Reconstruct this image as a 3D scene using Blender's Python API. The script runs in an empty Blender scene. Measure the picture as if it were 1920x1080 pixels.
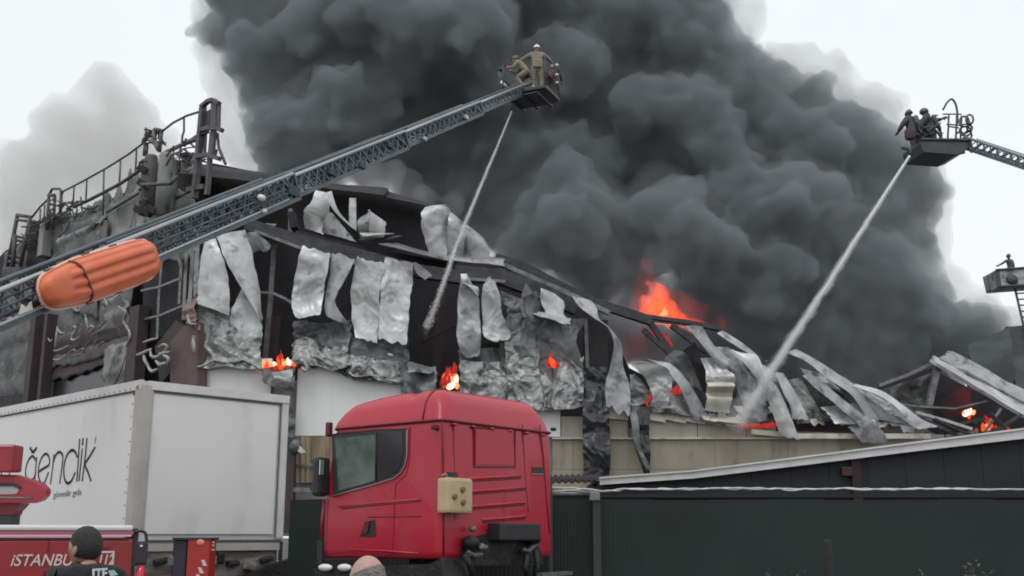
import bpy, bmesh, math, random
import numpy as np
from mathutils import Vector, Matrix, noise as mnoise

sc = bpy.context.scene
C = sc.collection
R = math.radians

# ---------------------------------------------------------------- camera, sky, sun, exposure
FPX = 2033.0
PITCH = math.atan(465.0 / FPX)
CAM = Vector((0, 0, 1.75))
cam_data = bpy.data.cameras.new('camera')
cam = bpy.data.objects.new('camera', cam_data)
C.objects.link(cam)
cam_data.sensor_width = 36
cam_data.lens = 36 * FPX / 1920
cam_data.clip_start = 0.1
cam_data.clip_end = 3000
cam.location = CAM
cam.rotation_euler = (math.pi / 2 + PITCH, 0, 0)
sc.camera = cam

SUN_EL, SUN_AZ = R(62), R(200)       # azimuth measured from +Y clockwise: behind the camera, a little to the left
world = bpy.data.worlds.new('World')
sc.world = world
world.use_nodes = True
nt = world.node_tree
nt.nodes.clear()
n_out = nt.nodes.new('ShaderNodeOutputWorld')
n_sky = nt.nodes.new('ShaderNodeTexSky')
n_sky.sky_type = 'NISHITA'
n_sky.sun_disc = False
n_sky.sun_elevation = SUN_EL
n_sky.sun_rotation = SUN_AZ
n_bg = nt.nodes.new('ShaderNodeBackground')
n_bg.inputs['Strength'].default_value = 0.05
n_hs = nt.nodes.new('ShaderNodeHueSaturation')      # the clouds between take the blue out of the sky
n_hs.inputs['Saturation'].default_value = 0.25
nt.links.new(n_sky.outputs[0], n_hs.inputs['Color'])
nt.links.new(n_hs.outputs[0], n_bg.inputs['Color'])
# the overcast deck: a pale even cloud layer, slightly brighter towards the zenith, with faint soft mottling
n_tc = nt.nodes.new('ShaderNodeTexCoord')
n_sep = nt.nodes.new('ShaderNodeSeparateXYZ')
n_ramp = nt.nodes.new('ShaderNodeValToRGB')
cr = n_ramp.color_ramp
cr.elements[0].position = 0.0; cr.elements[0].color = (0.30, 0.31, 0.32, 1)
cr.elements[1].position = 1.0; cr.elements[1].color = (0.89, 0.92, 0.935, 1)
e = cr.elements.new(0.5); e.color = (0.67, 0.675, 0.67, 1)
e = cr.elements.new(0.62); e.color = (0.71, 0.73, 0.735, 1)
e = cr.elements.new(0.75); e.color = (0.765, 0.80, 0.815, 1)
n_map = nt.nodes.new('ShaderNodeMath'); n_map.operation = 'MULTIPLY_ADD'
n_map.inputs[1].default_value = 0.5; n_map.inputs[2].default_value = 0.5
n_noise = nt.nodes.new('ShaderNodeTexNoise')
n_noise.inputs['Scale'].default_value = 1.6; n_noise.inputs['Detail'].default_value = 3
n_nm = nt.nodes.new('ShaderNodeMapRange')
n_nm.inputs['From Min'].default_value = 0.3; n_nm.inputs['From Max'].default_value = 0.7
n_nm.inputs['To Min'].default_value = 0.95; n_nm.inputs['To Max'].default_value = 1.04
n_bg2 = nt.nodes.new('ShaderNodeBackground')
n_add = nt.nodes.new('ShaderNodeAddShader')
nt.links.new(n_tc.outputs['Generated'], n_sep.inputs[0])
nt.links.new(n_sep.outputs['Z'], n_map.inputs[0])
nt.links.new(n_map.outputs[0], n_ramp.inputs[0])
nt.links.new(n_tc.outputs['Generated'], n_noise.inputs['Vector'])
nt.links.new(n_noise.outputs[0], n_nm.inputs['Value'])
nt.links.new(n_ramp.outputs[0], n_bg2.inputs['Color'])
nt.links.new(n_nm.outputs[0], n_bg2.inputs['Strength'])
nt.links.new(n_bg.outputs[0], n_add.inputs[0])
nt.links.new(n_bg2.outputs[0], n_add.inputs[1])
nt.links.new(n_add.outputs[0], n_out.inputs['Surface'])

sun_d = bpy.data.lights.new('sun', 'SUN')
sun_d.energy = 0.7
sun_d.angle = R(25)
sun_d.color = (1.0, 0.985, 0.96)
sun = bpy.data.objects.new('sun', sun_d)
C.objects.link(sun)
sdir = Vector((math.sin(SUN_AZ) * math.cos(SUN_EL), math.cos(SUN_AZ) * math.cos(SUN_EL), math.sin(SUN_EL)))
sun.rotation_euler = sdir.to_track_quat('Z', 'Y').to_euler()
sun.location = (0, 0, 60)

sc.view_settings.view_transform = 'Standard'
sc.view_settings.look = 'None'
sc.view_settings.exposure = 0.0
sc.view_settings.gamma = 1.0
sc.view_settings.use_curve_mapping = False
cy = sc.cycles
cy.max_bounces = 7
cy.diffuse_bounces = 3
cy.glossy_bounces = 3
cy.transmission_bounces = 4
cy.volume_bounces = 4
cy.transparent_max_bounces = 96
cy.sample_clamp_indirect = 4.0
cy.use_denoising = True
cy.pixel_filter_type = 'BLACKMAN_HARRIS'
cy.filter_width = 1.9          # the photograph is a soft video frame

# ---------------------------------------------------------------- helpers
rnd = random.Random(7)

def ray(u, v):
    dx = (u - 960.0) / FPX; dz = (540.0 - v) / FPX
    return Vector((dx, math.cos(PITCH) - dz * math.sin(PITCH), math.sin(PITCH) + dz * math.cos(PITCH)))

def at(u, v, Y):
    """the point of the place seen at photo pixel (u, v), at distance Y in front of the camera"""
    d = ray(u, v)
    return CAM + d * (Y / d.y)

def px(Y):
    """metres per photo pixel at distance Y"""
    return Y / FPX

ORG = {}

def thing(name, label, cat, loc=(0, 0, 0), group=None):
    o = bpy.data.objects.new(name, None)
    o.empty_display_size = 0.3
    C.objects.link(o)
    o.location = loc
    o['label'] = label; o['category'] = cat
    if group: o['group'] = group
    ORG[o.name] = Vector(loc)
    return o

def tag(o, label=None, cat=None, group=None, kind=None):
    if label: o['label'] = label
    if cat: o['category'] = cat
    if group: o['group'] = group
    if kind: o['kind'] = kind
    return o

def link_mesh(name, verts, faces, mat, parent=None, smooth=False, fmat=None):
    org = ORG[parent.name] if parent is not None else Vector((0, 0, 0))
    me = bpy.data.meshes.new(name)
    if isinstance(verts, np.ndarray):
        vv = (verts - np.array(org)).tolist()
    else:
        vv = [(v[0] - org.x, v[1] - org.y, v[2] - org.z) for v in verts]
    me.from_pydata(vv, [], faces)
    for m in (mat if isinstance(mat, (list, tuple)) else [mat]):
        me.materials.append(m)
    if fmat is not None:
        me.polygons.foreach_set('material_index', fmat)
    if smooth:
        me.polygons.foreach_set('use_smooth', [True] * len(me.polygons))
    me.update()
    o = bpy.data.objects.new(name, me)
    C.objects.link(o)
    if parent is not None:
        o.parent = parent
    ORG[o.name] = org
    return o

class MB:
    """collects shapes, then links them as ONE mesh object"""
    def __init__(self):
        self.v = []; self.f = []; self.m = []; self.mi = 0
    def _add(self, vs, fs):
        b = len(self.v)
        self.v.extend([tuple(p) for p in vs])
        self.f.extend([tuple(b + i for i in f) for f in fs])
        self.m.extend([self.mi] * len(fs))
        return self
    def box(self, c, s, rot=None):
        c = Vector(c); hx, hy, hz = s[0] / 2, s[1] / 2, s[2] / 2
        M = rot if rot is not None else Matrix.Identity(3)
        vs = [c + M @ Vector((x * hx, y * hy, z * hz)) for x in (-1, 1) for y in (-1, 1) for z in (-1, 1)]
        return self._add(vs, [(0, 1, 3, 2), (4, 6, 7, 5), (0, 4, 5, 1), (2, 3, 7, 6), (0, 2, 6, 4), (1, 5, 7, 3)])
    def rbox(self, c, s, r, rot=None):
        """box with chamfered edges"""
        c = Vector(c); h = [s[0] / 2, s[1] / 2, s[2] / 2]
        r = min(r, *[q * 0.98 for q in h])
        M = rot if rot is not None else Matrix.Identity(3)
        bm = bmesh.new()
        bmesh.ops.create_cube(bm, size=1)
        for v in bm.verts: v.co = Vector((v.co.x * s[0], v.co.y * s[1], v.co.z * s[2]))
        bmesh.ops.bevel(bm, geom=list(bm.edges), offset=r, segments=2, affect='EDGES', profile=0.6)
        bm.verts.ensure_lookup_table()
        vs = [c + M @ v.co for v in bm.verts]
        for i, v in enumerate(bm.verts): v.index = i
        fs = [tuple(v.index for v in f.verts) for f in bm.faces]
        bm.free()
        return self._add(vs, fs)
    def beam(self, a, b, w, h, up=(0, 0, 1)):
        a = Vector(a); b = Vector(b); d = (b - a).normalized()
        up = Vector(up)
        if abs(d.dot(up)) > 0.97: up = Vector((0, 1, 0))
        s = d.cross(up).normalized(); u = s.cross(d)
        vs = []
        for p in (a, b):
            for (i, j) in ((-1, -1), (1, -1), (1, 1), (-1, 1)):
                vs.append(p + s * (i * w / 2) + u * (j * h / 2))
        return self._add(vs, [(3, 2, 1, 0), (4, 5, 6, 7), (0, 1, 5, 4), (1, 2, 6, 5), (2, 3, 7, 6), (3, 0, 4, 7)])
    def tube(self, pts, r, n=7, closed=False):
        pts = [Vector(p) for p in pts]
        N = len(pts)
        rr = r if isinstance(r, (list, tuple)) else [r] * N
        vs = []
        prev = None
        for i, p in enumerate(pts):
            if closed:
                t = (pts[(i + 1) % N] - pts[i - 1]).normalized()
            else:
                t = (pts[min(i + 1, N - 1)] - pts[max(i - 1, 0)]).normalized()
            if prev is None:
                a = Vector((0, 0, 1)) if abs(t.z) < 0.9 else Vector((1, 0, 0))
                s = t.cross(a).normalized()
            else:
                s = (prev - t * prev.dot(t)).normalized()
            prev = s
            u = t.cross(s)
            for k in range(n):
                an = 2 * math.pi * k / n
                vs.append(p + (s * math.cos(an) + u * math.sin(an)) * rr[i])
        fs = []
        for i in range(N if closed else N - 1):
            j = (i + 1) % N
            for k in range(n):
                k2 = (k + 1) % n
                fs.append((i * n + k, i * n + k2, j * n + k2, j * n + k))
        if not closed:
            fs.append(tuple(range(n))[::-1]); fs.append(tuple((N - 1) * n + k for k in range(n)))
        return self._add(vs, fs)
    def prism(self, poly, vec):
        poly = [Vector(p) for p in poly]; vec = Vector(vec); n = len(poly)
        vs = poly + [p + vec for p in poly]
        fs = [tuple(range(n)), tuple(range(n, 2 * n))[::-1]]
        fs += [(i, i + n, (i + 1) % n + n, (i + 1) % n) for i in range(n)]
        return self._add(vs, fs)
    def ball(self, c, r, nu=12, nv=8, rot=None):
        c = Vector(c); r = r if isinstance(r, (tuple, list)) else (r, r, r)
        M = rot if rot is not None else Matrix.Identity(3)
        vs = [c + M @ Vector((0, 0, r[2]))]
        for j in range(1, nv):
            th = math.pi * j / nv
            for i in range(nu):
                ph = 2 * math.pi * i / nu
                vs.append(c + M @ Vector((r[0] * math.sin(th) * math.cos(ph), r[1] * math.sin(th) * math.sin(ph), r[2] * math.cos(th))))
        vs.append(c + M @ Vector((0, 0, -r[2])))
        fs = [(0, 1 + i, 1 + (i + 1) % nu) for i in range(nu)]
        for j in range(nv - 2):
            a = 1 + j * nu
            for i in range(nu):
                fs.append((a + i, a + nu + i, a + nu + (i + 1) % nu, a + (i + 1) % nu))
        a = 1 + (nv - 2) * nu; last = len(vs) - 1
        fs += [(a + (i + 1) % nu, a + i, last) for i in range(nu)]
        return self._add(vs, fs)
    def build(self, name, mat, parent=None, smooth=False):
        return link_mesh(name, self.v, self.f, mat, parent, smooth, self.m if isinstance(mat, (list, tuple)) else None)

def fbm(x, y, z, o=4):
    return mnoise.fractal(Vector((x, y, z)), 1.0, 2.0, o)

# ---------------------------------------------------------------- materials
MATS = {}

def mat(name, base, rough=0.6, metal=0.0, base2=None, scale=3.0, lo=0.35, hi=0.65, bump=0.0, bscale=None, spec=0.5,
        base3=None, scale3=9.0, lo3=0.6, hi3=0.75, stretch=(1, 1, 1), detail=6, coat=0.0, rough2=None, transmission=0.0):
    if name in MATS: return MATS[name]
    m = bpy.data.materials.new(name); MATS[name] = m
    m.use_nodes = True
    t = m.node_tree; N = t.nodes; L = t.links
    b = N['Principled BSDF']
    b.inputs['Base Color'].default_value = (*base, 1)
    b.inputs['Roughness'].default_value = rough
    b.inputs['Metallic'].default_value = metal
    b.inputs['Specular IOR Level'].default_value = spec
    b.inputs['Coat Weight'].default_value = coat
    b.inputs['Transmission Weight'].default_value = transmission
    if base2 is None and bump == 0 and base3 is None: return m
    tc = N.new('ShaderNodeTexCoord')
    mp = N.new('ShaderNodeMapping'); mp.inputs['Scale'].default_value = stretch
    mp.inputs['Location'].default_value = (rnd.uniform(-20, 20), rnd.uniform(-20, 20), rnd.uniform(-20, 20))
    L.new(tc.outputs['Object'], mp.inputs['Vector'])
    col = None
    if base2 is not None:
        n1 = N.new('ShaderNodeTexNoise'); n1.inputs['Scale'].default_value = scale; n1.inputs['Detail'].default_value = detail
        n1.inputs['Roughness'].default_value = 0.62
        L.new(mp.outputs[0], n1.inputs['Vector'])
        r1 = N.new('ShaderNodeValToRGB')
        r1.color_ramp.elements[0].position = lo; r1.color_ramp.elements[0].color = (*base, 1)
        r1.color_ramp.elements[1].position = hi; r1.color_ramp.elements[1].color = (*base2, 1)
        L.new(n1.outputs[0], r1.inputs[0]); col = r1.outputs[0]
        if rough2 is not None:
            mr = N.new('ShaderNodeMapRange'); mr.inputs['From Min'].default_value = lo; mr.inputs['From Max'].default_value = hi
            mr.inputs['To Min'].default_value = rough; mr.inputs['To Max'].default_value = rough2
            L.new(n1.outputs[0], mr.inputs['Value']); L.new(mr.outputs[0], b.inputs['Roughness'])
    if base3 is not None:
        n3 = N.new('ShaderNodeTexNoise'); n3.inputs['Scale'].default_value = scale3; n3.inputs['Detail'].default_value = 5
        L.new(mp.outputs[0], n3.inputs['Vector'])
        r3 = N.new('ShaderNodeMapRange'); r3.inputs['From Min'].default_value = lo3; r3.inputs['From Max'].default_value = hi3
        L.new(n3.outputs[0], r3.inputs['Value'])
        mx = N.new('ShaderNodeMix'); mx.data_type = 'RGBA'
        L.new(r3.outputs[0], mx.inputs['Factor'])
        if col is not None: L.new(col, mx.inputs[6])
        else: mx.inputs[6].default_value = (*base, 1)
        mx.inputs[7].default_value = (*base3, 1)
        col = mx.outputs[2]
    if col is not None: L.new(col, b.inputs['Base Color'])
    if bump > 0:
        nb = N.new('ShaderNodeTexNoise'); nb.inputs['Scale'].default_value = bscale or scale * 3; nb.inputs['Detail'].default_value = 6
        L.new(mp.outputs[0], nb.inputs['Vector'])
        bp = N.new('ShaderNodeBump'); bp.inputs['Strength'].default_value = bump; bp.inputs['Distance'].default_value = 0.05
        L.new(nb.outputs[0], bp.inputs['Height']); L.new(bp.outputs[0], b.inputs['Normal'])
    return m

def vol_mat(name, color, density, g=0.0, emit=None, estr=0.0):
    m = bpy.data.materials.new(name); MATS[name] = m
    m.use_nodes = True
    t = m.node_tree; N = t.nodes; L = t.links
    N.clear()
    out = N.new('ShaderNodeOutputMaterial')
    s = N.new('ShaderNodeVolumeScatter'); s.inputs['Color'].default_value = (*color, 1)
    s.inputs['Density'].default_value = density; s.inputs['Anisotropy'].default_value = g
    a = N.new('ShaderNodeVolumeAbsorption'); a.inputs['Color'].default_value = (*color, 1)
    a.inputs['Density'].default_value = density
    ad = N.new('ShaderNodeAddShader')
    L.new(s.outputs[0], ad.inputs[0]); L.new(a.outputs[0], ad.inputs[1])
    last = ad.outputs[0]
    if emit:
        e = N.new('ShaderNodeEmission'); e.inputs['Color'].default_value = (*emit, 1); e.inputs['Strength'].default_value = estr
        ad2 = N.new('ShaderNodeAddShader')
        L.new(last, ad2.inputs[0]); L.new(e.outputs[0], ad2.inputs[1]); last = ad2.outputs[0]
    L.new(last, out.inputs['Volume'])
    return m

def emis(name, color, strength, color2=None, scale=3):
    m = bpy.data.materials.new(name); MATS[name] = m
    m.use_nodes = True
    t = m.node_tree; N = t.nodes; L = t.links
    N.clear()
    out = N.new('ShaderNodeOutputMaterial')
    e = N.new('ShaderNodeEmission'); e.inputs['Color'].default_value = (*color, 1); e.inputs['Strength'].default_value = strength
    if color2:
        n1 = N.new('ShaderNodeTexNoise'); n1.inputs['Scale'].default_value = scale; n1.inputs['Detail'].default_value = 5
        r1 = N.new('ShaderNodeValToRGB')
        r1.color_ramp.elements[0].position = .4; r1.color_ramp.elements[0].color = (*color, 1)
        r1.color_ramp.elements[1].position = .62; r1.color_ramp.elements[1].color = (*color2, 1)
        L.new(n1.outputs[0], r1.inputs[0]); L.new(r1.outputs[0], e.inputs['Color'])
    L.new(e.outputs[0], out.inputs['Surface'])
    return m

# ---------------------------------------------------------------- smoke
def sph_volume(puffs, seed, n_small=16, small=(0.22, 0.42), jitterY=0.8):
    """every traced billow as a ball with smaller billows budding from it"""
    r = random.Random(seed)
    out = []
    for (u, v, rp, Y) in puffs:
        c = at(u, v, Y); rad = rp * px(Y) * 0.93
        out.append((c, rad))
        for k in range(n_small):
            d = Vector((r.gauss(0, 1), r.gauss(0, 1), r.gauss(0, 1))).normalized()
            q = r.uniform(*small)
            out.append((c + d * rad * (1.0 - q * 0.35), rad * q))
    return out

def smoke_object(name, balls, voxel, mat_, disp, label):
    bm = bmesh.new()
    tmp = bpy.data.meshes.new('tmp')
    verts = []; faces = []
    bs = bmesh.new(); bmesh.ops.create_icosphere(bs, subdivisions=3, radius=1.0)
    bv = np.array([v.co[:] for v in bs.verts]); bf = [tuple(v.index for v in f.verts) for f in bs.faces]; bs.free()
    base = 0
    allv = []
    for (c, rad) in balls:
        allv.append(bv * rad + np.array(c))
        faces.extend([(a + base, b + base, d + base) for a, b, d in bf]); base += len(bv)
    bm.free()
    tmp.from_pydata(np.concatenate(allv).tolist(), [], faces)
    o = bpy.data.objects.new('tmp', tmp); C.objects.link(o)
    md = o.modifiers.new('r', 'REMESH'); md.mode = 'VOXEL'; md.voxel_size = voxel; md.use_smooth_shade = True
    sm = o.modifiers.new('s', 'SMOOTH'); sm.iterations = 3; sm.factor = 0.5
    for i, (kind, size, strength) in enumerate(disp):
        tx = bpy.data.textures.new('smoke_tex_%d' % i, kind)
        tx.noise_scale = size
        if kind == 'VORONOI':
            tx.distance_metric = 'DISTANCE'; tx.noise_intensity = 1.0
        else:
            tx.noise_depth = 3
        dm = o.modifiers.new('d%d' % i, 'DISPLACE'); dm.texture = tx; dm.texture_coords = 'GLOBAL'
        dm.strength = strength; dm.mid_level = 0.4 if kind == 'VORONOI' else 0.5
    md = o.modifiers.new('r2', 'REMESH'); md.mode = 'VOXEL'; md.voxel_size = voxel * .8; md.use_smooth_shade = True
    dg = bpy.context.evaluated_depsgraph_get()
    me = bpy.data.meshes.new_from_object(o.evaluated_get(dg))
    bpy.data.objects.remove(o)
    me.materials.clear(); me.materials.append(mat_)
    ob = bpy.data.objects.new(name, me); C.objects.link(ob)
    me.name = name
    tag(ob, label, None, None, 'stuff')
    print('smoke', name, len(me.polygons))
    return ob

MAIN = [
 # left column
 (430, -60, 90, 50), (445, 40, 68, 50), (470, 105, 70, 49), (500, 20, 110, 51), (520, 170, 90, 50), (505, 240, 60, 48), (560, 250, 95, 48),
 (520, 310, 60, 50), (610, 90, 120, 50), (590, 340, 70, 50), (650, 210, 110, 48), (680, 300, 80, 51), (640, -60, 150, 50), (740, 150, 110, 50), (730, 260, 100, 50),
 (800, 60, 120, 47), (880, 50, 100, 46), (830, 160, 110, 50), (860, 250, 120, 51), (800, 350, 80, 53), (880, 380, 95, 51), (960, -60, 160, 50),
 (990, 60, 120, 52), (1000, 200, 120, 52), (950, 300, 100, 50), (960, 420, 85, 50), (1060, 320, 110, 50), (1120, 60, 150, 52), (1130, 220, 120, 53),
 (1060, 400, 110, 48), (1080, 430, 90, 46), (1000, 470, 70, 47), (1180, 330, 120, 54), (1110, 500, 90, 48), (1170, 520, 70, 48), (1210, 480, 60, 47),
 (1240, 20, 140, 52), (1250, 150, 130, 53), (1290, 80, 90, 50), (1340, 110, 85, 50), (1370, 170, 80, 50), (1290, 220, 95, 49), (1200, 200, 70, 49), (1400, 210, 90, 51),
 (1250, 400, 85, 46), (1290, 430, 75, 45), (1330, 480, 85, 46), (1300, 330, 120, 52), (1420, 300, 120, 52), (1420, 120, 45, 51),
 (1450, 240, 80, 50), (1510, 220, 90, 52), (1540, 280, 100, 50), (1600, 250, 75, 50), (1620, 320, 100, 51), (1680, 310, 80, 50), (1700, 370, 75, 50),
 (1480, 400, 110, 48), (1560, 370, 52, 46), (1500, 380, 60, 46), (1430, 400, 70, 47), (1400, 480, 110, 49), (1560, 470, 110, 50), (1650, 430, 90, 50),
 (1710, 450, 50, 50), (1640, 510, 90, 48), (1690, 560, 80, 48), (1720, 620, 80, 49), (1790, 620, 60, 49), (1600, 580, 110, 49), (1500, 560, 110, 49),
 (1400, 580, 110, 48), (1330, 560, 70, 47.5), (1440, 660, 100, 49), (1540, 660, 110, 49), (1640, 670, 90, 49), (1370, 640, 60, 48), (1280, 560, 60, 48.5),
 (1840, 610, 40, 49), (1750, 680, 60, 50), (1250, 290, 100, 51), (1700, 300, 55, 50), (1460, 500, 70, 46.5), (1380, 350, 80, 48), (1340, 270, 70, 48),
 (1170, 590, 40, 39.4), (1190, 630, 34, 39.2), (1150, 600, 30, 39.6), (1215, 590, 26, 40), (1160, 560, 34, 41), (1200, 640, 70, 50), (1260, 670, 80, 50), (1330, 690, 90, 50), (1420, 730, 90, 50), (1520, 740, 90, 50), (1620, 750, 80, 50), (1700, 740, 70, 50), (1140, 590, 70, 50), (1470, 160, 50, 50.5), (1780, 680, 60, 51), (1830, 660, 60, 51), (1730, 520, 50, 50), (1740, 570, 55, 50), (420, 60, 60, 50),
 (1180, 440, 62, 49), (1150, 420, 55, 49.5), (1200, 400, 60, 50), (1140, 470, 50, 48.5), (700, 20, 90, 47), (560, 60, 80, 48), (940, 170, 80, 48), (1060, 130, 90, 49),
]
HAZY = [
 (1870, 640, 55, 50), (1900, 620, 45, 51), (1850, 670, 55, 51), (1930, 650, 50, 52), (1890, 680, 50, 51),
 (1500, 150, 55, 51), (1460, 130, 50, 51), (1620, 200, 60, 51), (1580, 180, 55, 51), (1670, 230, 50, 51), (1720, 300, 48, 51), (1560, 130, 38, 51), (430, 150, 55, 51), (410, 50, 60, 51), (440, 250, 50, 51.5), (460, 290, 55, 52), (480, 340, 50, 52), (1760, 440, 36, 50), (1740, 370, 45, 50), (1840, 590, 60, 50), (1830, 640, 60, 50), (1880, 600, 36, 50), (1790, 540, 40, 50),
 (1560, 150, 42, 51), (1590, 135, 34, 51), (1530, 180, 55, 51), (1480, 165, 40, 51), (1650, 190, 46, 51), (1680, 195, 38, 51), (1700, 250, 40, 51), (1440, 150, 45, 51.5),
 (420, 200, 40, 51), (445, 300, 40, 52), (400, 90, 45, 51), (470, 330, 45, 52), (400, 10, 40, 51),
 (1765, 410, 32, 50), (1745, 400, 34, 50), (1740, 330, 40, 51), (1760, 480, 26, 50), (1860, 600, 52, 50), (1800, 570, 48, 50), (1760, 560, 45, 50), (1880, 630, 40, 50),
 (1390, 20, 50, 52), (1350, 0, 60, 52), (1400, 60, 40, 52), (700, 330, 50, 49), (760, 370, 45, 47),
]
PALE = [
 (60, 330, 90, 60), (140, 250, 85, 60), (200, 180, 62, 60), (235, 220, 70, 60), (200, 300, 110, 60), (80, 430, 110, 60), (280, 330, 80, 60), (200, 150, 42, 60), (30, 400, 60, 60), (300, 260, 40, 60),
]
m_smoke = vol_mat('black_smoke', (0.398, 0.432, 0.452), 1.15)
m_smoke_thin = vol_mat('thin_smoke', (0.52, 0.525, 0.53), 0.30)
m_smoke_pale = vol_mat('pale_smoke', (0.70, 0.685, 0.66), 0.26)
smoke_object('smoke_plume', sph_volume(MAIN, 3), 0.21, m_smoke, [('VORONOI', 2.3, -0.85), ('CLOUDS', 1.8, 1.1), ('VORONOI', 1.0, -0.6), ('CLOUDS', 0.7, 0.6), ('VORONOI', 0.45, -0.22)],
             'huge billowing black smoke plume rising behind the burning warehouse')
m_shell = vol_mat('smoke_fringe', (0.50, 0.52, 0.53), 0.08)
smoke_object('smoke_fringe', [(c, r_ * 1.10 + .18) for c, r_ in sph_volume(MAIN, 4, 6)], 0.34, m_shell, [('CLOUDS', 1.3, 1.3), ('CLOUDS', .5, .45)],
             'thin ragged fringe of grey smoke round the black plume')
smoke_object('thin_smoke', sph_volume(HAZY, 5), 0.26, m_smoke_thin, [('VORONOI', 1.6, -0.8), ('CLOUDS', 1.6, 1.4), ('CLOUDS', 0.6, 0.6)],
             'thin grey smoke fraying at the edges of the black plume')
smoke_object('pale_smoke', sph_volume(PALE, 9), 0.35, m_smoke_pale, [('VORONOI', 2.5, -0.9), ('CLOUDS', 1.5, 1.4)],
             'pale beige grey smoke drifting behind the roof walkway at left')

# ---------------------------------------------------------------- materials used by many things
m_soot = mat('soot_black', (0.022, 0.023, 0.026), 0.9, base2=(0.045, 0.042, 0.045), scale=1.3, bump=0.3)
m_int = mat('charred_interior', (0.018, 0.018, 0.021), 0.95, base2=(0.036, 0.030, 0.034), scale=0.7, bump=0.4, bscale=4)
m_sheet = mat('burnt_galvanised_sheet', (0.46, 0.47, 0.475), 0.38, 0.5, base2=(0.26, 0.27, 0.275), scale=1.1, lo=.34, hi=.66, bump=0.25, bscale=5,
              base3=(0.10, 0.105, 0.11), scale3=2.2, lo3=.56, hi3=.74, rough2=0.65)
m_sheet_l = mat('scorched_pale_sheet', (0.62, 0.625, 0.62), 0.38, 0.4, base2=(0.36, 0.37, 0.365), scale=1.2, lo=.34, hi=.68, bump=0.25, bscale=6,
                base3=(0.17, 0.175, 0.175), scale3=2.6, lo3=.60, hi3=.78, rough2=0.6)
m_sheet_d = mat('sooty_crumpled_sheet', (0.07, 0.075, 0.077), 0.5, 0.35, base2=(0.22, 0.235, 0.235), scale=1.2, lo=.38, hi=.72, bump=.5, bscale=4, rough2=0.4)
m_sheet_g = mat('smoke_stained_sheet', (0.21, 0.225, 0.22), 0.38, 0.5, base2=(0.46, 0.47, 0.455), scale=1.1, lo=.38, hi=.68, bump=.8, bscale=7,
                base3=(0.06, 0.065, 0.067), scale3=2.2, lo3=.54, hi3=.68)
m_sheet_m = mat('dull_smoked_sheet', (0.10, 0.11, 0.11), 0.5, 0.25, base2=(0.19, 0.20, 0.20), scale=.9, lo=.36, hi=.7, bump=.3, bscale=4, stretch=(1.6, 1.6, .5))
m_black_foil = mat('charred_foil', (0.028, 0.028, 0.032), 0.32, 0.3, base2=(0.07, 0.072, 0.078), scale=2.5, bump=1.0, bscale=3.5)
m_cream = mat('cream_panel', (0.68, 0.65, 0.56), 0.55, base2=(0.42, 0.41, 0.35), scale=1.2, bump=.2, base3=(0.2, 0.19, 0.16), scale3=3, lo3=.6, hi3=.8)
m_clean = mat('clean_white_cladding', (0.82, 0.825, 0.80), 0.45, base2=(0.74, 0.745, 0.72), scale=0.6, lo=.3, hi=.7, bump=0.04, stretch=(1, 1, 0.3))
m_tan = mat('tan_cladding', (0.36, 0.32, 0.245), 0.6, base2=(0.28, 0.25, 0.19), scale=1.0, lo=.35, hi=.65, bump=.12, stretch=(1.3, 1, 0.35), base3=(0.14, 0.12, 0.09), scale3=2.0, lo3=.6, hi3=.78)
m_tan_l = mat('dusty_tan_cladding', (0.46, 0.42, 0.36), 0.6, base2=(0.36, 0.33, 0.28), scale=1.0, lo=.35, hi=.65, bump=.12, stretch=(1.3, 1, 0.35))
m_tan_rust = mat('rust_streaked_cladding', (0.36, 0.29, 0.2), 0.6, base2=(0.2, 0.14, 0.09), scale=2.2, lo=.42, hi=.66, bump=.2, stretch=(1.6, 1.6, 0.25))
m_beam = mat('charred_steel', (0.03, 0.031, 0.035), 0.6, 0.2, base2=(0.07, 0.07, 0.075), scale=2.5, bump=.3)
m_beam_l = mat('bare_steel', (0.24, 0.24, 0.245), 0.5, 0.3, base2=(0.12, 0.115, 0.115), scale=4, bump=.3)
m_rust = mat('rusty_red_steel', (0.075, 0.048, 0.048), 0.7, 0.1, base2=(0.045, 0.036, 0.039), scale=2.0, bump=.3)  # rust; on the inner warehouse steel its red also paints in fire glow
m_brown = mat('brown_painted_wall', (0.135, 0.088, 0.086), 0.7, base2=(0.095, 0.062, 0.062), scale=1.2, bump=.15)
m_burntwall = mat('scorched_wall', (0.075, 0.08, 0.082), 0.8, base2=(0.17, 0.165, 0.165), scale=1.1, lo=.36, hi=.64, bump=.5, base3=(0.27, 0.28, 0.28), scale3=2.8, lo3=.63, hi3=.72)
m_greywall = mat('grey_peeling_wall', (0.32, 0.325, 0.31), 0.8, base2=(0.16, 0.165, 0.165), scale=0.9, lo=.38, hi=.62, bump=.4, stretch=(1, 1, .5), base3=(0.055, 0.06, 0.062), scale3=1.7, lo3=.58, hi3=.68)
m_peel = mat('peeled_white_paint', (0.40, 0.39, 0.385), 0.7, base2=(0.3, 0.29, 0.28), scale=6, bump=.4)
m_pinkpeel = mat('peeled_pink_paint', (0.30, 0.2, 0.185), 0.7, base2=(0.17, 0.11, 0.1), scale=6, bump=.4)
m_dkglass = mat('sooted_glazing', (0.018, 0.024, 0.024), 0.25, base2=(0.03, 0.04, 0.038), scale=1)
m_conc = mat('concrete', (0.30, 0.30, 0.29), 0.85, base2=(0.22, 0.22, 0.21), scale=2, bump=.3)
m_asph = mat('asphalt', (0.05, 0.05, 0.052), 0.9, base2=(0.075, 0.073, 0.07), scale=1.5, bump=.4, bscale=30)

# ---------------------------------------------------------------- ground
g = link_mesh('ground', [(-600, -300, 0), (600, -300, 0), (600, 900, 0), (-600, 900, 0)], [(0, 1, 2, 3)], m_asph)
tag(g, kind='structure')

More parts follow.
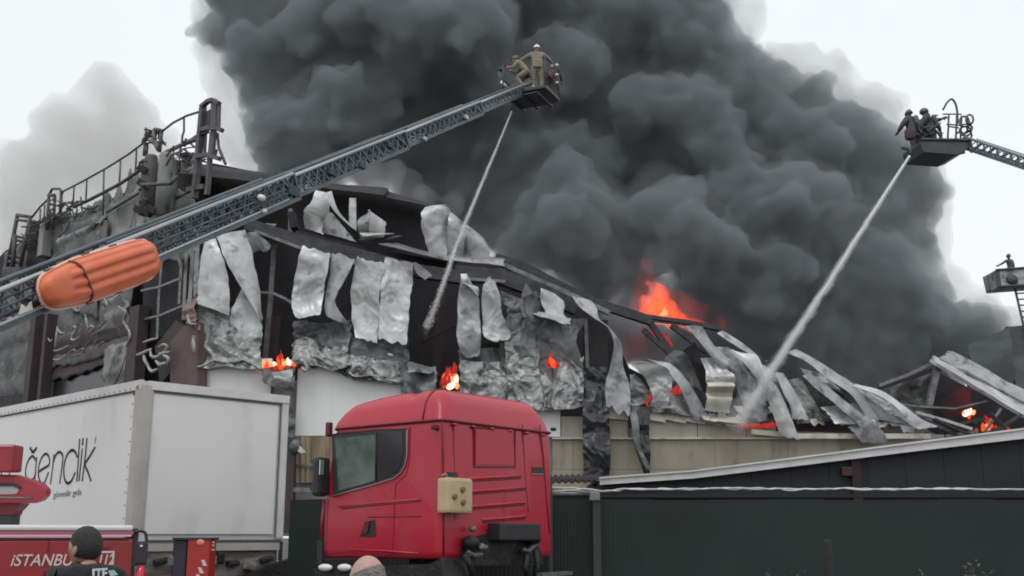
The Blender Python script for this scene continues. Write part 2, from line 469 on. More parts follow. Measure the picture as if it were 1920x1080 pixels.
# ---------------------------------------------------------------- hanging sheets
def catmull(P, n):
    """P: list of tuples; n samples along the polyline with smooth interpolation"""
    P = [np.array(p, float) for p in P]
    if len(P) == 2:
        return [P[0] * (1 - t) + P[1] * t for t in np.linspace(0, 1, n)]
    Q = [2 * P[0] - P[1]] + P + [2 * P[-1] - P[-2]]
    out = []
    S = len(P) - 1
    for t in np.linspace(0, S - 1e-6, n):
        i = int(t); f = t - i
        a, b, c, d = Q[i], Q[i + 1], Q[i + 2], Q[i + 3]
        out.append(0.5 * ((2 * b) + (-a + c) * f + (2 * a - 5 * b + 4 * c - d) * f * f + (-a + 3 * b - 3 * c + d) * f ** 3))
    return out

SHEETN = [0]
def sheet(name, Lp, Rp, Y, mt, parent, nu=14, nv=34, crum=0.06, cs=1.6, bow=0.0, rag=(0.0, 0.03), side=0.02, th=0.02, ribs=0, ribamp=0.03, fold=0.0, label=None, smooth=True):
    nu, nv = int(nu * 1.5), int(nv * 1.4)
    """a metal sheet ruled between a left and a right edge traced from the photo: (u, v, offset towards the camera in metres)"""
    SHEETN[0] += 1
    sd = SHEETN[0] * 7.31
    Lp = [(p[0], p[1], p[2] if len(p) > 2 else 0.0) for p in Lp]
    Rp = [(p[0], p[1], p[2] if len(p) > 2 else 0.0) for p in Rp]
    M = 60
    A = catmull(Lp, M); B = catmull(Rp, M)
    def edge(E, t):
        x = min(max(t, 0), 1) * (M - 1); i = min(int(x), M - 2); f = x - i
        e0 = E[i] * (1 - f) + E[i + 1] * f
        if t > 1: e0 = E[-1] + (E[-1] - E[-4]) / 3 * (t - 1) * (M - 1)
        if t < 0: e0 = E[0] + (E[0] - E[3]) / 3 * (-t) * (M - 1)
        return e0
    P = np.zeros((nv, nu, 3))
    for j in range(nv):
        for i in range(nu):
            s = i / (nu - 1); t = j / (nv - 1)
            bot = 1 + rag[1] * 1.5 * fbm(s * 2.6 + sd, 1.3, sd, 3)
            top = rag[0] * 1.3 * fbm(s * 2.2 + sd, 7.7, sd, 3)
            tt = top + (bot - top) * t
            ss = s + side * 2 * fbm(sd, t * 6 + (3 if s > .5 else 0), 4.1, 3) * (abs(s - .5) * 2) ** 2
            a = edge(A, tt); b = edge(B, tt)
            e = a * (1 - ss) + b * ss
            p = at(e[0], e[1], Y)
            q = Vector((p.x, p.z, sd))
            q2 = Vector((p.x * 1.0 + p.z * .35, p.z * .75, sd))
            wv_ = Vector((mnoise.noise(q * 1.3), mnoise.noise(q * 1.3 + Vector((9, 3, 1))), 0)) * .5
            w = mnoise.fractal(q * cs * .33, 1, 2, 2) * crum * 1.8 + (mnoise.voronoi((q2 + wv_) * cs * .9)[0][0] - .4) * crum * 1.5 + (mnoise.voronoi((q + wv_) * cs * 2.3)[0][0] - .4) * crum * .45
            w += bow * math.sin(math.pi * s) + fold * abs(((s * 3 + 0.2 * math.sin(t * 5 + sd)) % 1) - .5)
            if ribs: w += ribamp * math.cos(2 * math.pi * ribs * s)
            w += e[2]
            p.y -= w
            P[j, i] = p
    du = np.gradient(P, axis=1); dv = np.gradient(P, axis=0)
    nrm = np.cross(du, dv); ln = np.linalg.norm(nrm, axis=2, keepdims=True); ln[ln < 1e-9] = 1; nrm /= ln
    F = P.reshape(-1, 3); Bk = (P - nrm * th * np.sign(-nrm[..., 1:2] + 1e-9)).reshape(-1, 3)
    n = nu * nv
    ix = np.arange(n).reshape(nv, nu)
    ring = list(ix[0, :]) + list(ix[1:, -1]) + list(ix[-1, -2::-1]) + list(ix[-2:0:-1, 0])
    V = np.concatenate([F, Bk, F[ring], Bk[ring]])
    fs = []
    for j in range(nv - 1):
        for i in range(nu - 1):
            a_, b_, c_, d_ = j * nu + i, (j + 1) * nu + i, (j + 1) * nu + i + 1, j * nu + i + 1
            fs.append((a_, b_, c_, d_)); fs.append((n + a_, n + d_, n + c_, n + b_))
    m_ = len(ring); o1_, o2_ = 2 * n, 2 * n + m_
    for k in range(m_):
        k2 = (k + 1) % m_; fs.append((o1_ + k, o1_ + k2, o2_ + k2, o2_ + k))
    o = link_mesh(name, V, fs, mt, parent, smooth)
    if label: o['label'] = label
    return o

# ================================================================ BURNING WAREHOUSE (gable front)
FY = 36.0
wh = thing('burning_warehouse', 'burning metal-clad warehouse with torn curling panels above clean white and tan cladding', 'warehouse', (0, FY, 0))

def hull(name, pts, Y, depth, mt, parent):
    """a slab standing at distance Y, outline traced, real thickness behind it"""
    mb = MB(); mb.prism([at(u, v, Y) for u, v in pts], (0, depth, 0))
    return mb.build(name, mt, parent)

# charred inner wall far inside and the roof that is left
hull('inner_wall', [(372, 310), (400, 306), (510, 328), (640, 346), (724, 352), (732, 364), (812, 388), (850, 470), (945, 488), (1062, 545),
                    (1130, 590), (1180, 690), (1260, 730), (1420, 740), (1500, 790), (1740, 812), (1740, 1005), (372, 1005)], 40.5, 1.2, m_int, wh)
# roof skin at the back: a dark deck whose edge shows against the smoke
sheet('roof_deck', [(338, 302, 0), (345, 330, 1.2), (352, 352, 1.8)], [(520, 326, 0), (525, 345, 1.2), (530, 372, 1.8)], 40.2, m_soot, wh, nu=24, nv=8, crum=.05, rag=(.05, .05))
sheet('roof_deck', [(560, 338, 0), (560, 362, 1.2)], [(728, 352, 0), (728, 384, 1.2)], 40.2, m_soot, wh, nu=24, nv=8, crum=.05, rag=(.04, .05))
sheet('roof_deck', [(728, 358, 0), (728, 384, 1.0)], [(815, 384, 0), (812, 402, 1.0)], 40.2, m_soot, wh, nu=14, nv=8, crum=.05, rag=(.04, .05))
sheet('roof_deck', [(1195, 588, 0), (1200, 606, .5)], [(1345, 612, 0), (1345, 622, .5)], 38.5, m_beam, wh, nu=14, nv=6, crum=.04, rag=(.06, .08))

def pxbeam(name, pts, Y, w, h, mt, parent, dY=None):
    mb = MB()
    P = [at(p[0], p[1], Y - (p[2] if len(p) > 2 else 0)) for p in pts]
    for i_, (a, b) in enumerate(zip(P[:-1], P[1:])):
        d = (b - a).normalized() * min(w, h) * .4; q_ = 1 + .035 * (i_ % 2)
        mb.beam(a - d, b + d, w * q_, h * q_)
    return mb.build(name, mt, parent)

# upper floor beam, eaves beam and purlins of the front
pxbeam('eaves_beam', [(470, 424), (560, 452), (700, 487), (790, 510), (860, 520)], 36.3, .35, .42, m_beam, wh)
pxbeam('eaves_beam', [(560, 440), (700, 474), (850, 500)], 37.4, .3, .22, m_soot, wh)
pxbeam('purlin', [(480, 434), (560, 464), (640, 486), (760, 520)], 36.15, .1, .1, m_beam_l, wh)
pxbeam('eaves_beam', [(860, 512), (940, 520), (1010, 545), (1075, 575)], 36.35, .35, .5, m_beam, wh)
pxbeam('ridge_beam', [(935, 486), (975, 497), (1040, 532), (1110, 566), (1215, 600)], 37.2, .3, .3, m_beam, wh)
pxbeam('ridge_beam', [(942, 496), (1000, 522), (1060, 548), (1140, 586)], 36.8, .2, .16, m_beam_l, wh)
pxbeam('purlin', [(850, 530), (960, 543), (1010, 552)], 36.6, .09, .09, m_beam_l, wh)
pxbeam('purlin', [(790, 503), (870, 523), (945, 528)], 36.2, .12, .1, m_beam_l, wh)
pxbeam('roof_edge', [(1200, 592), (1280, 603), (1345, 616)], 37.8, .25, .14, m_beam, wh)
pxbeam('roof_edge', [(1345, 618), (1420, 668), (1450, 700), (1475, 730)], 37.8, .15, .14, m_beam, wh)
# steel posts and bent pipes seen inside
pxbeam('post', [(514, 462), (508, 560), (496, 690)], 37.0, .16, .16, m_beam_l, wh)
pxbeam('bent_pipe', [(488, 548), (512, 550), (535, 560), (552, 572)], 36.5, .09, .09, m_beam_l, wh)
pxbeam('post', [(520, 600), (512, 690)], 38.0, .3, .3, m_rust, wh)
pxbeam('brace', [(790, 640), (852, 608)], 37.6, .14, .14, m_rust, wh)  # rust red here doubles as painted fire glow
pxbeam('brace', [(780, 600), (798, 636)], 37.4, .12, .12, m_beam, wh)
pxbeam('post', [(832, 520), (818, 700)], 39.0, .3, .3, m_rust, wh)  # rusty post whose red also stands in for firelight
pxbeam('post', [(1098, 600), (1104, 760)], 37.2, .12, .12, m_beam_l, wh)
pxbeam('post', [(545, 395), (545, 440)], 38.5, .15, .15, m_beam_l, wh)
pxbeam('post', [(548, 405), (552, 425)], 37.8, .25, .5, m_soot, wh)
pxbeam('rafter', [(1215, 600), (1255, 655)], 37.6, .2, .2, m_beam, wh)
pxbeam('rafter', [(1208, 620), (1262, 668), (1262, 690)], 37.3, .16, .16, m_beam, wh)
pxbeam('rafter', [(1262, 612), (1300, 640), (1352, 680)], 37.5, .2, .2, m_beam, wh)

# --- upper storey scraps
U = 37.4
sheet('torn_panel', [(592, 357, 0), (586, 384, .3), (574, 402, .4), (572, 430, .1)], [(616, 362, 0), (620, 384, .1), (612, 415, 0), (606, 440, .1)], U, m_sheet_l, wh, crum=.05)
sheet('torn_panel', [(613, 361, 0), (622, 388, .4), (640, 412, .5), (664, 432, .2)], [(622, 358, 0), (634, 394, .1), (654, 418, .1), (669, 430, .1)], U - .3, m_sheet_l, wh, nu=8, crum=.03)
sheet('torn_panel', [(616, 400, .1), (610, 420, .3), (607, 442, .4)], [(622, 398, -.1), (645, 425, -.3), (668, 452, -.2)], U, m_sheet_g, wh, crum=.04)
sheet('torn_panel', [(655, 371, 0), (655, 400, .05), (655, 424, 0)], [(668, 372, .05), (668, 400, 0), (668, 432, 0)], U - .1, m_sheet_l, wh, nu=8, crum=.02)
sheet('torn_panel', [(690, 401, 0), (678, 412, .3), (673, 428, .5), (680, 455, .3)], [(695, 399, .4), (698, 418, .7), (696, 436, .6), (700, 452, .3)], U, m_sheet_g, wh, nu=8, crum=.03)
sheet('torn_panel', [(693, 399, .4), (697, 418, .7), (696, 440, .6), (700, 452, .2)], [(724, 418, .1), (723, 430, .1), (722, 440, .1), (720, 447, .1)], U, m_sheet_l, wh, nu=10, crum=.03)
sheet('torn_panel', [(680, 448, .8), (690, 460, 1.2)], [(742, 444, .5), (728, 456, 1.2)], U, m_sheet_l, wh, nu=14, nv=8, crum=.03)
sheet('torn_panel', [(676, 458, .6), (700, 470, 1.0)], [(748, 448, .5), (760, 458, 1.1)], U, m_soot, wh, nu=14, nv=8, crum=.05)
sheet('torn_panel', [(797, 390, .1), (792, 410, .5), (794, 440, .4), (806, 478, .1)], [(838, 389, .3), (845, 402, .2), (842, 440, .1), (838, 482, .1)], U - .2, m_sheet_l, wh, crum=.08, bow=.06)
sheet('torn_panel', [(842, 398, .2), (842, 420, .5), (840, 450, .4), (838, 484, .1)], [(868, 418, .1), (876, 430, .2), (872, 460, .3), (868, 486, .1)], U - .1, m_sheet, wh, crum=.07, bow=.1)
sheet('torn_panel', [(866, 418, .0), (866, 440, .3), (864, 484, .1)], [(900, 440, .0), (916, 466, .2), (918, 488, .1)], U, m_sheet, wh, crum=.08, bow=.15)
sheet('fallen_panel', [(745, 456, 0), (735, 468, .9), (720, 478, 1.5)], [(846, 486, 0), (850, 494, .8), (850, 508, 1.3)], U, m_sheet_g, wh, nu=26, nv=10, crum=.06)
sheet('fallen_panel', [(838, 478, 0), (840, 492, .9), (850, 504, 1.2)], [(946, 484, 0), (946, 498, .8), (945, 512, 1.1)], U, m_sheet_g, wh, nu=26, nv=10, crum=.06)
sheet('fallen_panel', [(476, 418, 0), (480, 432, .6)], [(520, 420, 0), (518, 436, .6)], U - .4, m_sheet_g, wh, nu=12, nv=8, crum=.06)
sheet('torn_panel', [(466, 436, 0), (490, 470, .2), (500, 476, .3)], [(480, 436, 0), (508, 460, .2), (508, 472, .3)], 36.0, m_sheet_d, wh, nu=8, nv=12)

# --- main hanging row
H = 35.8
sheet('hanging_panel', [(366, 462, 0), (364, 520, .05), (361, 600, 0)], [(376, 455, .1), (374, 520, .1), (370, 600, .1)], H + .1, m_sheet_g, wh, nu=6, crum=.04)
sheet('hanging_panel', [(384, 455, .0), (377, 500, .1), (373, 545, .1), (373, 572, .15)], [(406, 448, .05), (426, 500, .3), (434, 545, .3), (432, 594, .15)], H, m_sheet_l, wh, nu=18, crum=.045, bow=.06, rag=(0, .01))
sheet('hanging_panel', [(408, 446, .1), (432, 500, .35), (458, 545, .3), (488, 600, .1)], [(460, 432, .05), (474, 480, .0), (486, 540, -.1), (491, 606, .0)], H - .1, m_sheet_l, wh, nu=18, crum=.05, bow=.10)
sheet('hanging_panel', [(456, 540, .1), (440, 575, .15), (434, 600, .1), (432, 640, 0)], [(460, 548, .1), (478, 580, .05), (491, 610, 0), (491, 640, 0)], H + .05, m_sheet_l, wh, crum=.05)
sheet('crumpled_panel', [(371, 570, .0), (371, 620, .1), (369, 660, .06), (369, 690, .18)], [(491, 585, -.1), (491, 620, .05), (491, 660, .06), (494, 690, .2)], H + .12, m_sheet_g, wh, nu=46, nv=40, crum=.10, cs=2.6, rag=(.08, .05))
sheet('torn_panel', [(420, 450), (440, 470, .1), (470, 478, .2)], [(466, 432), (484, 450, .1), (506, 470, .3)], H + .5, m_sheet_d, wh, nu=8, nv=14)
sheet('hanging_panel', [(568, 461, .2), (557, 505, .1), (547, 555, .0), (551, 588, .1), (566, 602, .35)], [(619, 479, .1), (614, 520, .15), (606, 560, .05), (604, 592, .3)], H - .1, m_sheet_l, wh, nu=20, nv=40, crum=.07, cs=2.2, rag=(.04, .03))
sheet('hanging_panel', [(623, 474, .0), (618, 515, .0), (609, 560, .05), (613, 592, .2), (628, 602, .2)], [(668, 491, .3), (655, 520, .4), (636, 552, .4), (632, 575, .3), (658, 612, .2)], H - .05, m_sheet, wh, nu=16, nv=40, crum=.05, rag=(.03, .02))
sheet('hanging_panel', [(672, 482, .1), (662, 520, .1), (658, 560, .05), (660, 600, .05), (668, 634, .2)], [(724, 500, .2), (713, 540, .1), (711, 590, .02), (708, 644, .2)], H - .12, m_sheet_l, wh, nu=20, nv=40, crum=.06, cs=2.0, rag=(.05, .03))
sheet('hanging_panel', [(722, 484, .05), (716, 530, .1), (712, 590, .04), (711, 640, .2)], [(775, 494, .1), (772, 540, .05), (767, 590, .0), (764, 643, .2)], H - .14, m_sheet_l, wh, nu=20, nv=40, crum=.07, cs=2.2, rag=(.02, .03))
sheet('torn_panel', [(775, 494, .1), (782, 515, .3), (798, 530, .4)], [(780, 492, 0), (800, 508, .1), (813, 522, .2)], H + .1, m_sheet_d, wh, nu=8, nv=14)
sheet('crumpled_panel', [(552, 598, .0), (549, 640, .05), (549, 684, .15)], [(658, 602, -.1), (658, 640, .1), (664, 700, .2)], H + .2, m_sheet_d, wh, nu=40, nv=34, crum=.12, cs=2.6, rag=(.1, .08))
sheet('crumpled_panel', [(655, 628, -.1), (657, 660, .1), (660, 712, .2)], [(768, 630, -.1), (766, 680, .1), (752, 722, .25)], H + .18, m_sheet_d, wh, nu=40, nv=34, crum=.12, cs=2.6, rag=(.1, .08))
sheet('crumpled_panel', [(553, 642, .05), (550, 684, .25)], [(655, 646, .05), (655, 694, .28)], H + .1, m_sheet_g, wh, nu=40, nv=20, crum=.12, cs=3, rag=(.3, .16))
sheet('crumpled_panel', [(650, 668, .1), (655, 704, .3)], [(752, 672, .05), (750, 716, .28)], H + .1, m_sheet_g, wh, nu=34, nv=16, crum=.12, cs=3, rag=(.2, .18))

# curled lips hanging over the clean cladding
def lip(pts, r0=.07):
    mb = MB(); P = []
    for i, p in enumerate(catmull(pts, 26)):
        q = at(p[0], p[1] + 3 * fbm(p[0] * .08, 2.2, 1, 3), 35.62); q.y -= .06 * fbm(p[0] * .06, 5, 3, 2); P.append(q)
    mb.tube(P, [r0 * (.6 + .8 * abs(fbm(i * .4, 3, 7, 2))) for i in range(26)], 7)
    return mb.build('curled_edge', m_sheet_g, wh, True)
lip([(369, 690), (385, 684), (400, 676), (430, 680), (455, 676), (475, 685), (493, 694)])
lip([(552, 676), (580, 670), (600, 672), (618, 684), (640, 686), (660, 682)])
lip([(660, 698), (680, 704), (700, 705), (725, 712), (752, 716)])
mb = MB(); mb.tube([at(u, v, 35.5) for u, v in [(560, 672), (572, 680), (578, 692), (572, 696), (566, 688)]], [.07, .08, .08, .07, .05], 8); mb.build('curled_edge', m_sheet, wh, True)
mb = MB(); mb.tube([at(u, v, 35.5) for u, v in [(662, 700), (664, 688), (674, 684), (684, 690), (676, 700)]], [.08, .1, .11, .09, .06], 8); mb.build('curled_edge', m_sheet, wh, True)

# --- clean white cladding below (each panel a piece)
def panel(name, u0, v0, u1, v1, Y, mt, parent, d=.08, topv=None, gap=.02):
    a = at(u0, v1, Y); b = at(u1, v1, Y)
    zt0 = at(u0, v0, Y).z; zt1 = at(u1, topv if topv is not None else v0, Y).z
    mb = MB()
    mb.prism([(a.x + gap, Y, a.z + gap), (b.x - gap, Y, b.z + gap), (b.x - gap, Y, zt1 - gap), (a.x + gap, Y, zt0 - gap)], (0, d, 0))
    return mb.build(name, mt, parent)

W = 36.0
for (u0, u1) in ((368, 430), (430, 494)):
    panel('cladding_panel', u0, 672, u1, 1000, W, m_clean, wh, gap=.0015)
for (u0, u1) in ((553, 620), (620, 686), (686, 752)):
    panel('cladding_panel', u0, 662, u1, 817, W, m_clean, wh, gap=.0015)
panel('cladding_panel', 1000, 745, 1052, 820, W, m_clean, wh)
# rusty ribbed cladding left of the red cab and black slabs for the dark gaps
for k, (u0, u1) in enumerate(((545, 566), (566, 586), (586, 606), (606, 640), (640, 700))):
    sheet('ribbed_panel', [(u0, 818), (u0, 905)], [(u1, 818), (u1, 905)], W - .02, m_tan_rust, wh, nu=17, nv=4, crum=.01, rag=(0, 0), side=0, ribs=2, ribamp=.035)
pxbeam('wall_rail', [(540, 873), (700, 873)], 35.9, .06, .07, m_beam_l, wh)
pxbeam('pipe', [(540, 918), (610, 920)], 35.4, .18, .14, m_beam_l, wh)
pxbeam('post', [(540, 830), (536, 990)], 35.5, .5, .4, m_rust, wh)

# dark strips of charred foil hanging down past the cladding
sheet('charred_strip', [(493, 690, 0), (500, 720, .3), (532, 740, .3), (528, 800, .2), (530, 880, .1), (530, 935, .1)], [(552, 686, 0), (552, 720, .1), (549, 755, .2), (556, 800, .2), (548, 850, .15), (545, 900, 0)], H - .1, m_sheet_d, wh, nu=18, nv=60, crum=.13, cs=2.8, rag=(.02, .02))
sheet('charred_strip', [(512, 700, .2), (520, 712, .5), (530, 728, .4)], [(552, 694, .2), (552, 712, .4), (545, 730, .3)], H - .3, m_sheet_g, wh, nu=12, nv=14, crum=.1)
hull('gap_shade_slab', [(492, 694), (553, 694), (553, 1000), (492, 1000)], 36.6, .2, m_soot, wh)  # black slab painted as the shade of the gap between claddings
sheet('charred_strip', [(750, 690, 0), (752, 720, .2), (750, 760, .2)], [(818, 688, 0), (820, 720, .25), (818, 760, .2)], H, m_sheet_d, wh, nu=20, nv=20, crum=.14, cs=2.5, rag=(.05, .05))
sheet('curled_edge', [(764, 680, .1), (768, 694, .4), (766, 702, .5)], [(815, 690, .1), (814, 700, .4), (808, 704, .5)], H - .1, m_sheet_g, wh, nu=20, nv=8, crum=.08, rag=(.2, .2))
sheet('charred_strip', [(1094, 690, 0), (1092, 760, .12), (1092, 830, .1), (1096, 895, .05)], [(1136, 688, 0), (1142, 760, .1), (1143, 830, .12), (1142, 895, .1)], H - .15, m_black_foil, wh, nu=16, nv=60, crum=.13, cs=3.2, rag=(.01, .02), bow=.1)
sheet('charred_strip', [(1176, 760, 0), (1184, 800, .15), (1190, 840, .2), (1206, 888, .1)], [(1218, 764, 0), (1217, 810, .1), (1218, 850, .1), (1218, 900, .1)], H - .1, m_black_foil, wh, nu=14, nv=50, crum=.12, cs=2.8)
sheet('charred_strip', [(1176, 762, 0), (1182, 790, .25), (1188, 830, .3), (1212, 885, .3)], [(1192, 764, .1), (1196, 800, .3), (1200, 840, .3), (1218, 878, .3)], H - .2, m_sheet_d, wh, nu=8, nv=40, crum=.05)
sheet('torn_panel', [(1318, 620, 0), (1320, 700, .2), (1300, 760, .2)], [(1370, 680, 0), (1376, 730, .1), (1382, 780, .1)], H + 1.2, m_soot, wh, crum=.1)

# --- middle crumpled group
sheet('hanging_panel', [(866, 518, .1), (859, 560, .05), (857, 610, .1), (860, 650, .2), (876, 674, .1)], [(876, 516, .1), (897, 560, .25), (901, 610, .05), (902, 640, .1), (899, 668, .1)], H, m_sheet, wh, nu=18, nv=40, crum=.08, cs=2.2, bow=.08)
sheet('torn_panel', [(866, 532, .3), (880, 542, .45), (896, 558, .3)], [(880, 540, .2), (897, 542, .3), (898, 556, .2)], H - .1, m_sheet_l, wh, nu=8, nv=10, crum=.02)
sheet('torn_panel', [(864, 516, .2), (866, 530, .3), (868, 542, .2)], [(876, 516, .2), (876, 530, .35), (874, 542, .2)], H - .1, m_sheet_l, wh, nu=6, nv=10, crum=.05)
sheet('hanging_panel', [(914, 524, .2), (904, 548, .1), (905, 600, .05), (907, 630, .2), (925, 642, .2)], [(926, 526, .2), (938, 560, .3), (942, 590, .25), (957, 625, .1), (952, 640, .2)], H - .05, m_sheet_l, wh, nu=20, nv=40, crum=.08, cs=2.2, rag=(.05, .05))
sheet('torn_panel', [(938, 545, 0), (940, 570, 0), (945, 590, 0)], [(975, 560, 0), (985, 580, .1), (990, 600, .1)], H + .5, m_sheet_d, wh, crum=.1)
sheet('crumpled_panel', [(945, 560, -.1), (952, 600, .0), (950, 650, .1)], [(1008, 555, -.1), (1010, 600, 0), (1005, 660, .1)], H + .3, m_sheet_d, wh, nu=26, nv=34, crum=.18, cs=1.8, rag=(.15, .05))
sheet('torn_panel', [(978, 552, .0), (976, 580, .2), (984, 600, .3)], [(986, 530, 0), (1000, 550, .2), (1012, 558, .2)], H - .1, m_sheet_m, wh, nu=10, nv=18, crum=.08)
sheet('torn_panel', [(980, 560, .2), (985, 590, .35), (990, 625, .2)], [(1008, 552, .2), (1012, 580, .2), (1006, 620, .3)], H - .15, m_sheet_d, wh, nu=12, nv=24, crum=.12, cs=2.5, bow=.15)
sheet('hanging_panel', [(1014, 542, .1), (1014, 565, .1), (1022, 582, .15), (1020, 590, .2)], [(1042, 552, .1), (1057, 568, .1), (1057, 590, .1), (1068, 604, .15)], H - .15, m_sheet_l, wh, nu=16, nv=20, crum=.04, rag=(.02, .06))
sheet('curled_edge', [(998, 584, .1), (1002, 596, .3)], [(1070, 598, .1), (1068, 612, .3)], H - .2, m_sheet, wh, nu=22, nv=8, crum=.07, rag=(.3, .3))
sheet('crumpled_panel', [(950, 590, .0), (948, 640, .1), (946, 700, .1)], [(1035, 586, 0), (1035, 640, .1), (1032, 720, .1)], H + .1, m_sheet_m, wh, nu=36, nv=40, crum=.15, cs=1.7, rag=(.08, .03))
sheet('crumpled_panel', [(1030, 592, 0), (1030, 640, .1), (1038, 690, .1), (1036, 720, .1)], [(1098, 600, 0), (1080, 640, .05), (1094, 690, .1), (1096, 730, .1)], H + .14, m_sheet_m, wh, nu=26, nv=40, crum=.12, cs=1.7, rag=(.05, .03))
sheet('crumpled_panel', [(862, 678, 0), (863, 710, .1), (866, 775, .2)], [(958, 676, 0), (958, 710, .1), (962, 780, .2)], H + .02, m_sheet_g, wh, nu=44, nv=40, crum=.13, cs=2.6, rag=(.03, .04))
sheet('crumpled_panel', [(946, 640, 0), (950, 700, .1), (955, 768, .2)], [(1010, 650, 0), (1012, 700, .1), (1020, 770, .2)], H - .03, m_sheet_g, wh, nu=34, nv=44, crum=.14, cs=2.8, rag=(.08, .04))
sheet('crumpled_panel', [(1004, 690, 0), (1006, 730, .1), (1008, 768, .25)], [(1092, 668, 0), (1092, 720, .1), (1094, 764, .25)], H - .02, m_sheet_g, wh, nu=40, nv=34, crum=.14, cs=2.8, rag=(.12, .06))
sheet('crumpled_panel', [(864, 640, -.2), (864, 690, 0)], [(950, 640, -.2), (950, 700, 0)], H + .4, m_soot, wh, nu=20, nv=14, crum=.1)
lip([(1000, 764), (1030, 768), (1060, 760), (1092, 756)], .06)
hull('gap_shade_slab', [(1094, 600), (1140, 600), (1140, 700), (1094, 700)], 37.2, .2, m_soot, wh)  # soot-black slab stands in for shade in an open gap
sheet('ribbon_panel', [(1072, 556, .1), (1086, 580, .4), (1112, 602, .5), (1138, 620, .5), (1150, 650, .3), (1142, 690, .1), (1135, 720, .0), (1136, 768, .1)],
      [(1108, 565, .1), (1118, 580, .1), (1122, 600, .2), (1142, 618, .3), (1164, 648, .1), (1168, 690, .1), (1180, 725, .1), (1180, 770, .2)], H - .2, m_sheet, wh, nu=14, nv=70, crum=.06)
sheet('torn_panel', [(1076, 560, 0), (1090, 580, .1)], [(1112, 566, 0), (1120, 600, .2)], H - .05, m_sheet_d, wh, nu=10, nv=10, crum=.1)
sheet('crumpled_panel', [(1108, 690, 0), (1100, 730, .1), (1096, 770, .1)], [(1138, 700, 0), (1138, 730, .1), (1140, 770, .1)], H + .05, m_sheet_g, wh, nu=16, nv=24, crum=.14, cs=2.5)

# --- right hand collapsed ribbons
sheet('ribbon_panel', [(1178, 684, .2), (1196, 700, .3), (1212, 720, .2), (1222, 745, .2), (1216, 762, .1)], [(1200, 683, .4), (1240, 690, .5), (1254, 706, .4), (1256, 730, .3), (1250, 768, .1)], H - .15, m_sheet_l, wh, nu=22, nv=40, crum=.07, cs=2.2)
sheet('ribbon_panel', [(1180, 704, .2), (1180, 730, .2), (1182, 766, .1)], [(1186, 704, .3), (1208, 724, .3), (1222, 752, .1)], H, m_sheet_g, wh, nu=14, nv=26, crum=.08, cs=2.2)
sheet('crumpled_panel', [(1216, 722, 0), (1216, 750, .1), (1214, 772, .15)], [(1280, 728, 0), (1290, 752, .1), (1312, 782, .2)], H + .05, m_sheet_g, wh, nu=30, nv=24, crum=.11, cs=2.6, rag=(.05, .05))
sheet('ribbon_panel', [(1212, 672, 0), (1240, 690, .3), (1262, 716, .4), (1280, 745, .3), (1300, 784, .1)], [(1226, 676, 0), (1256, 684, .2), (1282, 710, .2), (1304, 740, .1), (1330, 786, .1)], H - .05, m_sheet, wh, nu=10, nv=44, crum=.05)
sheet('torn_panel', [(1245, 672, 0), (1262, 690, .2), (1290, 712, .2), (1310, 732, .1)], [(1262, 658, .2), (1285, 668, .4), (1302, 700, .2), (1320, 740, .1)], H + .3, m_sheet_d, wh, nu=14, nv=24, crum=.06)
sheet('torn_panel', [(1278, 660, 0), (1300, 690, .0), (1316, 735, .0)], [(1302, 642, .1), (1320, 680, .2), (1326, 730, .1)], H + .5, m_soot, wh, nu=10, nv=24, crum=.06)
sheet('ribbon_panel', [(1284, 612, .1), (1308, 645, .4), (1340, 682, .3), (1372, 712, .1), (1386, 740, .0), (1398, 772, .1)], [(1316, 614, .1), (1332, 640, .1), (1358, 668, .1), (1394, 690, .1), (1404, 724, .0), (1422, 770, .1)], H - .1, m_sheet, wh, nu=14, nv=60, crum=.05, bow=.1)
sheet('ribbon_panel', [(1344, 625, 0), (1368, 646, .3), (1400, 664, .2)], [(1354, 620, 0), (1388, 642, .1), (1420, 668, .1)], H - .05, m_sheet, wh, nu=8, nv=24, crum=.03)
sheet('ribbon_panel', [(1362, 655, 0), (1392, 688, .4), (1420, 722, .4), (1440, 760, .2), (1462, 822, .1)], [(1382, 661, 0), (1416, 669, .2), (1432, 700, .2), (1462, 740, .1), (1496, 824, .1)], H - .25, m_sheet_l, wh, nu=14, nv=60, crum=.05, bow=.12)
sheet('hanging_panel', [(1314, 672, .0), (1321, 700, .2), (1318, 712, .4), (1324, 740, .2), (1320, 770, .1)], [(1350, 669, .0), (1360, 695, .2), (1372, 712, .5), (1370, 744, .2), (1366, 774, .1)], H - .1, m_sheet_l, wh, nu=16, nv=40, crum=.08, cs=2.4, fold=.08)
sheet('ribbon_panel', [(1322, 715, .2), (1322, 728, .5), (1322, 738, .2), (1322, 750, .4), (1320, 772, .2)], [(1370, 714, .2), (1372, 728, .5), (1371, 740, .2), (1368, 752, .4), (1366, 776, .2)], H - .2, m_cream, wh, nu=14, nv=40, crum=.05)
sheet('ribbon_panel', [(1374, 700, 0), (1388, 730, .2), (1404, 760, .1), (1420, 790, .1)], [(1402, 700, 0), (1412, 726, .1), (1430, 752, .1), (1452, 790, .1)], H + .05, m_sheet, wh, nu=12, nv=40, crum=.05)
sheet('ribbon_panel', [(1452, 698, .1), (1464, 735, .3), (1480, 765, .2), (1484, 786, .1)], [(1468, 700, .1), (1490, 735, .1), (1504, 765, .1), (1514, 788, .1)], H - .1, m_sheet_l, wh, nu=12, nv=40, crum=.05)
sheet('ribbon_panel', [(1474, 662, .0), (1510, 682, .3), (1545, 712, .4), (1590, 742, .4), (1624, 790, .2)], [(1490, 655, .0), (1530, 676, .1), (1568, 700, .1), (1606, 728, .1), (1648, 790, .1)], H - .05, m_sheet, wh, nu=14, nv=60, crum=.06)
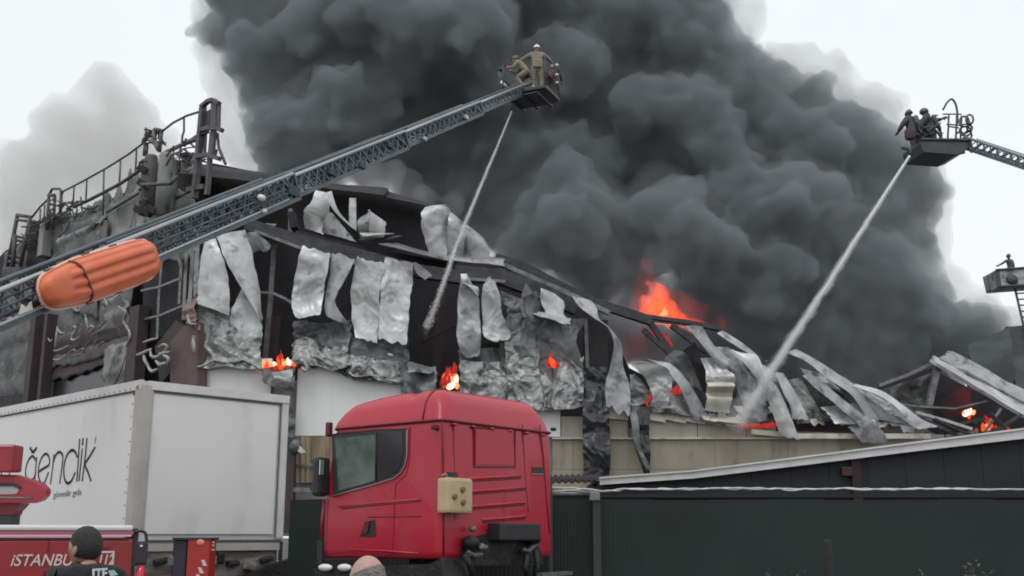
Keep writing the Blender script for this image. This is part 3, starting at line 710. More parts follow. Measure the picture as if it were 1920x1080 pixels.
sheet('ribbon_panel', [(1505, 704, .0), (1528, 732, .3), (1558, 756, .3), (1600, 792, .2), (1612, 806, .1)], [(1520, 700, .0), (1546, 722, .1), (1580, 750, .1), (1618, 780, .1), (1650, 800, .1)], H - .2, m_sheet, wh, nu=12, nv=60, crum=.05)
sheet('ribbon_panel', [(1568, 704, .0), (1586, 724, .2), (1606, 748, .1), (1640, 790, .1)], [(1606, 724, .0), (1626, 744, .1), (1660, 770, .1), (1690, 792, .1)], H + .1, m_sheet, wh, nu=14, nv=40, crum=.06)
sheet('ribbon_panel', [(1598, 724, .0), (1636, 742, .3), (1674, 766, .3), (1706, 796, .1), (1722, 806, .1)], [(1604, 720, .0), (1650, 734, .1), (1694, 762, .1), (1726, 786, .1), (1756, 800, .1)], H - .15, m_sheet_l, wh, nu=12, nv=60, crum=.05)
sheet('torn_panel', [(1462, 722, 0), (1490, 790, .1)], [(1620, 740, 0), (1640, 795, .1)], H + .9, m_sheet_d, wh, nu=30, nv=20, crum=.14)
sheet('torn_panel', [(1500, 690, 0), (1520, 720, .2)], [(1560, 705, 0), (1600, 745, .1)], H + .7, m_sheet_g, wh, nu=14, nv=14, crum=.1)
sheet('torn_panel', [(1468, 716, 0), (1476, 760, .1), (1496, 790, .1)], [(1500, 708, 0), (1522, 750, .1), (1546, 792, .1)], H + .3, m_sheet_g, wh, nu=14, nv=24, crum=.1)
sheet('torn_panel', [(1590, 800, 0), (1600, 815, .2), (1610, 832, .3)], [(1640, 790, 0), (1655, 815, .2), (1656, 832, .3)], H - .3, m_sheet_d, wh, nu=14, nv=18, crum=.12)
sheet('crumpled_panel', [(1310, 776, .1), (1320, 790, .4)], [(1385, 780, .1), (1390, 796, .4)], H, m_cream, wh, nu=24, nv=8, crum=.07, rag=(.2, .2))
sheet('charred_strip', [(1362, 762, 0), (1362, 795, .1)], [(1378, 768, 0), (1380, 796, .1)], H - .1, m_black_foil, wh, nu=8, nv=10, crum=.08)

sheet('crumpled_panel', [(1246, 690, 0), (1256, 730, .1), (1270, 780, .1)], [(1440, 700, 0), (1460, 750, .1), (1480, 800, .1)], H + 1.0, m_sheet_d, wh, nu=34, nv=20, crum=.2, cs=1.4)
sheet('ribbon_panel', [(1490, 662, 0), (1556, 716, .1), (1600, 760, .1), (1636, 800, .1)], [(1600, 718, 0), (1650, 748, .1), (1700, 780, .1), (1748, 802, .1)], H + .35, m_sheet_g, wh, nu=30, nv=30, crum=.14, cs=1.6)
sheet('ribbon_panel', [(1330, 650, 0), (1362, 690, .2), (1392, 740, .1), (1408, 780, .1)], [(1366, 652, 0), (1396, 690, .1), (1424, 730, .1), (1440, 780, .1)], H + .3, m_sheet_g, wh, nu=14, nv=34, crum=.1)
sheet('ribbon_panel', [(1538, 764, 0), (1552, 780, .1), (1560, 796, .2)], [(1600, 756, 0), (1626, 776, .1), (1640, 796, .2)], H - .05, m_sheet_l, wh, nu=18, nv=14, crum=.1)
sheet('torn_panel', [(1410, 672, .0), (1440, 712, .2), (1456, 745, .1)], [(1440, 690, .0), (1474, 728, .1), (1486, 760, .1)], H + .2, m_sheet, wh, nu=12, nv=24, crum=.06)

for k, (u, v) in enumerate(((1392, 768), (1408, 778), (1428, 774), (1446, 782), (1470, 786), (1500, 788), (1530, 790), (1556, 786), (1580, 792), (1604, 794), (1640, 798), (1672, 800), (1700, 804), (1336, 782), (1350, 778))):
    r_ = random.Random(k); w_ = r_.uniform(8, 18); h_ = r_.uniform(6, 14); s_ = r_.uniform(-6, 6)
    sheet('metal_shard', [(u - w_, v - h_ * .5, r_.uniform(0, .4)), (u - w_ * .7, v + h_ * .6, .2)], [(u + w_, v - h_ * .5 + s_, .1), (u + w_ * .9, v + h_ * .5 + s_, r_.uniform(0, .5))], H + r_.uniform(-.1, .5), (m_sheet_l, m_sheet, m_cream, m_soot)[k % 4], wh, nu=8, nv=6, crum=.08, cs=3, rag=(.1, .2), side=.05)
sheet('crumpled_panel', [(930, 600, 0), (936, 640, .1), (940, 690, .1)], [(1000, 590, 0), (1004, 640, .1), (1008, 690, .1)], H + .25, m_sheet_d, wh, nu=26, nv=30, crum=.16, cs=2.0)
sheet('crumpled_panel', [(860, 655, 0), (862, 684, .1)], [(960, 650, 0), (962, 690, .1)], H + .3, m_sheet_d, wh, nu=26, nv=14, crum=.12, cs=2.0)

# --- clapboards, ledge and tan cladding of the right hand base (each one a piece)
def board(u0, v0, u1, v1, hpx, Y, mt, name='clapboard'):
    mb = MB()
    a, b = at(u0, v0, Y), at(u1, v1, Y); c, d = at(u1, v1 + hpx, Y - .05), at(u0, v0 + hpx, Y - .05)
    mb.prism([a, b, c, d], (0, .08, 0)); return mb.build(name, mt, wh)
for (u0, v0, u1, v1, h) in ((1140, 762, 1178, 766, 22), (1212, 770, 1248, 776, 16), (1246, 772, 1286, 780, 14), (1284, 775, 1322, 782, 14), (1320, 778, 1352, 785, 14), (1350, 782, 1392, 792, 12)):
    board(u0, v0, u1, v1, h, 35.86, m_cream)
for (u0, u1, top) in ((1052, 1094, 780), (1142, 1178, 784), (1216, 1308, 786), (1308, 1400, 793), (1400, 1456, 798)):
    panel('tan_panel', u0, top, u1, 821, W, m_tan_l, wh, gap=.012)
cols = [1036, 1075, 1142, 1216, 1342, 1480, 1620, 1760]
for a, b in zip(cols[:-1], cols[1:]):
    panel('tan_panel', a, 823, b, 880, W, m_tan, wh, gap=.005)
    panel('tan_panel', a, 880, b, 950, W, m_tan, wh, gap=.005)
pxbeam('ledge', [(1036, 822), (1480, 822)], 35.93, .12, .05, m_cream, wh)
pxbeam('ledge', [(1412, 810), (1500, 818), (1740, 818)], 35.8, .16, .16, m_cream, wh)
hull('recess', [(1480, 786), (1735, 800), (1735, 825), (1480, 825)], 36.8, .3, m_brown, wh)
hull('base_wall', [(1030, 800), (1770, 815), (1770, 1003), (1030, 1003)], 36.2, .25, m_conc, wh)
hull('base_wall', [(366, 700), (1030, 745), (1030, 1003), (366, 1003)], 36.2, .2, m_conc, wh)

# --- white spotlight and bent bracket hanging by the trailer
s = MB(); c = at(553, 838, 35.3); s.ball(c, (.22, .16, .26), 10, 7); s.build('twisted_lamp', m_sheet_d, wh, True)
s = MB(); s.prism([at(556, 830, 35.2), at(574, 848, 35.2), at(564, 850, 35.2), at(552, 842, 35.2)], (0, .1, 0)); s.build('torn_panel', m_sheet_l, wh)

# ================================================================ LEFT WING (dark burnt side wall with roof walkway)
WA = Vector((at(368, 800, FY).x, FY)); WB = Vector((at(-40, 800, 50).x, 50.0))
WN = Vector((-(WB - WA).y, (WB - WA).x)).normalized()
if WN.y > 0: WN = -WN          # towards the camera
def wl(u, v, off=0.0):
    """the point on the left wing's wall seen at (u, v), off metres in front of it"""
    d = ray(u, v); A = WA + WN * off
    n = WN
    t = ((A.x - CAM.x) * n.x + (A.y - CAM.y) * n.y) / (d.x * n.x + d.y * n.y)
    return CAM + d * t
wing = thing('burnt_side_wing', 'dark burnt side wing of the warehouse with rusty columns and roof walkway above the trailer', 'building', (WA.x, WA.y, 0))
IN = Vector((-WN.x, -WN.y, 0))
def wslab(name, pts, mt, off=0.0, th=.15, parent=None):
    mb = MB(); mb.prism([wl(u, v, off) for u, v in pts], IN * th); return mb.build(name, mt, parent or wing)
def wbar(name, pts, off, w, h, mt, parent=None):
    mb = MB(); P = [wl(u, v, off) for u, v in pts]
    for i_, (a, b) in enumerate(zip(P[:-1], P[1:])): mb.beam(a, b, w * (1 + .04 * (i_ % 2)), h * (1 + .04 * (i_ % 2)))
    return mb.build(name, mt, parent or wing)
def wsheet(name, Lp, Rp, mt, off, nu=24, nv=24, crum=.08, cs=1.5, rag=(.04, .04), th=.05, side=.02):
    sd = SHEETN[0] * 3.3; SHEETN[0] += 1
    A = catmull([(*p, 0) for p in Lp], nv); B = catmull([(*p, 0) for p in Rp], nv)
    P = np.zeros((nv, nu, 3))
    for j in range(nv):
        for i in range(nu):
            s_ = i / (nu - 1); t_ = j / (nv - 1)
            e = A[j] * (1 - s_) + B[j] * s_
            L_ = abs(A[-1][1] - A[0][1])
            vv = e[1] + L_ * (rag[0] * 2 * fbm(s_ * 6, 1, sd, 3) * (1 - t_) ** 2 + rag[1] * 2 * fbm(s_ * 6, 4, sd, 3) * t_ ** 2)
            q = wl(e[0], vv, off)
            w = crum * (mnoise.fractal(Vector((q.x + q.y, q.z, sd)) * cs * .5, 1, 2, 3) * 1.4 + abs(mnoise.fractal(Vector((q.x + q.y, q.z, sd)) * cs * 1.4, 1, 2, 3)))
            P[j, i] = (q.x + WN.x * w, q.y + WN.y * w, q.z)
    F = P.reshape(-1, 3); n = nu * nv
    V = np.concatenate([F, F + np.array(IN) * th]); fs = []
    ix = lambda j, i: j * nu + i
    for j in range(nv - 1):
        for i in range(nu - 1):
            fs.append((ix(j, i), ix(j + 1, i), ix(j + 1, i + 1), ix(j, i + 1)))
            fs.append((n + ix(j, i), n + ix(j, i + 1), n + ix(j + 1, i + 1), n + ix(j + 1, i)))
    for i in range(nu - 1):
        fs.append((ix(0, i), ix(0, i + 1), n + ix(0, i + 1), n + ix(0, i))); fs.append((ix(nv - 1, i + 1), ix(nv - 1, i), n + ix(nv - 1, i), n + ix(nv - 1, i + 1)))
    for j in range(nv - 1):
        fs.append((ix(j + 1, 0), ix(j, 0), n + ix(j, 0), n + ix(j + 1, 0))); fs.append((ix(j, nu - 1), ix(j + 1, nu - 1), n + ix(j + 1, nu - 1), n + ix(j, nu - 1)))
    return link_mesh(name, V, fs, mt, wing, True)

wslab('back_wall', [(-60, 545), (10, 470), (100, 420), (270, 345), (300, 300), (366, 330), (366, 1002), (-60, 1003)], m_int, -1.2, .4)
# upper facade skins
wsheet('wall_panel', [(8, 480), (-10, 640)], [(78, 430), (70, 640)], m_burntwall, 0, crum=.10)
wsheet('wall_panel', [(56, 412), (50, 520)], [(98, 410), (100, 540)], m_soot, .1, crum=.12)
wsheet('wall_panel', [(92, 404), (92, 560)], [(190, 404), (186, 600)], m_burntwall, .15, crum=.12)
wsheet('wall_panel', [(112, 420), (112, 470)], [(200, 368), (200, 420)], m_greywall, .3, nu=30, crum=.18, cs=2.2, rag=(.35, .25))
wsheet('wall_panel', [(186, 400), (186, 520)], [(270, 345), (268, 480)], m_greywall, .25, crum=.08, rag=(.05, .05))
wsheet('wall_panel', [(196, 386), (192, 440)], [(262, 320), (262, 380)], m_greywall, .1, crum=.14, rag=(.3, .1))
wsheet('wall_panel', [(120, 420), (120, 520)], [(200, 410), (200, 520)], m_burntwall, .45, crum=.04)
wsheet('wall_panel', [(268, 400), (268, 500)], [(366, 350), (368, 480)], m_greywall, .1, crum=.1, rag=(.1, .05))
wsheet('wall_panel', [(-20, 560), (-20, 760)], [(62, 560), (60, 745)], m_burntwall, .1, crum=.16)
wsheet('wall_panel', [(70, 560), (70, 700)], [(252, 500), (246, 660)], m_burntwall, .05, nu=40, crum=.16, cs=2)
wsheet('wall_panel', [(74, 650), (74, 715)], [(248, 590), (246, 680)], m_rust, .15, nu=40, nv=14, crum=.12, cs=2, rag=(.2, .1))
wsheet('wall_panel', [(205, 560), (200, 760)], [(246, 560), (244, 740)], m_greywall, .2, crum=.2, cs=2.6)
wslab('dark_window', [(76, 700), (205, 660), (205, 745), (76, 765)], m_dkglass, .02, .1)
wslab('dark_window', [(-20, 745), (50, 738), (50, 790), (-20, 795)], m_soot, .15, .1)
wslab('lower_wall', [(60, 770), (240, 735), (366, 722), (366, 1000), (-60, 1000), (-60, 770)], m_brown, .0, .2)
# rusty columns
for (ut, vt, ub, vb, w, mt) in ((72, 590, 52, 780, .55, m_rust), (262, 575, 246, 750, .75, m_rust), (96, 590, 80, 770, .3, m_rust), (88, 420, 84, 480, .5, m_greywall)):
    a = wl(ut, vt, .35); b = wl(ub, vb, .35); b.x, b.y = a.x, a.y
    m = MB(); m.beam(a, b, w, .4, up=(WN.x, WN.y, 0)); m.build('column', mt, wing)
# brown corner wall, leaning top
wslab('corner_wall', [(320, 640), (345, 610), (372, 605), (370, 722), (366, 760), (318, 760)], m_brown, .25, .35)
wslab('corner_wall', [(290, 650), (330, 600), (344, 612), (322, 650), (318, 700), (300, 720)], m_rust, .2, .2)
wsheet('peeled_strip', [(346, 560), (350, 600), (358, 612)], [(368, 560), (370, 600), (372, 620)], m_pinkpeel, .4, nu=10, crum=.15, cs=3)
wsheet('peeled_strip', [(362, 630), (360, 660)], [(368, 630), (367, 664)], m_pinkpeel, .5, nu=6, nv=12, crum=.1)
# peeled paint scraps (curly strokes of paint still hanging)
def scrap(pts, w, mt, off=.55):
    P = [wl(u, v, off + .05 * math.sin(i * 1.7)) for i, (u, v) in enumerate(pts)]
    m = MB()
    n = len(P)
    P2 = [Vector(p) for p in catmull(P, max(6, n * 3))]
    m.tube(P2, [w * .55 * (.45 + .55 * math.sin(math.pi * (i + .6) / (len(P2) + .2))) for i in range(len(P2))], 5)
    return m.build('paint_scrap', mt, wing, True)
for pts, w in (([(108, 612), (106, 630), (103, 655)], .09), ([(108, 616), (114, 624), (122, 624)], .08), ([(134, 618), (140, 612), (142, 620), (134, 634), (140, 638), (148, 632)], .11),
               ([(160, 590), (163, 605), (166, 618)], .09), ([(160, 622), (170, 612), (176, 616), (164, 624)], .10), ([(90, 634), (94, 640), (98, 636)], .06),
               ([(100, 658), (112, 656), (128, 648)], .07), ([(100, 674), (112, 674), (122, 666)], .08), ([(138, 576), (146, 584), (150, 576)], .07), ([(196, 560), (202, 572)], .08),
               ([(222, 575), (236, 585), (232, 600), (240, 620)], .1), ([(238, 610), (244, 630), (236, 650)], .09), ([(256, 666), (268, 662), (284, 654)], .12),
               ([(270, 664), (272, 676), (280, 690)], .12), ([(282, 656), (284, 668), (292, 668)], .10), ([(296, 652), (306, 646), (314, 650), (308, 660), (298, 662)], .1),
               ([(286, 672), (296, 668), (306, 662), (318, 660)], .1), ([(276, 684), (284, 696), (296, 692)], .12), ([(292, 676), (300, 684), (312, 680)], .14), ([(306, 666), (316, 672), (314, 684)], .12),
               ([(268, 642), (280, 638), (296, 634)], .08), ([(352, 590), (356, 606), (368, 608)], .08), ([(362, 634), (364, 650), (364, 664)], .1)):
    scrap(pts, w, m_peel)
for pts, w in (([(128, 662), (140, 656), (144, 664)], .1), ([(146, 660), (156, 654), (158, 662)], .1), ([(160, 652), (166, 640)], .08), ([(176, 648), (182, 636)], .08), ([(184, 650), (190, 644), (196, 640)], .09),
               ([(134, 668), (150, 664)], .08), ([(170, 630), (184, 622), (196, 616)], .07), ([(186, 615), (200, 600)], .07), ([(210, 730), (224, 700), (232, 680)], .07), ([(216, 720), (228, 690), (236, 665)], .06)):
    scrap(pts, w, m_pinkpeel)
# thin bars of the grid (window frame left standing)
for pts in (([(266, 545), (300, 538), (340, 522)]), ([(266, 600), (300, 592), (345, 573)]), ([(304, 488), (298, 560), (295, 635)]), ([(334, 478), (340, 500), (336, 570)]),
            ([(266, 480), (340, 465)])):
    wbar('window_bar', pts, .3, .08, .08, m_beam_l)
wbar('window_bar', [(350, 475), (344, 600)], .35, .1, .1, m_greywall)
wbar('window_bar', [(362, 470), (354, 600)], .4, .12, .1, m_greywall)
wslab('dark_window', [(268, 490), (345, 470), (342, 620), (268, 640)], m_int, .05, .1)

def clutter(name, c, n, size, mt, par, seed):
    r = random.Random(seed); m = MB()
    for k in range(n):
        a = c + Vector((r.gauss(0, size * .5), r.gauss(0, size * .3), r.gauss(0, size * .45)))
        d = Vector((r.gauss(0, 1), r.gauss(0, .5), r.gauss(0, 1))).normalized() * size * r.uniform(.3, .8)
        m.tube([a - d, a + Vector((r.gauss(0, .06), 0, r.gauss(0, .06))), a + d], r.uniform(.018, .045) , 5)
    o = m.build(name, mt, par, True); o['kind'] = 'stuff'; return o

# --- roof walkway: posts, rails, cage ends
walk = thing('roof_walkway', 'bent steel walkway railing with frame towers along the left wing roof edge', 'walkway', (WA.x - 5, WA.y + 5, 0))
m_rail = mat('scorched_rail_steel', (0.055, 0.056, 0.06), 0.6, .2, base2=(0.11, 0.105, 0.105), scale=3)
m_tower = mat('scorched_tower_steel', (0.12, 0.105, 0.105), 0.6, .2, base2=(0.075, 0.07, 0.072), scale=2)
def wtube(name, pts, off, r, mt=None, par=None):
    m = MB(); m.tube([wl(*p, off) for p in pts], r, 6); return m.build(name, mt or m_rail, par or walk, True)
wtube('handrail', [(58, 410), (75, 388), (92, 372)], .5, .05)
wtube('handrail', [(116, 360), (155, 340), (200, 315), (240, 290), (272, 266)], .5, .042)
wtube('handrail', [(303, 247), (325, 230), (350, 217), (379, 208)], .5, .042)
wtube('floor_rail', [(70, 434), (95, 412), (115, 402)], .5, .07)
wtube('floor_rail', [(138, 388), (165, 376), (200, 358), (226, 344), (250, 328), (272, 312)], .5, .07)
wtube('floor_rail', [(306, 288), (340, 272), (356, 266), (374, 260)], .5, .075)
wtube('toe_rail', [(200, 398), (225, 383), (250, 368), (275, 354)], .45, .06)
wtube('toe_rail', [(300, 335), (320, 328), (335, 320)], .45, .07)
wtube('toe_rail', [(330, 372), (345, 364), (362, 356)], .45, .06)
for (u, vt, vb) in ((76, 392, 428), (84, 384, 420), (139, 349, 384), (163, 335, 374), (195, 318, 404), (226, 302, 343), (256, 281, 322)):
    wtube('baluster', [(u, vt), (u - 2, vb)], .5, .035)
wtube('baluster', [(345, 222), (345, 246), (342, 255), (341, 272)], .5, .04)
# far left cage
def frame(u0, u1, vt, vb, lean, off=.5, r=.07, rungs=()):
    wtube('cage_post', [(u0, vt), (u0 - lean, vb)], off, r); wtube('cage_post', [(u1, vt + 4), (u1 - lean, vb)], off, r)
    wtube('cage_bar', [(u0, vt), (u1, vt + 4)], off, r)
    for v in rungs:
        q = (v - vt) / (vb - vt)
        wtube('cage_bar', [(u0 - lean * q, v), (u1 - lean * q, v + 3)], off, r * .8)
frame(33, 57, 403, 500, 19, .6, .09, (412, 443, 450, 480, 490))
wtube('cage_post', [(28, 440), (24, 500)], .8, .1)
frame(92, 103, 364, 430, 4, .5, .07, (366, 400))
wtube('cage_bar', [(92, 366), (98, 354), (112, 354), (117, 362)], .5, .06)
wtube('cage_post', [(115, 360), (113, 402)], .5, .07)
for k in range(5):
    wtube('cage_bar', [(93 + k, 368 + 8 * k), (103, 364 + 9 * k)], .55, .035)
frame(272, 276, 268, 292, 2, .5, .06)
wtube('cage_bar', [(270, 262), (280, 252), (292, 243), (303, 246)], .5, .09)
wtube('cage_post', [(303, 246), (299, 285)], .5, .07)
wtube('cage_post', [(291, 243), (288, 262), (297, 280)], .5, .1, m_greywall)
clutter('twisted_scraps', wl(281, 262, .6), 14, .45, m_tower, walk, 1)
clutter('twisted_scraps', wl(126, 390, .6), 20, .55, m_rail, walk, 2); clutter('twisted_scraps', wl(165, 392, .6), 6, .35, m_rail, walk, 3); clutter('twisted_scraps', wl(60, 440, .7), 10, .5, m_rail, walk, 4)
clutter('twisted_scraps', wl(350, 292, .3), 26, .5, m_tower, walk, 5)
wsheet('wall_panel', [(340, 290), (342, 320)], [(362, 285), (364, 325)], m_greywall, .3, crum=.3, cs=2)
# stovepipe ducts on the roof edge
for (u, vt, vb, wpx, mt) in ((284, 292, 400, 26, m_tower), (313, 288, 400, 30, m_greywall), (270, 300, 400, 8, m_greywall), (330, 300, 400, 10, m_burntwall)):
    a = wl(u, vt, .6); b = wl(u, vb, .6); b.x, b.y = a.x, a.y
    r = wpx / 2 * px(a.y)
    m = MB(); m.tube([a, a - Vector((0, 0, .12)), (a * .5 + b * .5) + Vector((0, 0, .25)), (a * .5 + b * .5), b], [r * .86, r, r, r * 1.05, r * .97], 14); m.build('duct', mt, wing, True)
m = MB()
for v in (345, 346): pass
m.tube([wl(264, 346, 1.0), wl(285, 346, 1.2), wl(320, 344, 1.2), wl(334, 330, 1.0)], .07, 6); m.build('duct_band', m_rail, wing, True)
for v in (300, 350, 372, 390): wtube('bracket', [(262, v + 6), (270, v), (276, v + 3)], .8, .06, m_rail, wing)
for (u, v) in ((268, 345), (262, 395), (275, 398), (268, 318), (285, 394)):
    m = MB(); m.box(wl(u, v, .9), (.35, .3, .22), Matrix.Rotation(.5, 3, 'Y')); m.build('bracket', m_soot, wing)
# the twin-post tower
tower = thing('roof_tower', 'tall burnt steel frame tower standing on the roof corner', 'tower', (wl(395, 300, 0).x, wl(395, 300, 0).y, 0))
def tb(name, pts, off, w, h, mt=m_tower):
    m = MB(); P = [wl(u, v, off) for u, v in pts]
    for i_, (a, b) in enumerate(zip(P[:-1], P[1:])): m.beam(a, b, w * (1 + .04 * (i_ % 2)), h * (1 + .04 * (i_ % 2)), up=(WN.x, WN.y, 0))
    return m.build(name, mt, tower)
tb('tower_post', [(381, 196), (376, 250), (369, 330), (364, 372)], .5, .2, .2, m_rail)
tb('tower_post', [(388, 208), (384, 290)], .4, .08, .08, m_rail)
tb('tower_post', [(394, 206), (391, 240)], .4, .08, .08, m_rail)
tb('tower_plate', [(403, 192), (402, 240), (398, 242)], .5, .34, .12)
tb('tower_plate', [(400, 246), (396, 292)], .5, .3, .12)
tb('tower_plate', [(394, 292), (390, 350), (388, 365)], .5, .18, .12)
tb('tower_bar', [(380, 198), (390, 190), (400, 187), (411, 194)], .55, .12, .16)
tb('tower_post', [(411, 194), (410, 238)], .5, .1, .1)
tb('tower_bar', [(376, 243), (392, 240), (407, 240), (417, 245)], .6, .14, .12, m_rail)
tb('tower_bar', [(374, 252), (390, 247)], .5, .1, .1, m_rail)
tb('tower_bar', [(368, 294), (390, 290), (412, 298)], .6, .14, .14, m_rail)
tb('tower_brace', [(408, 250), (410, 276), (423, 308)], .4, .07, .07, m_rail)
tb('tower_brace', [(406, 280), (404, 292)], .4, .07, .07, m_rail)
tb('tower_bar', [(352, 356), (370, 352), (384, 350)], .5, .16, .16, m_rail)

# ================================================================ COLLAPSED SHED at the right
RY = 41.0
shed2 = thing('collapsed_shed', 'collapsed white-roofed shed with glowing embers inside at far right', 'shed', (at(1800, 900, RY).x, RY, 0))
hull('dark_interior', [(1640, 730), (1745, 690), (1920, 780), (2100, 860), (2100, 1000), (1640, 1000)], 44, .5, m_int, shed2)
sheet('roof_panel', [(1745, 676, .2), (1746, 686, .6)], [(1990, 815, .2), (1985, 828, .6)], RY, m_sheet_l, shed2, nu=40, nv=6, crum=.04, th=.12, rag=(.03, .03))
sheet('roof_panel', [(1764, 663, -.6), (1748, 678, .2)], [(2010, 790, -.6), (1990, 816, .2)], RY, m_sheet_l, shed2, nu=40, nv=10, crum=.06, th=.1, rag=(.03, .03))
sheet('roof_panel', [(1800, 651, -1.0), (1784, 660, -.8), (1768, 668, -.35)], [(2040, 775, -1.0), (2025, 785, -.8), (2008, 797, -.35)], RY, m_sheet, shed2, nu=40, nv=12, crum=.12, th=.1, rag=(.05, .03))
sheet('roof_panel', [(1808, 650, -1.6), (1792, 662, -1.1)], [(1850, 672, -1.6), (1836, 694, -1.0)], RY, m_sheet_l, shed2, nu=14, nv=12, crum=.15, th=.1)
pxbeam('rafter', [(1650, 722), (1700, 704), (1748, 681)], RY, .12, .12, m_beam_l, shed2)
pxbeam('post', [(1757, 690), (1742, 758)], RY - .2, .3, .2, m_beam_l, shed2)
pxbeam('cable', [(1690, 758), (1720, 762), (1790, 766), (1850, 752)], RY - .3, .07, .07, m_beam_l, shed2)
pxbeam('purlin', [(1720, 774), (1770, 788), (1820, 804)], RY - 1.5, .14, .1, m_sheet_l, shed2)
pxbeam('purlin', [(1700, 776), (1760, 800), (1790, 812)], RY - 1.6, .14, .14, m_beam, shed2)
for k in range(16):
    a = at(rnd.uniform(1690, 1900), rnd.uniform(780, 815), RY - rnd.uniform(.6, 2)); d = Vector((rnd.uniform(-1, 1), rnd.uniform(-.3, .3), rnd.uniform(-.5, .5))).normalized() * rnd.uniform(.3, .9)
    m = MB(); m.beam(a - d, a + d, .12, .1); m.build('debris', rnd.choice([m_beam, m_soot, m_beam_l, m_rust]), shed2)
sheet('dark_siding', [(1640, 735), (1650, 800)], [(1745, 700), (1750, 800)], 42.5, m_sheet_d, shed2, crum=.15)
# dark slumped roof behind it
m_slump = mat('slumped_grey_roof', (.045, .052, .055), .8, base2=(.08, .09, .093), scale=.5, bump=.2, stretch=(1, 1, 3))
s3 = thing('slumped_roof', 'low dark slumped roof behind the collapsed shed at far right', 'roof', (at(1880, 700, 48).x, 48, 0))
sheet('roof_skin', [(1815, 645, 0), (1800, 700, 1), (1790, 780, 1.2)], [(1892, 614, 0), (1880, 660, 1), (1880, 760, 1.2)], 46, m_slump, s3, nu=24, nv=24, crum=.06, cs=.8, rag=(.02, 0), th=.3)
sheet('roof_skin', [(1888, 613, 0), (1880, 700, 1), (1880, 760, 1.2)], [(2050, 606, 0), (2050, 700, 1), (2050, 780, 1.2)], 46, m_slump, s3, nu=30, nv=24, crum=.06, cs=.8, rag=(.02, 0), th=.3)

def proj(p):
    d = Vector(p) - CAM
    f = d.y * math.cos(PITCH) + d.z * math.sin(PITCH); u_ = -d.y * math.sin(PITCH) + d.z * math.cos(PITCH)
    return (960 + FPX * d.x / f, 540 - FPX * u_ / f)

# ================================================================ PEOPLE
m_skin = mat('skin', (0.42, 0.25, 0.19), 0.55, base2=(0.36, 0.20, 0.15), scale=9)
m_skin2 = mat('pink_skin', (0.50, 0.31, 0.26), 0.5, base2=(0.42, 0.24, 0.2), scale=8)
m_tanjk = mat('tan_fire_coat', (0.27, 0.235, 0.19), 0.85, base2=(0.2, 0.17, 0.14), scale=6, bump=.4)
m_olive = mat('khaki_trousers', (0.30, 0.28, 0.19), 0.85, base2=(0.21, 0.19, 0.13), scale=6, bump=.4)
m_dkcoat = mat('dark_fire_coat', (0.05, 0.055, 0.06), 0.85, base2=(0.09, 0.095, 0.1), scale=5, bump=.5)
m_dkcoat2 = mat('dark_red_coat', (0.10, 0.055, 0.06), 0.85, base2=(0.06, 0.05, 0.055), scale=5, bump=.4)
m_navy = mat('navy_jacket', (0.012, 0.015, 0.02), 0.8, base2=(0.02, 0.023, 0.028), scale=7, bump=.5, bscale=12)
m_boot = mat('black_rubber', (0.02, 0.02, 0.02), 0.6)
m_hair = mat('black_hair', (0.014, 0.014, 0.013), 0.7, base2=(0.026, 0.025, 0.023), scale=12, bump=.35, bscale=120)
m_greyhair = mat('short_grey_hair', (0.30, 0.28, 0.26), 0.7, base2=(0.2, 0.17, 0.15), scale=25, bump=.8, bscale=80)
m_whelm = mat('white_helmet', (0.78, 0.78, 0.76), 0.3)
m_dhelm = mat('dark_helmet', (0.06, 0.065, 0.07), 0.35)
m_white = mat('white_paint', (0.72, 0.72, 0.71), 0.5)
m_reflect = mat('reflective_tape', (0.75, 0.76, 0.72), 0.4)
m_grey = mat('dark_jeans', (0.05, 0.055, 0.07), 0.9)

def head_verts(nu=40, nv=30):
    vs = []; 
    def sm(a, b, x): 
        t = min(max((x - a) / (b - a), 0), 1); return t * t * (3 - 2 * t)
    for j in range(nv + 1):
        th = math.pi * j / nv
        for i in range(nu):
            ph = 2 * math.pi * i / nu
            x = math.sin(th) * math.cos(ph); y = math.sin(th) * math.sin(ph); z = math.cos(th)
            X, Y_, Z = x * .077, y * .098, z * .118
            low = sm(0.05, -0.95, z)
            X *= 1 - .32 * low
            if y < 0: Y_ *= 1 - .42 * low; Y_ *= 1.03
            else: Y_ *= 1 - .06 * low
            if y > 0:
                f = y
                Y_ += .021 * math.exp(-(x / .16) ** 2 - ((z + .20) / .16) ** 2) * f          # nose
                Y_ += .008 * math.exp(-(x / .12) ** 2 - ((z - .02) / .2) ** 2) * f
                Y_ -= .011 * (math.exp(-((x - .36) / .17) ** 2 - ((z - .06) / .1) ** 2) + math.exp(-((x + .36) / .17) ** 2 - ((z - .06) / .1) ** 2)) * f   # eye sockets
                Y_ += .006 * math.exp(-((z - .2) / .08) ** 2) * math.exp(-(x / .5) ** 2) * f   # brow
                Y_ += .006 * math.exp(-(x / .3) ** 2 - ((z + .52) / .06) ** 2) * f              # lips
                Y_ -= .006 * math.exp(-(x / .3) ** 2 - ((z + .56) / .02) ** 2) * f
                Y_ += .010 * math.exp(-(x / .3) ** 2 - ((z + .85) / .14) ** 2)                  # chin
            vs.append(((X, Y_, Z), (x, y, z)))
    return vs

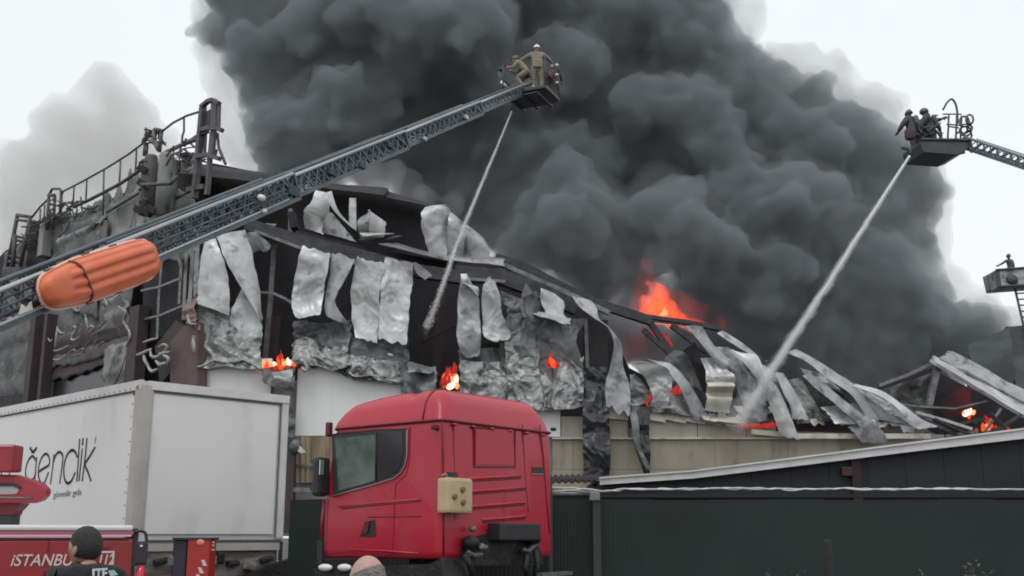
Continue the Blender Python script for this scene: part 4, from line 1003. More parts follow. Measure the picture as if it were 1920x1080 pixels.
def person(name, label, base, yaw, joints=None, height=1.75, coat=None, trousers=None, helmet=None, hair=None, skin=None, head_tilt=(0, 0),
           near=False, bald=False, group=None, lean=0.0, cat='person', head_yaw=0.0, bulk=1.0):
    """one standing figure; local frame x right, y forward, z up; joints override the relaxed pose"""
    J = dict(pelvis=(0, 0, .97), spine=(0, .0, 1.14), chest=(0, .0, 1.33), neck=(0, -.005, 1.475), head=(0, .012, 1.55),
             shl=(-.175, 0, 1.42), ell=(-.235, -.02, 1.14), wrl=(-.25, .06, .90), shr=(.175, 0, 1.42), elr=(.235, -.02, 1.14), wrr=(.25, .06, .90),
             hpl=(-.095, 0, .92), knl=(-.11, .03, .50), anl=(-.12, -.02, .10), tol=(-.135, .15, .045),
             hpr=(.095, 0, .92), knr=(.11, .03, .50), anr=(.12, -.02, .10), tor=(.135, .15, .045))
    if joints: J.update(joints)
    Rm = Matrix.Rotation(yaw, 3, 'Z') @ Matrix.Rotation(-lean, 3, 'X')
    k = height / 1.75
    base = Vector(base)
    def W_(p): return base + Rm @ (Vector(p) * k)
    root = thing(name, label, cat, base, group)
    coat_r = 1.0
    rad = dict(pelvis=.145, spine=.135, chest=.15, neck=.06, head=.062, shl=.078, ell=.055, wrl=.042, shr=.078, elr=.055, wrr=.042,
               hpl=.095, knl=.068, anl=.055, tol=.042, hpr=.095, knr=.068, anr=.055, tor=.042)
    for q_ in rad:
        if q_ not in ('neck', 'head', 'tol', 'tor', 'anl', 'anr', 'wrl', 'wrr'): rad[q_] *= bulk
    names = list(J); idx = {n: i for i, n in enumerate(names)}
    E = [('pelvis', 'spine'), ('spine', 'chest'), ('chest', 'neck'), ('neck', 'head'), ('chest', 'shl'), ('shl', 'ell'), ('ell', 'wrl'), ('chest', 'shr'), ('shr', 'elr'), ('elr', 'wrr'),
         ('pelvis', 'hpl'), ('hpl', 'knl'), ('knl', 'anl'), ('anl', 'tol'), ('pelvis', 'hpr'), ('hpr', 'knr'), ('knr', 'anr'), ('anr', 'tor')]
    me = bpy.data.meshes.new('b'); me.from_pydata([W_(J[n]) - base for n in names], [(idx[a], idx[b]) for a, b in E], [])
    o = bpy.data.objects.new('b', me); C.objects.link(o)
    sk = o.modifiers.new('s', 'SKIN'); sk.use_smooth_shade = True
    for i, n in enumerate(names):
        r = rad[n] * k
        me.skin_vertices[0].data[i].radius = (r, r * (.78 if n in ('pelvis', 'spine', 'chest') else 1))
        me.skin_vertices[0].data[i].use_root = (n == 'pelvis')
    ss = o.modifiers.new('u', 'SUBSURF'); ss.levels = 3 if near else 2
    dg = bpy.context.evaluated_depsgraph_get()
    bm = bmesh.new(); tmp = bpy.data.meshes.new_from_object(o.evaluated_get(dg)); bm.from_mesh(tmp)
    bpy.data.objects.remove(o)
    # hands: palm and five separate curled fingers each
    hb = MB()
    for sx, wr, el in ((-1, 'wrl', 'ell'), (1, 'wrr', 'elr')):
        w = W_(J[wr]) - base; d = ((W_(J[wr]) - W_(J[el]))).normalized()
        side = d.cross(Rm @ Vector((0, 1, 0.2))).normalized() * -sx
        fwd = side.cross(d).normalized()
        hb.beam(w, w + d * .10 * k, .085 * k, .035 * k, up=fwd)
        for q, (off, ln) in enumerate(((-.033, .068), (-.011, .078), (.011, .073), (.033, .058))):
            p0 = w + d * .092 * k + d.cross(fwd) * off * k
            p1 = p0 + (d * .8 + fwd * .3).normalized() * ln * .5 * k
            p2 = p1 + (d * .35 + fwd * .8).normalized() * ln * .5 * k
            hb.tube([p0, p1, p2], [.0105 * k, .0095 * k, .008 * k], 6)
        t0 = w + d * .03 * k + d.cross(fwd) * (-.04) * sx * k
        hb.tube([t0, t0 + (d * .5 + d.cross(fwd) * -.6 * sx + fwd * .3).normalized() * .035 * k, t0 + (d * .9 + fwd * .3 + d.cross(fwd) * -.5 * sx).normalized() * .066 * k], [.013 * k, .011 * k, .009 * k], 6)
    # head
    Hr = Rm @ Matrix.Rotation(head_yaw, 3, 'Z') @ Matrix.Rotation(-head_tilt[0], 3, 'X') @ Matrix.Rotation(head_tilt[1], 3, 'Y')
    hc = W_(Vector(J['head']) + Vector((0, .022, .085))) - base
    nu, nv = 40, 30
    if near: nu, nv = 80, 60
    hv = head_verts(nu, nv)
    hb._add([hc + Hr @ (Vector(p[0]) * k * 1.0) for p in hv],
            [(j * nu + i, (j + 1) * nu + i, (j + 1) * nu + (i + 1) % nu, j * nu + (i + 1) % nu) for j in range(nv) for i in range(nu)])
    for sx in (-1, 1):
        hb.ball(hc + Hr @ (Vector((sx * .079, -.006, -.012)) * k), (.012 * k, .019 * k, .032 * k), 10, 8, Hr @ Matrix.Rotation(sx * .35, 3, 'Z'))
    b0 = len(bm.verts)
    nvs = [bm.verts.new(p) for p in hb.v]
    for f in hb.f:
        try: bm.faces.new([nvs[i] for i in f])
        except ValueError: pass
    bmesh.ops.remove_doubles(bm, verts=bm.verts, dist=1e-5)
    bmesh.ops.recalc_face_normals(bm, faces=bm.faces)
    me2 = bpy.data.meshes.new('body'); bm.to_mesh(me2); bm.free()
    ob = bpy.data.objects.new('body', me2); C.objects.link(ob)
    # colour zones by the nearest bone
    for m_ in (skin or m_skin, coat, trousers, m_boot): me2.materials.append(m_)
    seg = []
    for a, b in E:
        z = 1 if a in ('spine', 'chest', 'shl', 'shr', 'ell', 'elr') else 2
        if b == 'head': z = 0
        if a in ('anl', 'anr'): z = 3
        if (a, b) == ('pelvis', 'spine'): z = 1
        seg.append((np.array(W_(J[a]) - base), np.array(W_(J[b]) - base), z))
    n = len(me2.polygons); cen = np.zeros(n * 3); me2.polygons.foreach_get('center', cen); cen = cen.reshape(-1, 3)
    best = np.full(n, 9e9); zi = np.zeros(n, int)
    for a, b, z in seg:
        ab = b - a; t = np.clip(((cen - a) @ ab) / max(ab @ ab, 1e-9), 0, 1)
        dd = np.linalg.norm(cen - (a + t[:, None] * ab), axis=1)
        up = dd < best; best[up] = dd[up]; zi[up] = z
    hd = np.linalg.norm(cen - np.array(hc), axis=1); zi[hd < .135 * k] = 0
    for wr, el in (('wrl', 'ell'), ('wrr', 'elr')):
        w = np.array(W_(J[wr]) - base); dv = np.array((W_(J[wr]) - W_(J[el])).normalized())
        zi[((cen - w) @ dv > 0.005) & (np.linalg.norm(cen - w, axis=1) < .25)] = 0
    me2.polygons.foreach_set('material_index', zi.tolist())
    me2.polygons.foreach_set('use_smooth', [True] * n)
    ob.name = 'body'; ob.parent = root; ORG[ob.name] = base
    # eyes
    eb = MB()
    for sx in (-1, 1): eb.ball(base + hc + Hr @ (Vector((sx * .03, .083, .006)) * k), (.011 * k, .008 * k, .007 * k), 8, 6, Hr)
    eb.build('eyes', m_dhelm, root, True)
    if hair is not None:
        mb = MB()
        keep = []
        pos = []
        for (p, nrm_) in hv:
            x, y, z = nrm_
            if bald: inside = -.45 < z < (.35 + .45 * max(0, -y)) and (y < .15 or abs(x) > .92)
            else: inside = z > (.42 if y > .55 else (.02 + .4 * max(0, y) if y > -.05 else -.40))
            keep.append(inside)
            g_ = (.0035 if bald else .007 + .006 * max(0, z)) + .0025 * fbm(x * 9, y * 9, z * 9, 2)
            q = Vector(p) + Vector(nrm_) * (g_ if inside else -.004)
            pos.append(base + hc + Hr @ (q * k))
        mb._add(pos, [(j * nu + i, (j + 1) * nu + i, (j + 1) * nu + (i + 1) % nu, j * nu + (i + 1) % nu) for j in range(nv) for i in range(nu)
                      if sum((keep[j * nu + i], keep[(j + 1) * nu + i], keep[(j + 1) * nu + (i + 1) % nu], keep[j * nu + (i + 1) % nu])) >= 1])
        mb.build('hair', hair, root, True)
    if helmet is not None:
        mb = MB(); n1 = 22; rows = []
        for j in range(8):
            th = (math.pi / 2) * j / 7 * 1.08
            for i in range(n1):
                ph = 2 * math.pi * i / n1
                x, y, z = math.sin(th) * math.cos(ph), math.sin(th) * math.sin(ph), math.cos(th)
                fl = 1.0 + (.16 if j == 7 else 0)
                rows.append(base + hc + Hr @ (Vector((x * .105 * fl, y * .128 * fl - .004, z * .115 + .032)) * k))
        mb._add(rows, [(j * n1 + i, (j + 1) * n1 + i, (j + 1) * n1 + (i + 1) % n1, j * n1 + (i + 1) % n1) for j in range(7) for i in range(n1)] + [tuple(range(n1))])
        for t in np.linspace(-1, 1, 5):
            pass
        mb.tube([base + hc + Hr @ (Vector((0, .128 * math.cos(a), .115 * math.sin(a) + .04)) * k) for a in np.linspace(.1, math.pi - .1, 12)], .012 * k, 6)
        mb.build('helmet', helmet, root, True)
    root['_k'] = k
    return root, W_, Hr, hc + base

# ================================================================ AERIAL LADDERS
m_lad = mat('grey_ladder_steel', (0.115, 0.145, 0.165), 0.42, .4, base2=(0.08, 0.10, 0.118), scale=2, bump=.1)
m_lad_d = mat('dark_ladder_steel', (0.055, 0.065, 0.075), 0.5, .4, base2=(0.05, 0.055, 0.06), scale=2)
m_lad_l = mat('bright_ladder_rail', (0.42, 0.44, 0.45), 0.35, .6)
m_bask = mat('dark_basket_metal', (0.05, 0.055, 0.06), 0.5, .3, base2=(0.08, 0.085, 0.09), scale=4)
m_baskg = mat('dark_green_basket', (0.045, 0.06, 0.058), 0.45, .2, base2=(0.07, 0.085, 0.082), scale=3)
m_wht = mat('white_lamp_cover', (0.8, 0.8, 0.8), .4)

def solve_u(P0, P1, u):
    a, b = -1.5, 1.6
    for _ in range(60):
        m_ = (a + b) / 2
        if proj(P0 + (P1 - P0) * m_)[0] < u: a = m_
        else: b = m_
    return (a + b) / 2

def ladder(root, P0, P1, sections, mtop=None, rung_step=.34, bay=.68):
    """telescopic lattice ladder; sections: (t0, t1, height, width)"""
    d = (P1 - P0).normalized(); s = d.cross(Vector((0, 0, 1))).normalized(); n = s.cross(d).normalized()
    L = (P1 - P0).length
    for k, (t0, t1, h, w) in enumerate(sections):
        a = P0 + d * L * t0; b = P0 + d * L * t1
        ln = (b - a).length
        zo = n * (k * .045)
        sec = []
        for sx in (-1, 1):
            m = MB(); m.beam(a + s * sx * w / 2 + zo, b + s * sx * w / 2 + zo, .07, .09, n); m.build('bottom_rail', m_lad, root)
            m = MB(); m.tube([a + s * sx * w / 2 + n * h + zo, b + s * sx * w / 2 + n * h * .97 + zo], .045, 7); m.build('top_rail', m_lad_l if sx > 0 else m_lad, root, True)
            nb = max(1, int(ln / (bay * (1 - .08 * k)))); st = ln / nb
            for i in range(nb):
                p = a + d * st * i + s * sx * w / 2 + zo; q = p + d * st * .5 + n * h; r = p + d * st
                m = MB(); m.beam(p, q, .03, .045, n); m.beam(q, r, .03, .045, n); m.beam(p + n * h, p + d * st * .5, .026, .03, n); m.beam(p + d * st * .5, r + n * h, .026, .03, n); m.build('brace', m_lad if sx > 0 else m_lad_d, root)
            # end frame
            m = MB(); m.beam(b + s * sx * w / 2 + zo, b + s * sx * w / 2 + n * h * .97 + zo, .08, .06, d); m.beam(b + s * sx * w / 2 + zo, b - d * .5 + s * sx * w / 2 + n * h + zo, .06, .05, n); m.build('end_frame', m_lad, root)
        nr = int(ln / rung_step)
        for i in range(nr + 1):
            p = a + d * (ln * i / max(nr, 1)) + zo + n * .05
            m = MB(); m.tube([p - s * w / 2, p + s * w / 2], .022, 6); m.build('rung', m_lad_l, root, True)
        # cables and hose running inside
        m = MB(); m.tube([a + s * (w * .2) + n * .1 + zo, b + s * (w * .2) + n * .12 + zo], .03, 6); m.build('cable', m_lad_d, root, True)
    return d, s, n, L

P0 = at(-60, 632, 16.5); P1 = at(985, 181, 33.6)
lad = thing('aerial_ladder', 'long grey telescopic aerial ladder rising from left and carrying the orange stretcher', 'aerial ladder', P0)
tt = [solve_u(P0, P1, u) for u in (-900, 533, 745, 890, 990)]
LS = [(tt[0], tt[1], .56, .86), (tt[1] - .22, tt[2], .45, .72), (tt[2] - .2, tt[3], .37, .60), (tt[3] - .16, tt[4], .29, .48)]
d1, s1, n1_, L1 = ladder(lad, P0, P1, LS)
# hydraulic pipes and hose along the flank
for off, r, mt in ((.07, .03, m_lad_l), (.19, .035, m_lad_d), (.30, .022, m_lad), (.42, .02, m_lad_d)):
    m = MB(); m.tube([P0 + d1 * L1 * t + s1 * .47 + n1_ * off for t in np.linspace(tt[0], tt[1] - .02, 10)], r, 6); m.build('flank_pipe', mt, lad, True)
# clutter: pulleys, brackets, lamps on the lattice
for (t, off, sz) in ((solve_u(P0, P1, 460), .28, .2), (solve_u(P0, P1, 525), .2, .24), (solve_u(P0, P1, 600), .25, .15), (solve_u(P0, P1, 655), .1, .14), (solve_u(P0, P1, 712), .3, .14), (solve_u(P0, P1, 775), .1, .1),
                     (solve_u(P0, P1, 855), .2, .12), (solve_u(P0, P1, 395), .2, .18), (solve_u(P0, P1, 330), .34, .14), (solve_u(P0, P1, 30), .14, .2)):
    c = P0 + d1 * L1 * t + s1 * .4 + n1_ * off
    m = MB(); m.rbox(c, (sz * 1.6, sz * .6, sz), .02, Matrix.Rotation(math.atan2(d1.y, d1.x), 3, 'Z')); m.build('bracket', m_lad_d if sz > .13 else m_lad_l, lad)
m = MB(); m.ball(P0 + d1 * L1 * solve_u(P0, P1, 463) + s1 * .5 + n1_ * .34, (.1, .1, .07)); m.build('work_light', m_wht, lad, True)
m = MB(); m.ball(P0 + d1 * L1 * solve_u(P0, P1, 462) + s1 * .5 + n1_ * .06, (.06, .05, .05)); m.build('work_light', m_wht, lad, True)
m = MB(); m.prism([P0 + d1 * L1 * solve_u(P0, P1, 12) + s1 * .5 + n1_ * .1 + d1 * a + n1_ * b for a, b in ((-.15, 0), (.13, -.01), (.15, .12), (.03, .06), (-.03, .14))], s1 * .02); m.build('white_marking', m_white, lad)

# ---- orange stretcher
m_org = mat('orange_plastic', (0.72, 0.175, 0.075), 0.4, base2=(0.62, 0.135, 0.055), scale=2.5, bump=.05)
m_org_r = mat('pale_orange_rim', (0.82, 0.46, 0.36), 0.35)
m_strap = mat('dark_strap', (0.12, 0.06, 0.035), .7)
ua, ub = solve_u(P0, P1, 66), solve_u(P0, P1, 291)
A_ = at(74, 553, 16.9); B_ = at(284, 476, 19.8)
A_ = at(73, 553, (P0 + d1 * L1 * ua).y - .75); B_ = at(289, 480, (P0 + d1 * L1 * ub).y - .75)
strt = thing('rescue_stretcher', 'orange ribbed plastic rescue basket stretcher strapped to the side of the ladder', 'stretcher', (A_ + B_) / 2)
ex = (B_ - A_).normalized(); eout = s1; eup = eout.cross(ex).normalized()
if eup.z < 0: eup = -eup
SL = (B_ - A_).length; SH = .74
def outline(a, grow=0.0):
    """half-height of the stretcher at a in 0..1"""
    w = (1 - abs(2 * a - 1) ** 13) ** .5
    w *= (.74 + .26 * min(1, a / .32)) if a < .32 else 1.0
    w *= 1 - .04 * max(0, (a - .75) / .25)
    return SH / 2 * w + grow
NU_, NV_ = 70, 34
vs = []; 
for j in range(NV_):
    for i in range(NU_):
        a = i / (NU_ - 1); b = -1 + 2 * j / (NV_ - 1)
        aa = .5 - .5 * math.cos(math.pi * a) if False else a
        hh = outline(min(max(aa, .0004), .9996))
        z = b * hh
        dome = (1 - abs(b) ** 4) ** .5 * (1 - abs(2 * a - 1) ** 16) ** .5 * .24
        if .18 < a < .93 and abs(b) < .86:
            env = min(1, (a - .18) / .05, (.93 - a) / .04) * min(1, (.86 - abs(b)) / .1)
            dome += env * .034 * (abs(math.cos(b * math.pi * 2.05)) ** .6 * 2 - 1)
        vs.append((A_ + B_) / 2 + ex * (aa - .5) * SL + eup * z + eout * dome)
fs = [(j * NU_ + i, j * NU_ + i + 1, (j + 1) * NU_ + i + 1, (j + 1) * NU_ + i) for j in range(NV_ - 1) for i in range(NU_ - 1)]
sh = link_mesh('shell', vs, fs, m_org, strt, True); so = sh.modifiers.new('t', 'SOLIDIFY'); so.thickness = .012; so.offset = -1
m = MB(); ring = []
for a in list(np.linspace(.004, .996, 40)): ring.append((A_ + B_) / 2 + ex * (a - .5) * SL + eup * outline(a, .012))
for a in list(np.linspace(.996, .004, 40)): ring.append((A_ + B_) / 2 + ex * (a - .5) * SL - eup * outline(a, .012))
m.tube(ring, .028, 8, closed=True); m.build('rim', m_org_r, strt, True)
for a0 in (.30,):
    m = MB(); pts = []
    for b in np.linspace(-1.02, 1.02, 20):
        hh = outline(a0); bb = max(-1, min(1, b)); pts.append((A_ + B_) / 2 + ex * (a0 - .5 - .02 * b) * SL + eup * b * hh + eout * ((1 - abs(bb) ** 4) ** .5 * .24 + .022))
    m.tube(pts, .022, 6); m.build('strap', m_strap, strt, True)
for a0, sg in ((.12, 1), (.42, 1), (.66, 1), (.9, 1), (.35, -1), (.6, -1), (.82, -1)):
    m = MB(); c = (A_ + B_) / 2 + ex * (a0 - .5) * SL + eup * sg * outline(a0, .03)
    m.beam(c - ex * .09, c + ex * .09, .05, .03, eup); m.build('handle', m_strap, strt)

# ---- platform 1 with two firefighters
FY1 = 33.4
pc = at(996, 181, FY1)
yaw1 = R(-24)
Rb = Matrix.Rotation(yaw1, 3, 'Z')
plat = thing('ladder_platform', 'dark rescue platform at the tip of the long ladder, seen from below against smoke', 'platform', pc)
m = MB(); m.rbox(pc, (1.55, 1.25, .14), .04, Rb); m.build('floor', m_bask, plat)
m = MB(); m.prism([pc + Rb @ Vector(p) for p in ((-.72, -.55, -.07), (-.5, -.68, -.2), (.45, -.68, -.2), (.7, -.5, -.07))], Rb @ Vector((0, 1.1, 0))); m.build('under_tray', m_bask, plat)
for x in (-.5, 0, .5):
    m = MB(); m.beam(pc + Rb @ Vector((x, -.6, -.22)), pc + Rb @ Vector((x, .6, -.22)), .08, .06); m.build('floor_beam', m_lad_d, plat)
for (x, y) in ((-.75, -.6), (.75, -.6), (.75, .6), (-.75, .6), (0, .6)):
    m = MB(); m.tube([pc + Rb @ Vector((x, y, 0)), pc + Rb @ Vector((x, y, 1.05))], .025, 6); m.build('rail_post', m_bask, plat, True)
for z in (.5, 1.05):
    m = MB(); m.tube([pc + Rb @ Vector(p) for p in ((-.75, -.6, z), (-.75, .6, z), (.75, .6, z), (.75, -.6, z))], .025, 6); m.build('guard_rail', m_bask, plat, True)
m = MB(); q = at(937, 150, FY1); m.tube([pc + Rb @ Vector((-.7, -.3, .1)), at(944, 160, FY1), at(940, 148, FY1), at(935, 130, FY1)], [.06, .06, .09, .05], 8); m.ball(at(938, 131, FY1), (.12, .1, .05)); m.build('water_cannon', m_bask, plat, True)
m = MB(); m.tube([at(939, 153, FY1 - .1), at(949, 162, FY1 - .1)], .05, 8); m.build('lamp', m_wht, plat, True)
m = MB(); m.tube([at(951, 190, 33.0), at(958, 200, 33.0), at(960, 208, 33.0)], [.05, .05, .035], 8); m.build('nozzle', m_bask, plat, True)
for v in (122, 140, 155): m = MB(); m.ball(at(1044, v, FY1), (.06, .05, .045)); m.build('lamp', m_wht, plat, True)
m = MB(); m.tube([at(1043, 115, FY1), at(1045, 170, FY1)], .03, 6); m.build('rail_post', m_bask, plat, True)
# feet on the floor
fz = pc.z + .07
f1 = at(1007, 165, FY1 + .1); f1.z = fz
ff, Wf, _, _ = person('firefighter', 'firefighter with white helmet and tan coat, arms spread, standing on the long ladder platform', f1, R(4),
       joints=dict(shl=(-.19, 0, 1.43), ell=(-.46, .05, 1.27), wrl=(-.70, .12, 1.10), shr=(.19, 0, 1.43), elr=(.44, .05, 1.24), wrr=(.58, .14, 1.00), anl=(-.17, 0, .1), anr=(.17, 0, .1), knl=(-.15, .03, .5), knr=(.15, .03, .5), tol=(-.2, .15, .045), tor=(.2, .15, .045)),
       height=1.80, bulk=1.22, coat=m_tanjk, trousers=m_olive, helmet=m_whelm, group='firefighters on the ladder platforms')
m = MB(); m.rbox(Wf((0, -.16, 1.05)), (.34, .1, .30), .05, Matrix.Rotation(R(4), 3, 'Z')); m.build('belt_bag', m_olive, ff)
m = MB(); m.tube([Wf((.17 * math.cos(a), .13 * math.sin(a) - .01, .93)) for a in np.linspace(0, 2 * math.pi, 14)[:-1]], .022, 6, closed=True); m.build('belt', m_reflect, ff, True)
for (a_, b_) in (((-.60, .095, 1.18), (-.655, .108, 1.14)), ((.50, .09, 1.14), (.545, .12, 1.07)), ((-.12, -.01, .32), (-.12, -.01, .27)), ((.12, -.01, .32), (.12, -.01, .27)), ((-.17, .03, .30), (-.17, .03, .25)), ((.17, .03, .30), (.17, .03, .25))):
    m = MB(); m.tube([Wf(a_), Wf(b_)], .066, 10); m.build('reflective_band', m_reflect, ff, True)
f2 = at(984, 166, FY1 - .15); f2.z = fz
person('firefighter', 'crouching firefighter in khaki gear left of the white-helmeted one on the platform', f2, R(70),
       joints=dict(pelvis=(0, -.1, .72), spine=(0, .02, .86), chest=(0, .16, .98), neck=(0, .26, 1.08), head=(0, .31, 1.13), shl=(-.17, .18, 1.05), ell=(-.22, .34, .85), wrl=(-.15, .5, .9), shr=(.17, .18, 1.05), elr=(.22, .34, .85), wrr=(.15, .5, .9),
                   hpl=(-.1, -.1, .70), knl=(-.15, .22, .48), anl=(-.13, -.05, .1), tol=(-.14, .12, .045), hpr=(.1, -.1, .70), knr=(.15, .22, .48), anr=(.13, -.05, .1), tor=(.14, .12, .045)),
       height=1.75, bulk=1.2, coat=m_olive, trousers=m_tanjk, helmet=m_dhelm, group='firefighters on the ladder platforms')
f3 = at(1034, 168, FY1 + .2); f3.z = fz
person('firefighter', 'firefighter in dark red coat bending at the right end of the long ladder platform', f3, R(-30),
       joints=dict(pelvis=(0, -.1, .80), spine=(0, .02, .93), chest=(0, .14, 1.04), neck=(0, .25, 1.10), head=(0, .30, 1.12), shl=(-.17, .16, 1.08), ell=(-.24, .3, .85), wrl=(-.2, .42, .7), shr=(.17, .16, 1.08), elr=(.24, .3, .85), wrr=(.2, .42, .7),
                   hpl=(-.1, -.1, .77), hpr=(.1, -.1, .77)), height=1.6, coat=m_dkcoat2, trousers=m_dkcoat2, helmet=m_dkcoat2, group='firefighters on the ladder platforms')

# ---- ladder 2 and its basket (upper right)
Y2 = 34.0
Q0 = at(1812, 278, Y2); Q1 = at(2150, 392, Y2 - 5)
lad2 = thing('aerial_ladder', 'dark ladder reaching in from the right edge to the basket with two firefighters', 'aerial ladder', Q0)
ladder(lad2, Q0, Q1, [(0, 1.0, .34, .6)], rung_step=.22, bay=.55)
b2 = at(1755, 285, Y2)
bk = thing('ladder_basket', 'dark green rescue basket at the tip of the right ladder with two firefighters in it', 'platform', b2)
Rc = Matrix.Rotation(R(8), 3, 'Z')
prof = [(-.80, .16), (-.86, .05), (-.78, -.27), (.35, -.30), (.62, -.20), (.95, .10), (.9, .20)]
m = MB(); m.prism([b2 + Rc @ Vector((x, -.6, z)) for x, z in prof][::-1], Rc @ Vector((0, 1.2, 0))); m.build('hull', m_baskg, bk)
m = MB(); m.tube([b2 + Rc @ Vector((x, -.62, z)) for x, z in ((-.84, .17), (-.2, .19), (.4, .22), (.92, .22))], .05, 6); m.build('hull_rim', m_bask, bk, True)
m = MB(); m.tube([b2 + Rc @ Vector((x, -.62, z)) for x, z in ((-.8, -.26), (.35, -.30), (.64, -.21))], .035, 6); m.build('hull_rim', m_lad_d, bk, True)
for (u, v0, v1) in ((1794, 214, 262), (1803, 220, 262), (1779, 216, 262), (1815, 220, 250)):
    m = MB(); m.tube([at(u, v0, Y2), at(u - 2, v1, Y2)], .03, 6); m.build('rail_post', m_bask, bk, True)
for pts in ([(1768, 214), (1802, 214), (1803, 232)], [(1775, 233), (1800, 235), (1822, 230)], [(1778, 237), (1798, 240)]):
    m = MB(); m.tube([at(u, v, Y2) for u, v in pts], .025, 6); m.build('guard_rail', m_bask, bk, True)
for (cu, cv, ru, rv) in ((1808, 228, 9, 10), (1818, 224, 7, 9), (1810, 246, 11, 9), (1800, 255, 8, 8), (1815, 254, 7, 8), (1818, 240, 5, 5)):
    m = MB(); m.tube([at(cu + ru * math.cos(a), cv + rv * math.sin(a), Y2 - .2 - .1 * math.sin(a)) for a in np.linspace(0, 2 * math.pi, 12)[:-1]], .035, 6, closed=True); m.build('hose_coil', m_bask, bk, True)
m = MB(); m.tube([Vector(p) for p in catmull([tuple(at(u, v, Y2)) for u, v in [(1768, 206), (1776, 192), (1785, 186), (1792, 196), (1795, 212), (1795, 232)]], 20)], .035, 6); m.build('hose_loop', m_bask, bk, True)
m = MB(); m.ball(at(1822, 283, Y2 - .3), .07); m.build('lamp', m_wht, bk, True)
m = MB(); m.tube([at(1690, 277, Y2 - .5), at(1705, 279, Y2 - .6), at(1708, 291, Y2 - .7)], [.06, .08, .05], 8); m.build('nozzle', m_bask, bk, True)
gz = b2.z - .2
for (u, yaw, lab, hm, jj) in ((1722, R(25), 'firefighter in dark coat at the left end of the right-hand ladder basket aiming the jet', m_dkcoat, dict(ell=(-.33, .12, 1.2), wrl=(-.3, .36, 1.1), elr=(.33, .12, 1.15), wrr=(.2, .36, 1.05))),
                          (1757, R(60), 'firefighter in dark coat with raised arm beside the hose loop of the right-hand basket', m_dkcoat, dict(shr=(.18, 0, 1.45), elr=(.3, -.22, 1.36), wrr=(.25, -.42, 1.34), ell=(-.3, .15, 1.2), wrl=(-.2, .36, 1.0)))):
    p = at(u, 250, Y2 + .1); p.z = gz
    pr, Wp, _, _ = person('firefighter', lab, p, yaw, joints=jj, height=1.85, bulk=1.55, skin=m_dkcoat, coat=m_dkcoat, trousers=m_dkcoat, helmet=m_dhelm, lean=.18, group='firefighters on the ladder platforms')
    m = MB(); m.tube([Wp((0, -.22, 1.0)), Wp((0, -.22, 1.05)), Wp((0, -.2, 1.40)), Wp((0, -.2, 1.45))], [.05, .085, .085, .05], 10); m.build('air_cylinder', m_dhelm, pr, True)
p = at(1740, 250, Y2 + .35); p.z = gz
person('firefighter', 'third firefighter half hidden between the two in the right-hand ladder basket', p, R(-20), joints=dict(ell=(-.36, .05, 1.2), wrl=(-.4, .2, 1.0), elr=(.36, .05, 1.2), wrr=(.4, .2, 1.05)), height=1.75, bulk=1.5, skin=m_dkcoat, coat=m_dkcoat, trousers=m_dkcoat, helmet=m_dhelm, group='firefighters on the ladder platforms')
m = MB(); m.rbox(at(1706, 252, Y2 - .3), (.32, .3, .4), .12); m.build('equipment_bag', m_dkcoat2, bk)
clutter('hose_and_gear', at(1722, 250, Y2 - .2), 16, .3, m_bask, bk, 21); clutter('hose_and_gear', at(1750, 246, Y2 - .1), 12, .28, m_bask, bk, 22)

# ---- basket 3 at the right edge
Y3 = 46.0
b3 = at(1905, 518, Y3)
bk3 = thing('ladder_basket', 'distant pale rescue basket on a ladder cut by the right edge of the view', 'platform', b3)
m = MB(); m.prism([at(u, v, Y3) for u, v in ((1866, 507), (1873, 538), (1960, 532), (1960, 500))], (0, 1.3, 0)); m.build('hull', mat('pale_basket', (0.42, 0.43, 0.43), .6, base2=(.16, .17, .17), scale=2.5, lo=.45, hi=.6), bk3)
m = MB(); m.prism([at(u, v, Y3 - .05) for u, v in ((1866, 506), (1870, 538), (1878, 538), (1874, 506))], (0, .05, 0)); m.build('hull_post', m_bask, bk3)
m = MB(); m.tube([at(1868, 506, Y3 - .05), at(1960, 499, Y3 - .05)], .05, 6); m.build('guard_rail', m_bask, bk3, True)
m = MB(); m.tube([at(1872, 538, Y3 - .05), at(1960, 532, Y3 - .05)], .07, 6); m.build('guard_rail', m_bask, bk3, True)
m = MB(); m.ball(at(1898, 524, Y3 - .05), (.26, .1, .22)); m.build('lamp_cluster', m_bask, bk3, True)
S0 = at(1903, 541, Y3 + .3); S1 = at(1940, 700, Y3 - 1)
lad3 = thing('aerial_ladder', 'steep ladder under the distant basket at the right edge', 'aerial ladder', S0)
dd = (S1 - S0).normalized(); sv = Vector((1, -.2, 0)).normalized()
for sx in (0, .75):
    m = MB(); m.beam(S0 + sv * sx, S1 + sv * sx + dd * 4, .08, .08); m.build('bottom_rail', m_lad_d, lad3)
for i in range(24):
    p = S0 + dd * (.25 + i * .3); m = MB(); m.tube([p, p + sv * .75], .035, 6); m.build('rung', m_lad_d, lad3, True)
for (u, yaw, lab) in ((1893, R(20), 'firefighter in dark helmet standing in the distant basket at right edge'),):
    p = at(u + 4, 530, Y3 + .5); p.z = at(1900, 532, Y3).z - .05
    person('firefighter', lab, p, yaw, joints=dict(ell=(-.4, .1, 1.25), wrl=(-.45, .3, 1.2)), height=1.5, skin=m_dkcoat, coat=m_dkcoat, trousers=m_dkcoat, helmet=m_dhelm, group='firefighters on the ladder platforms')

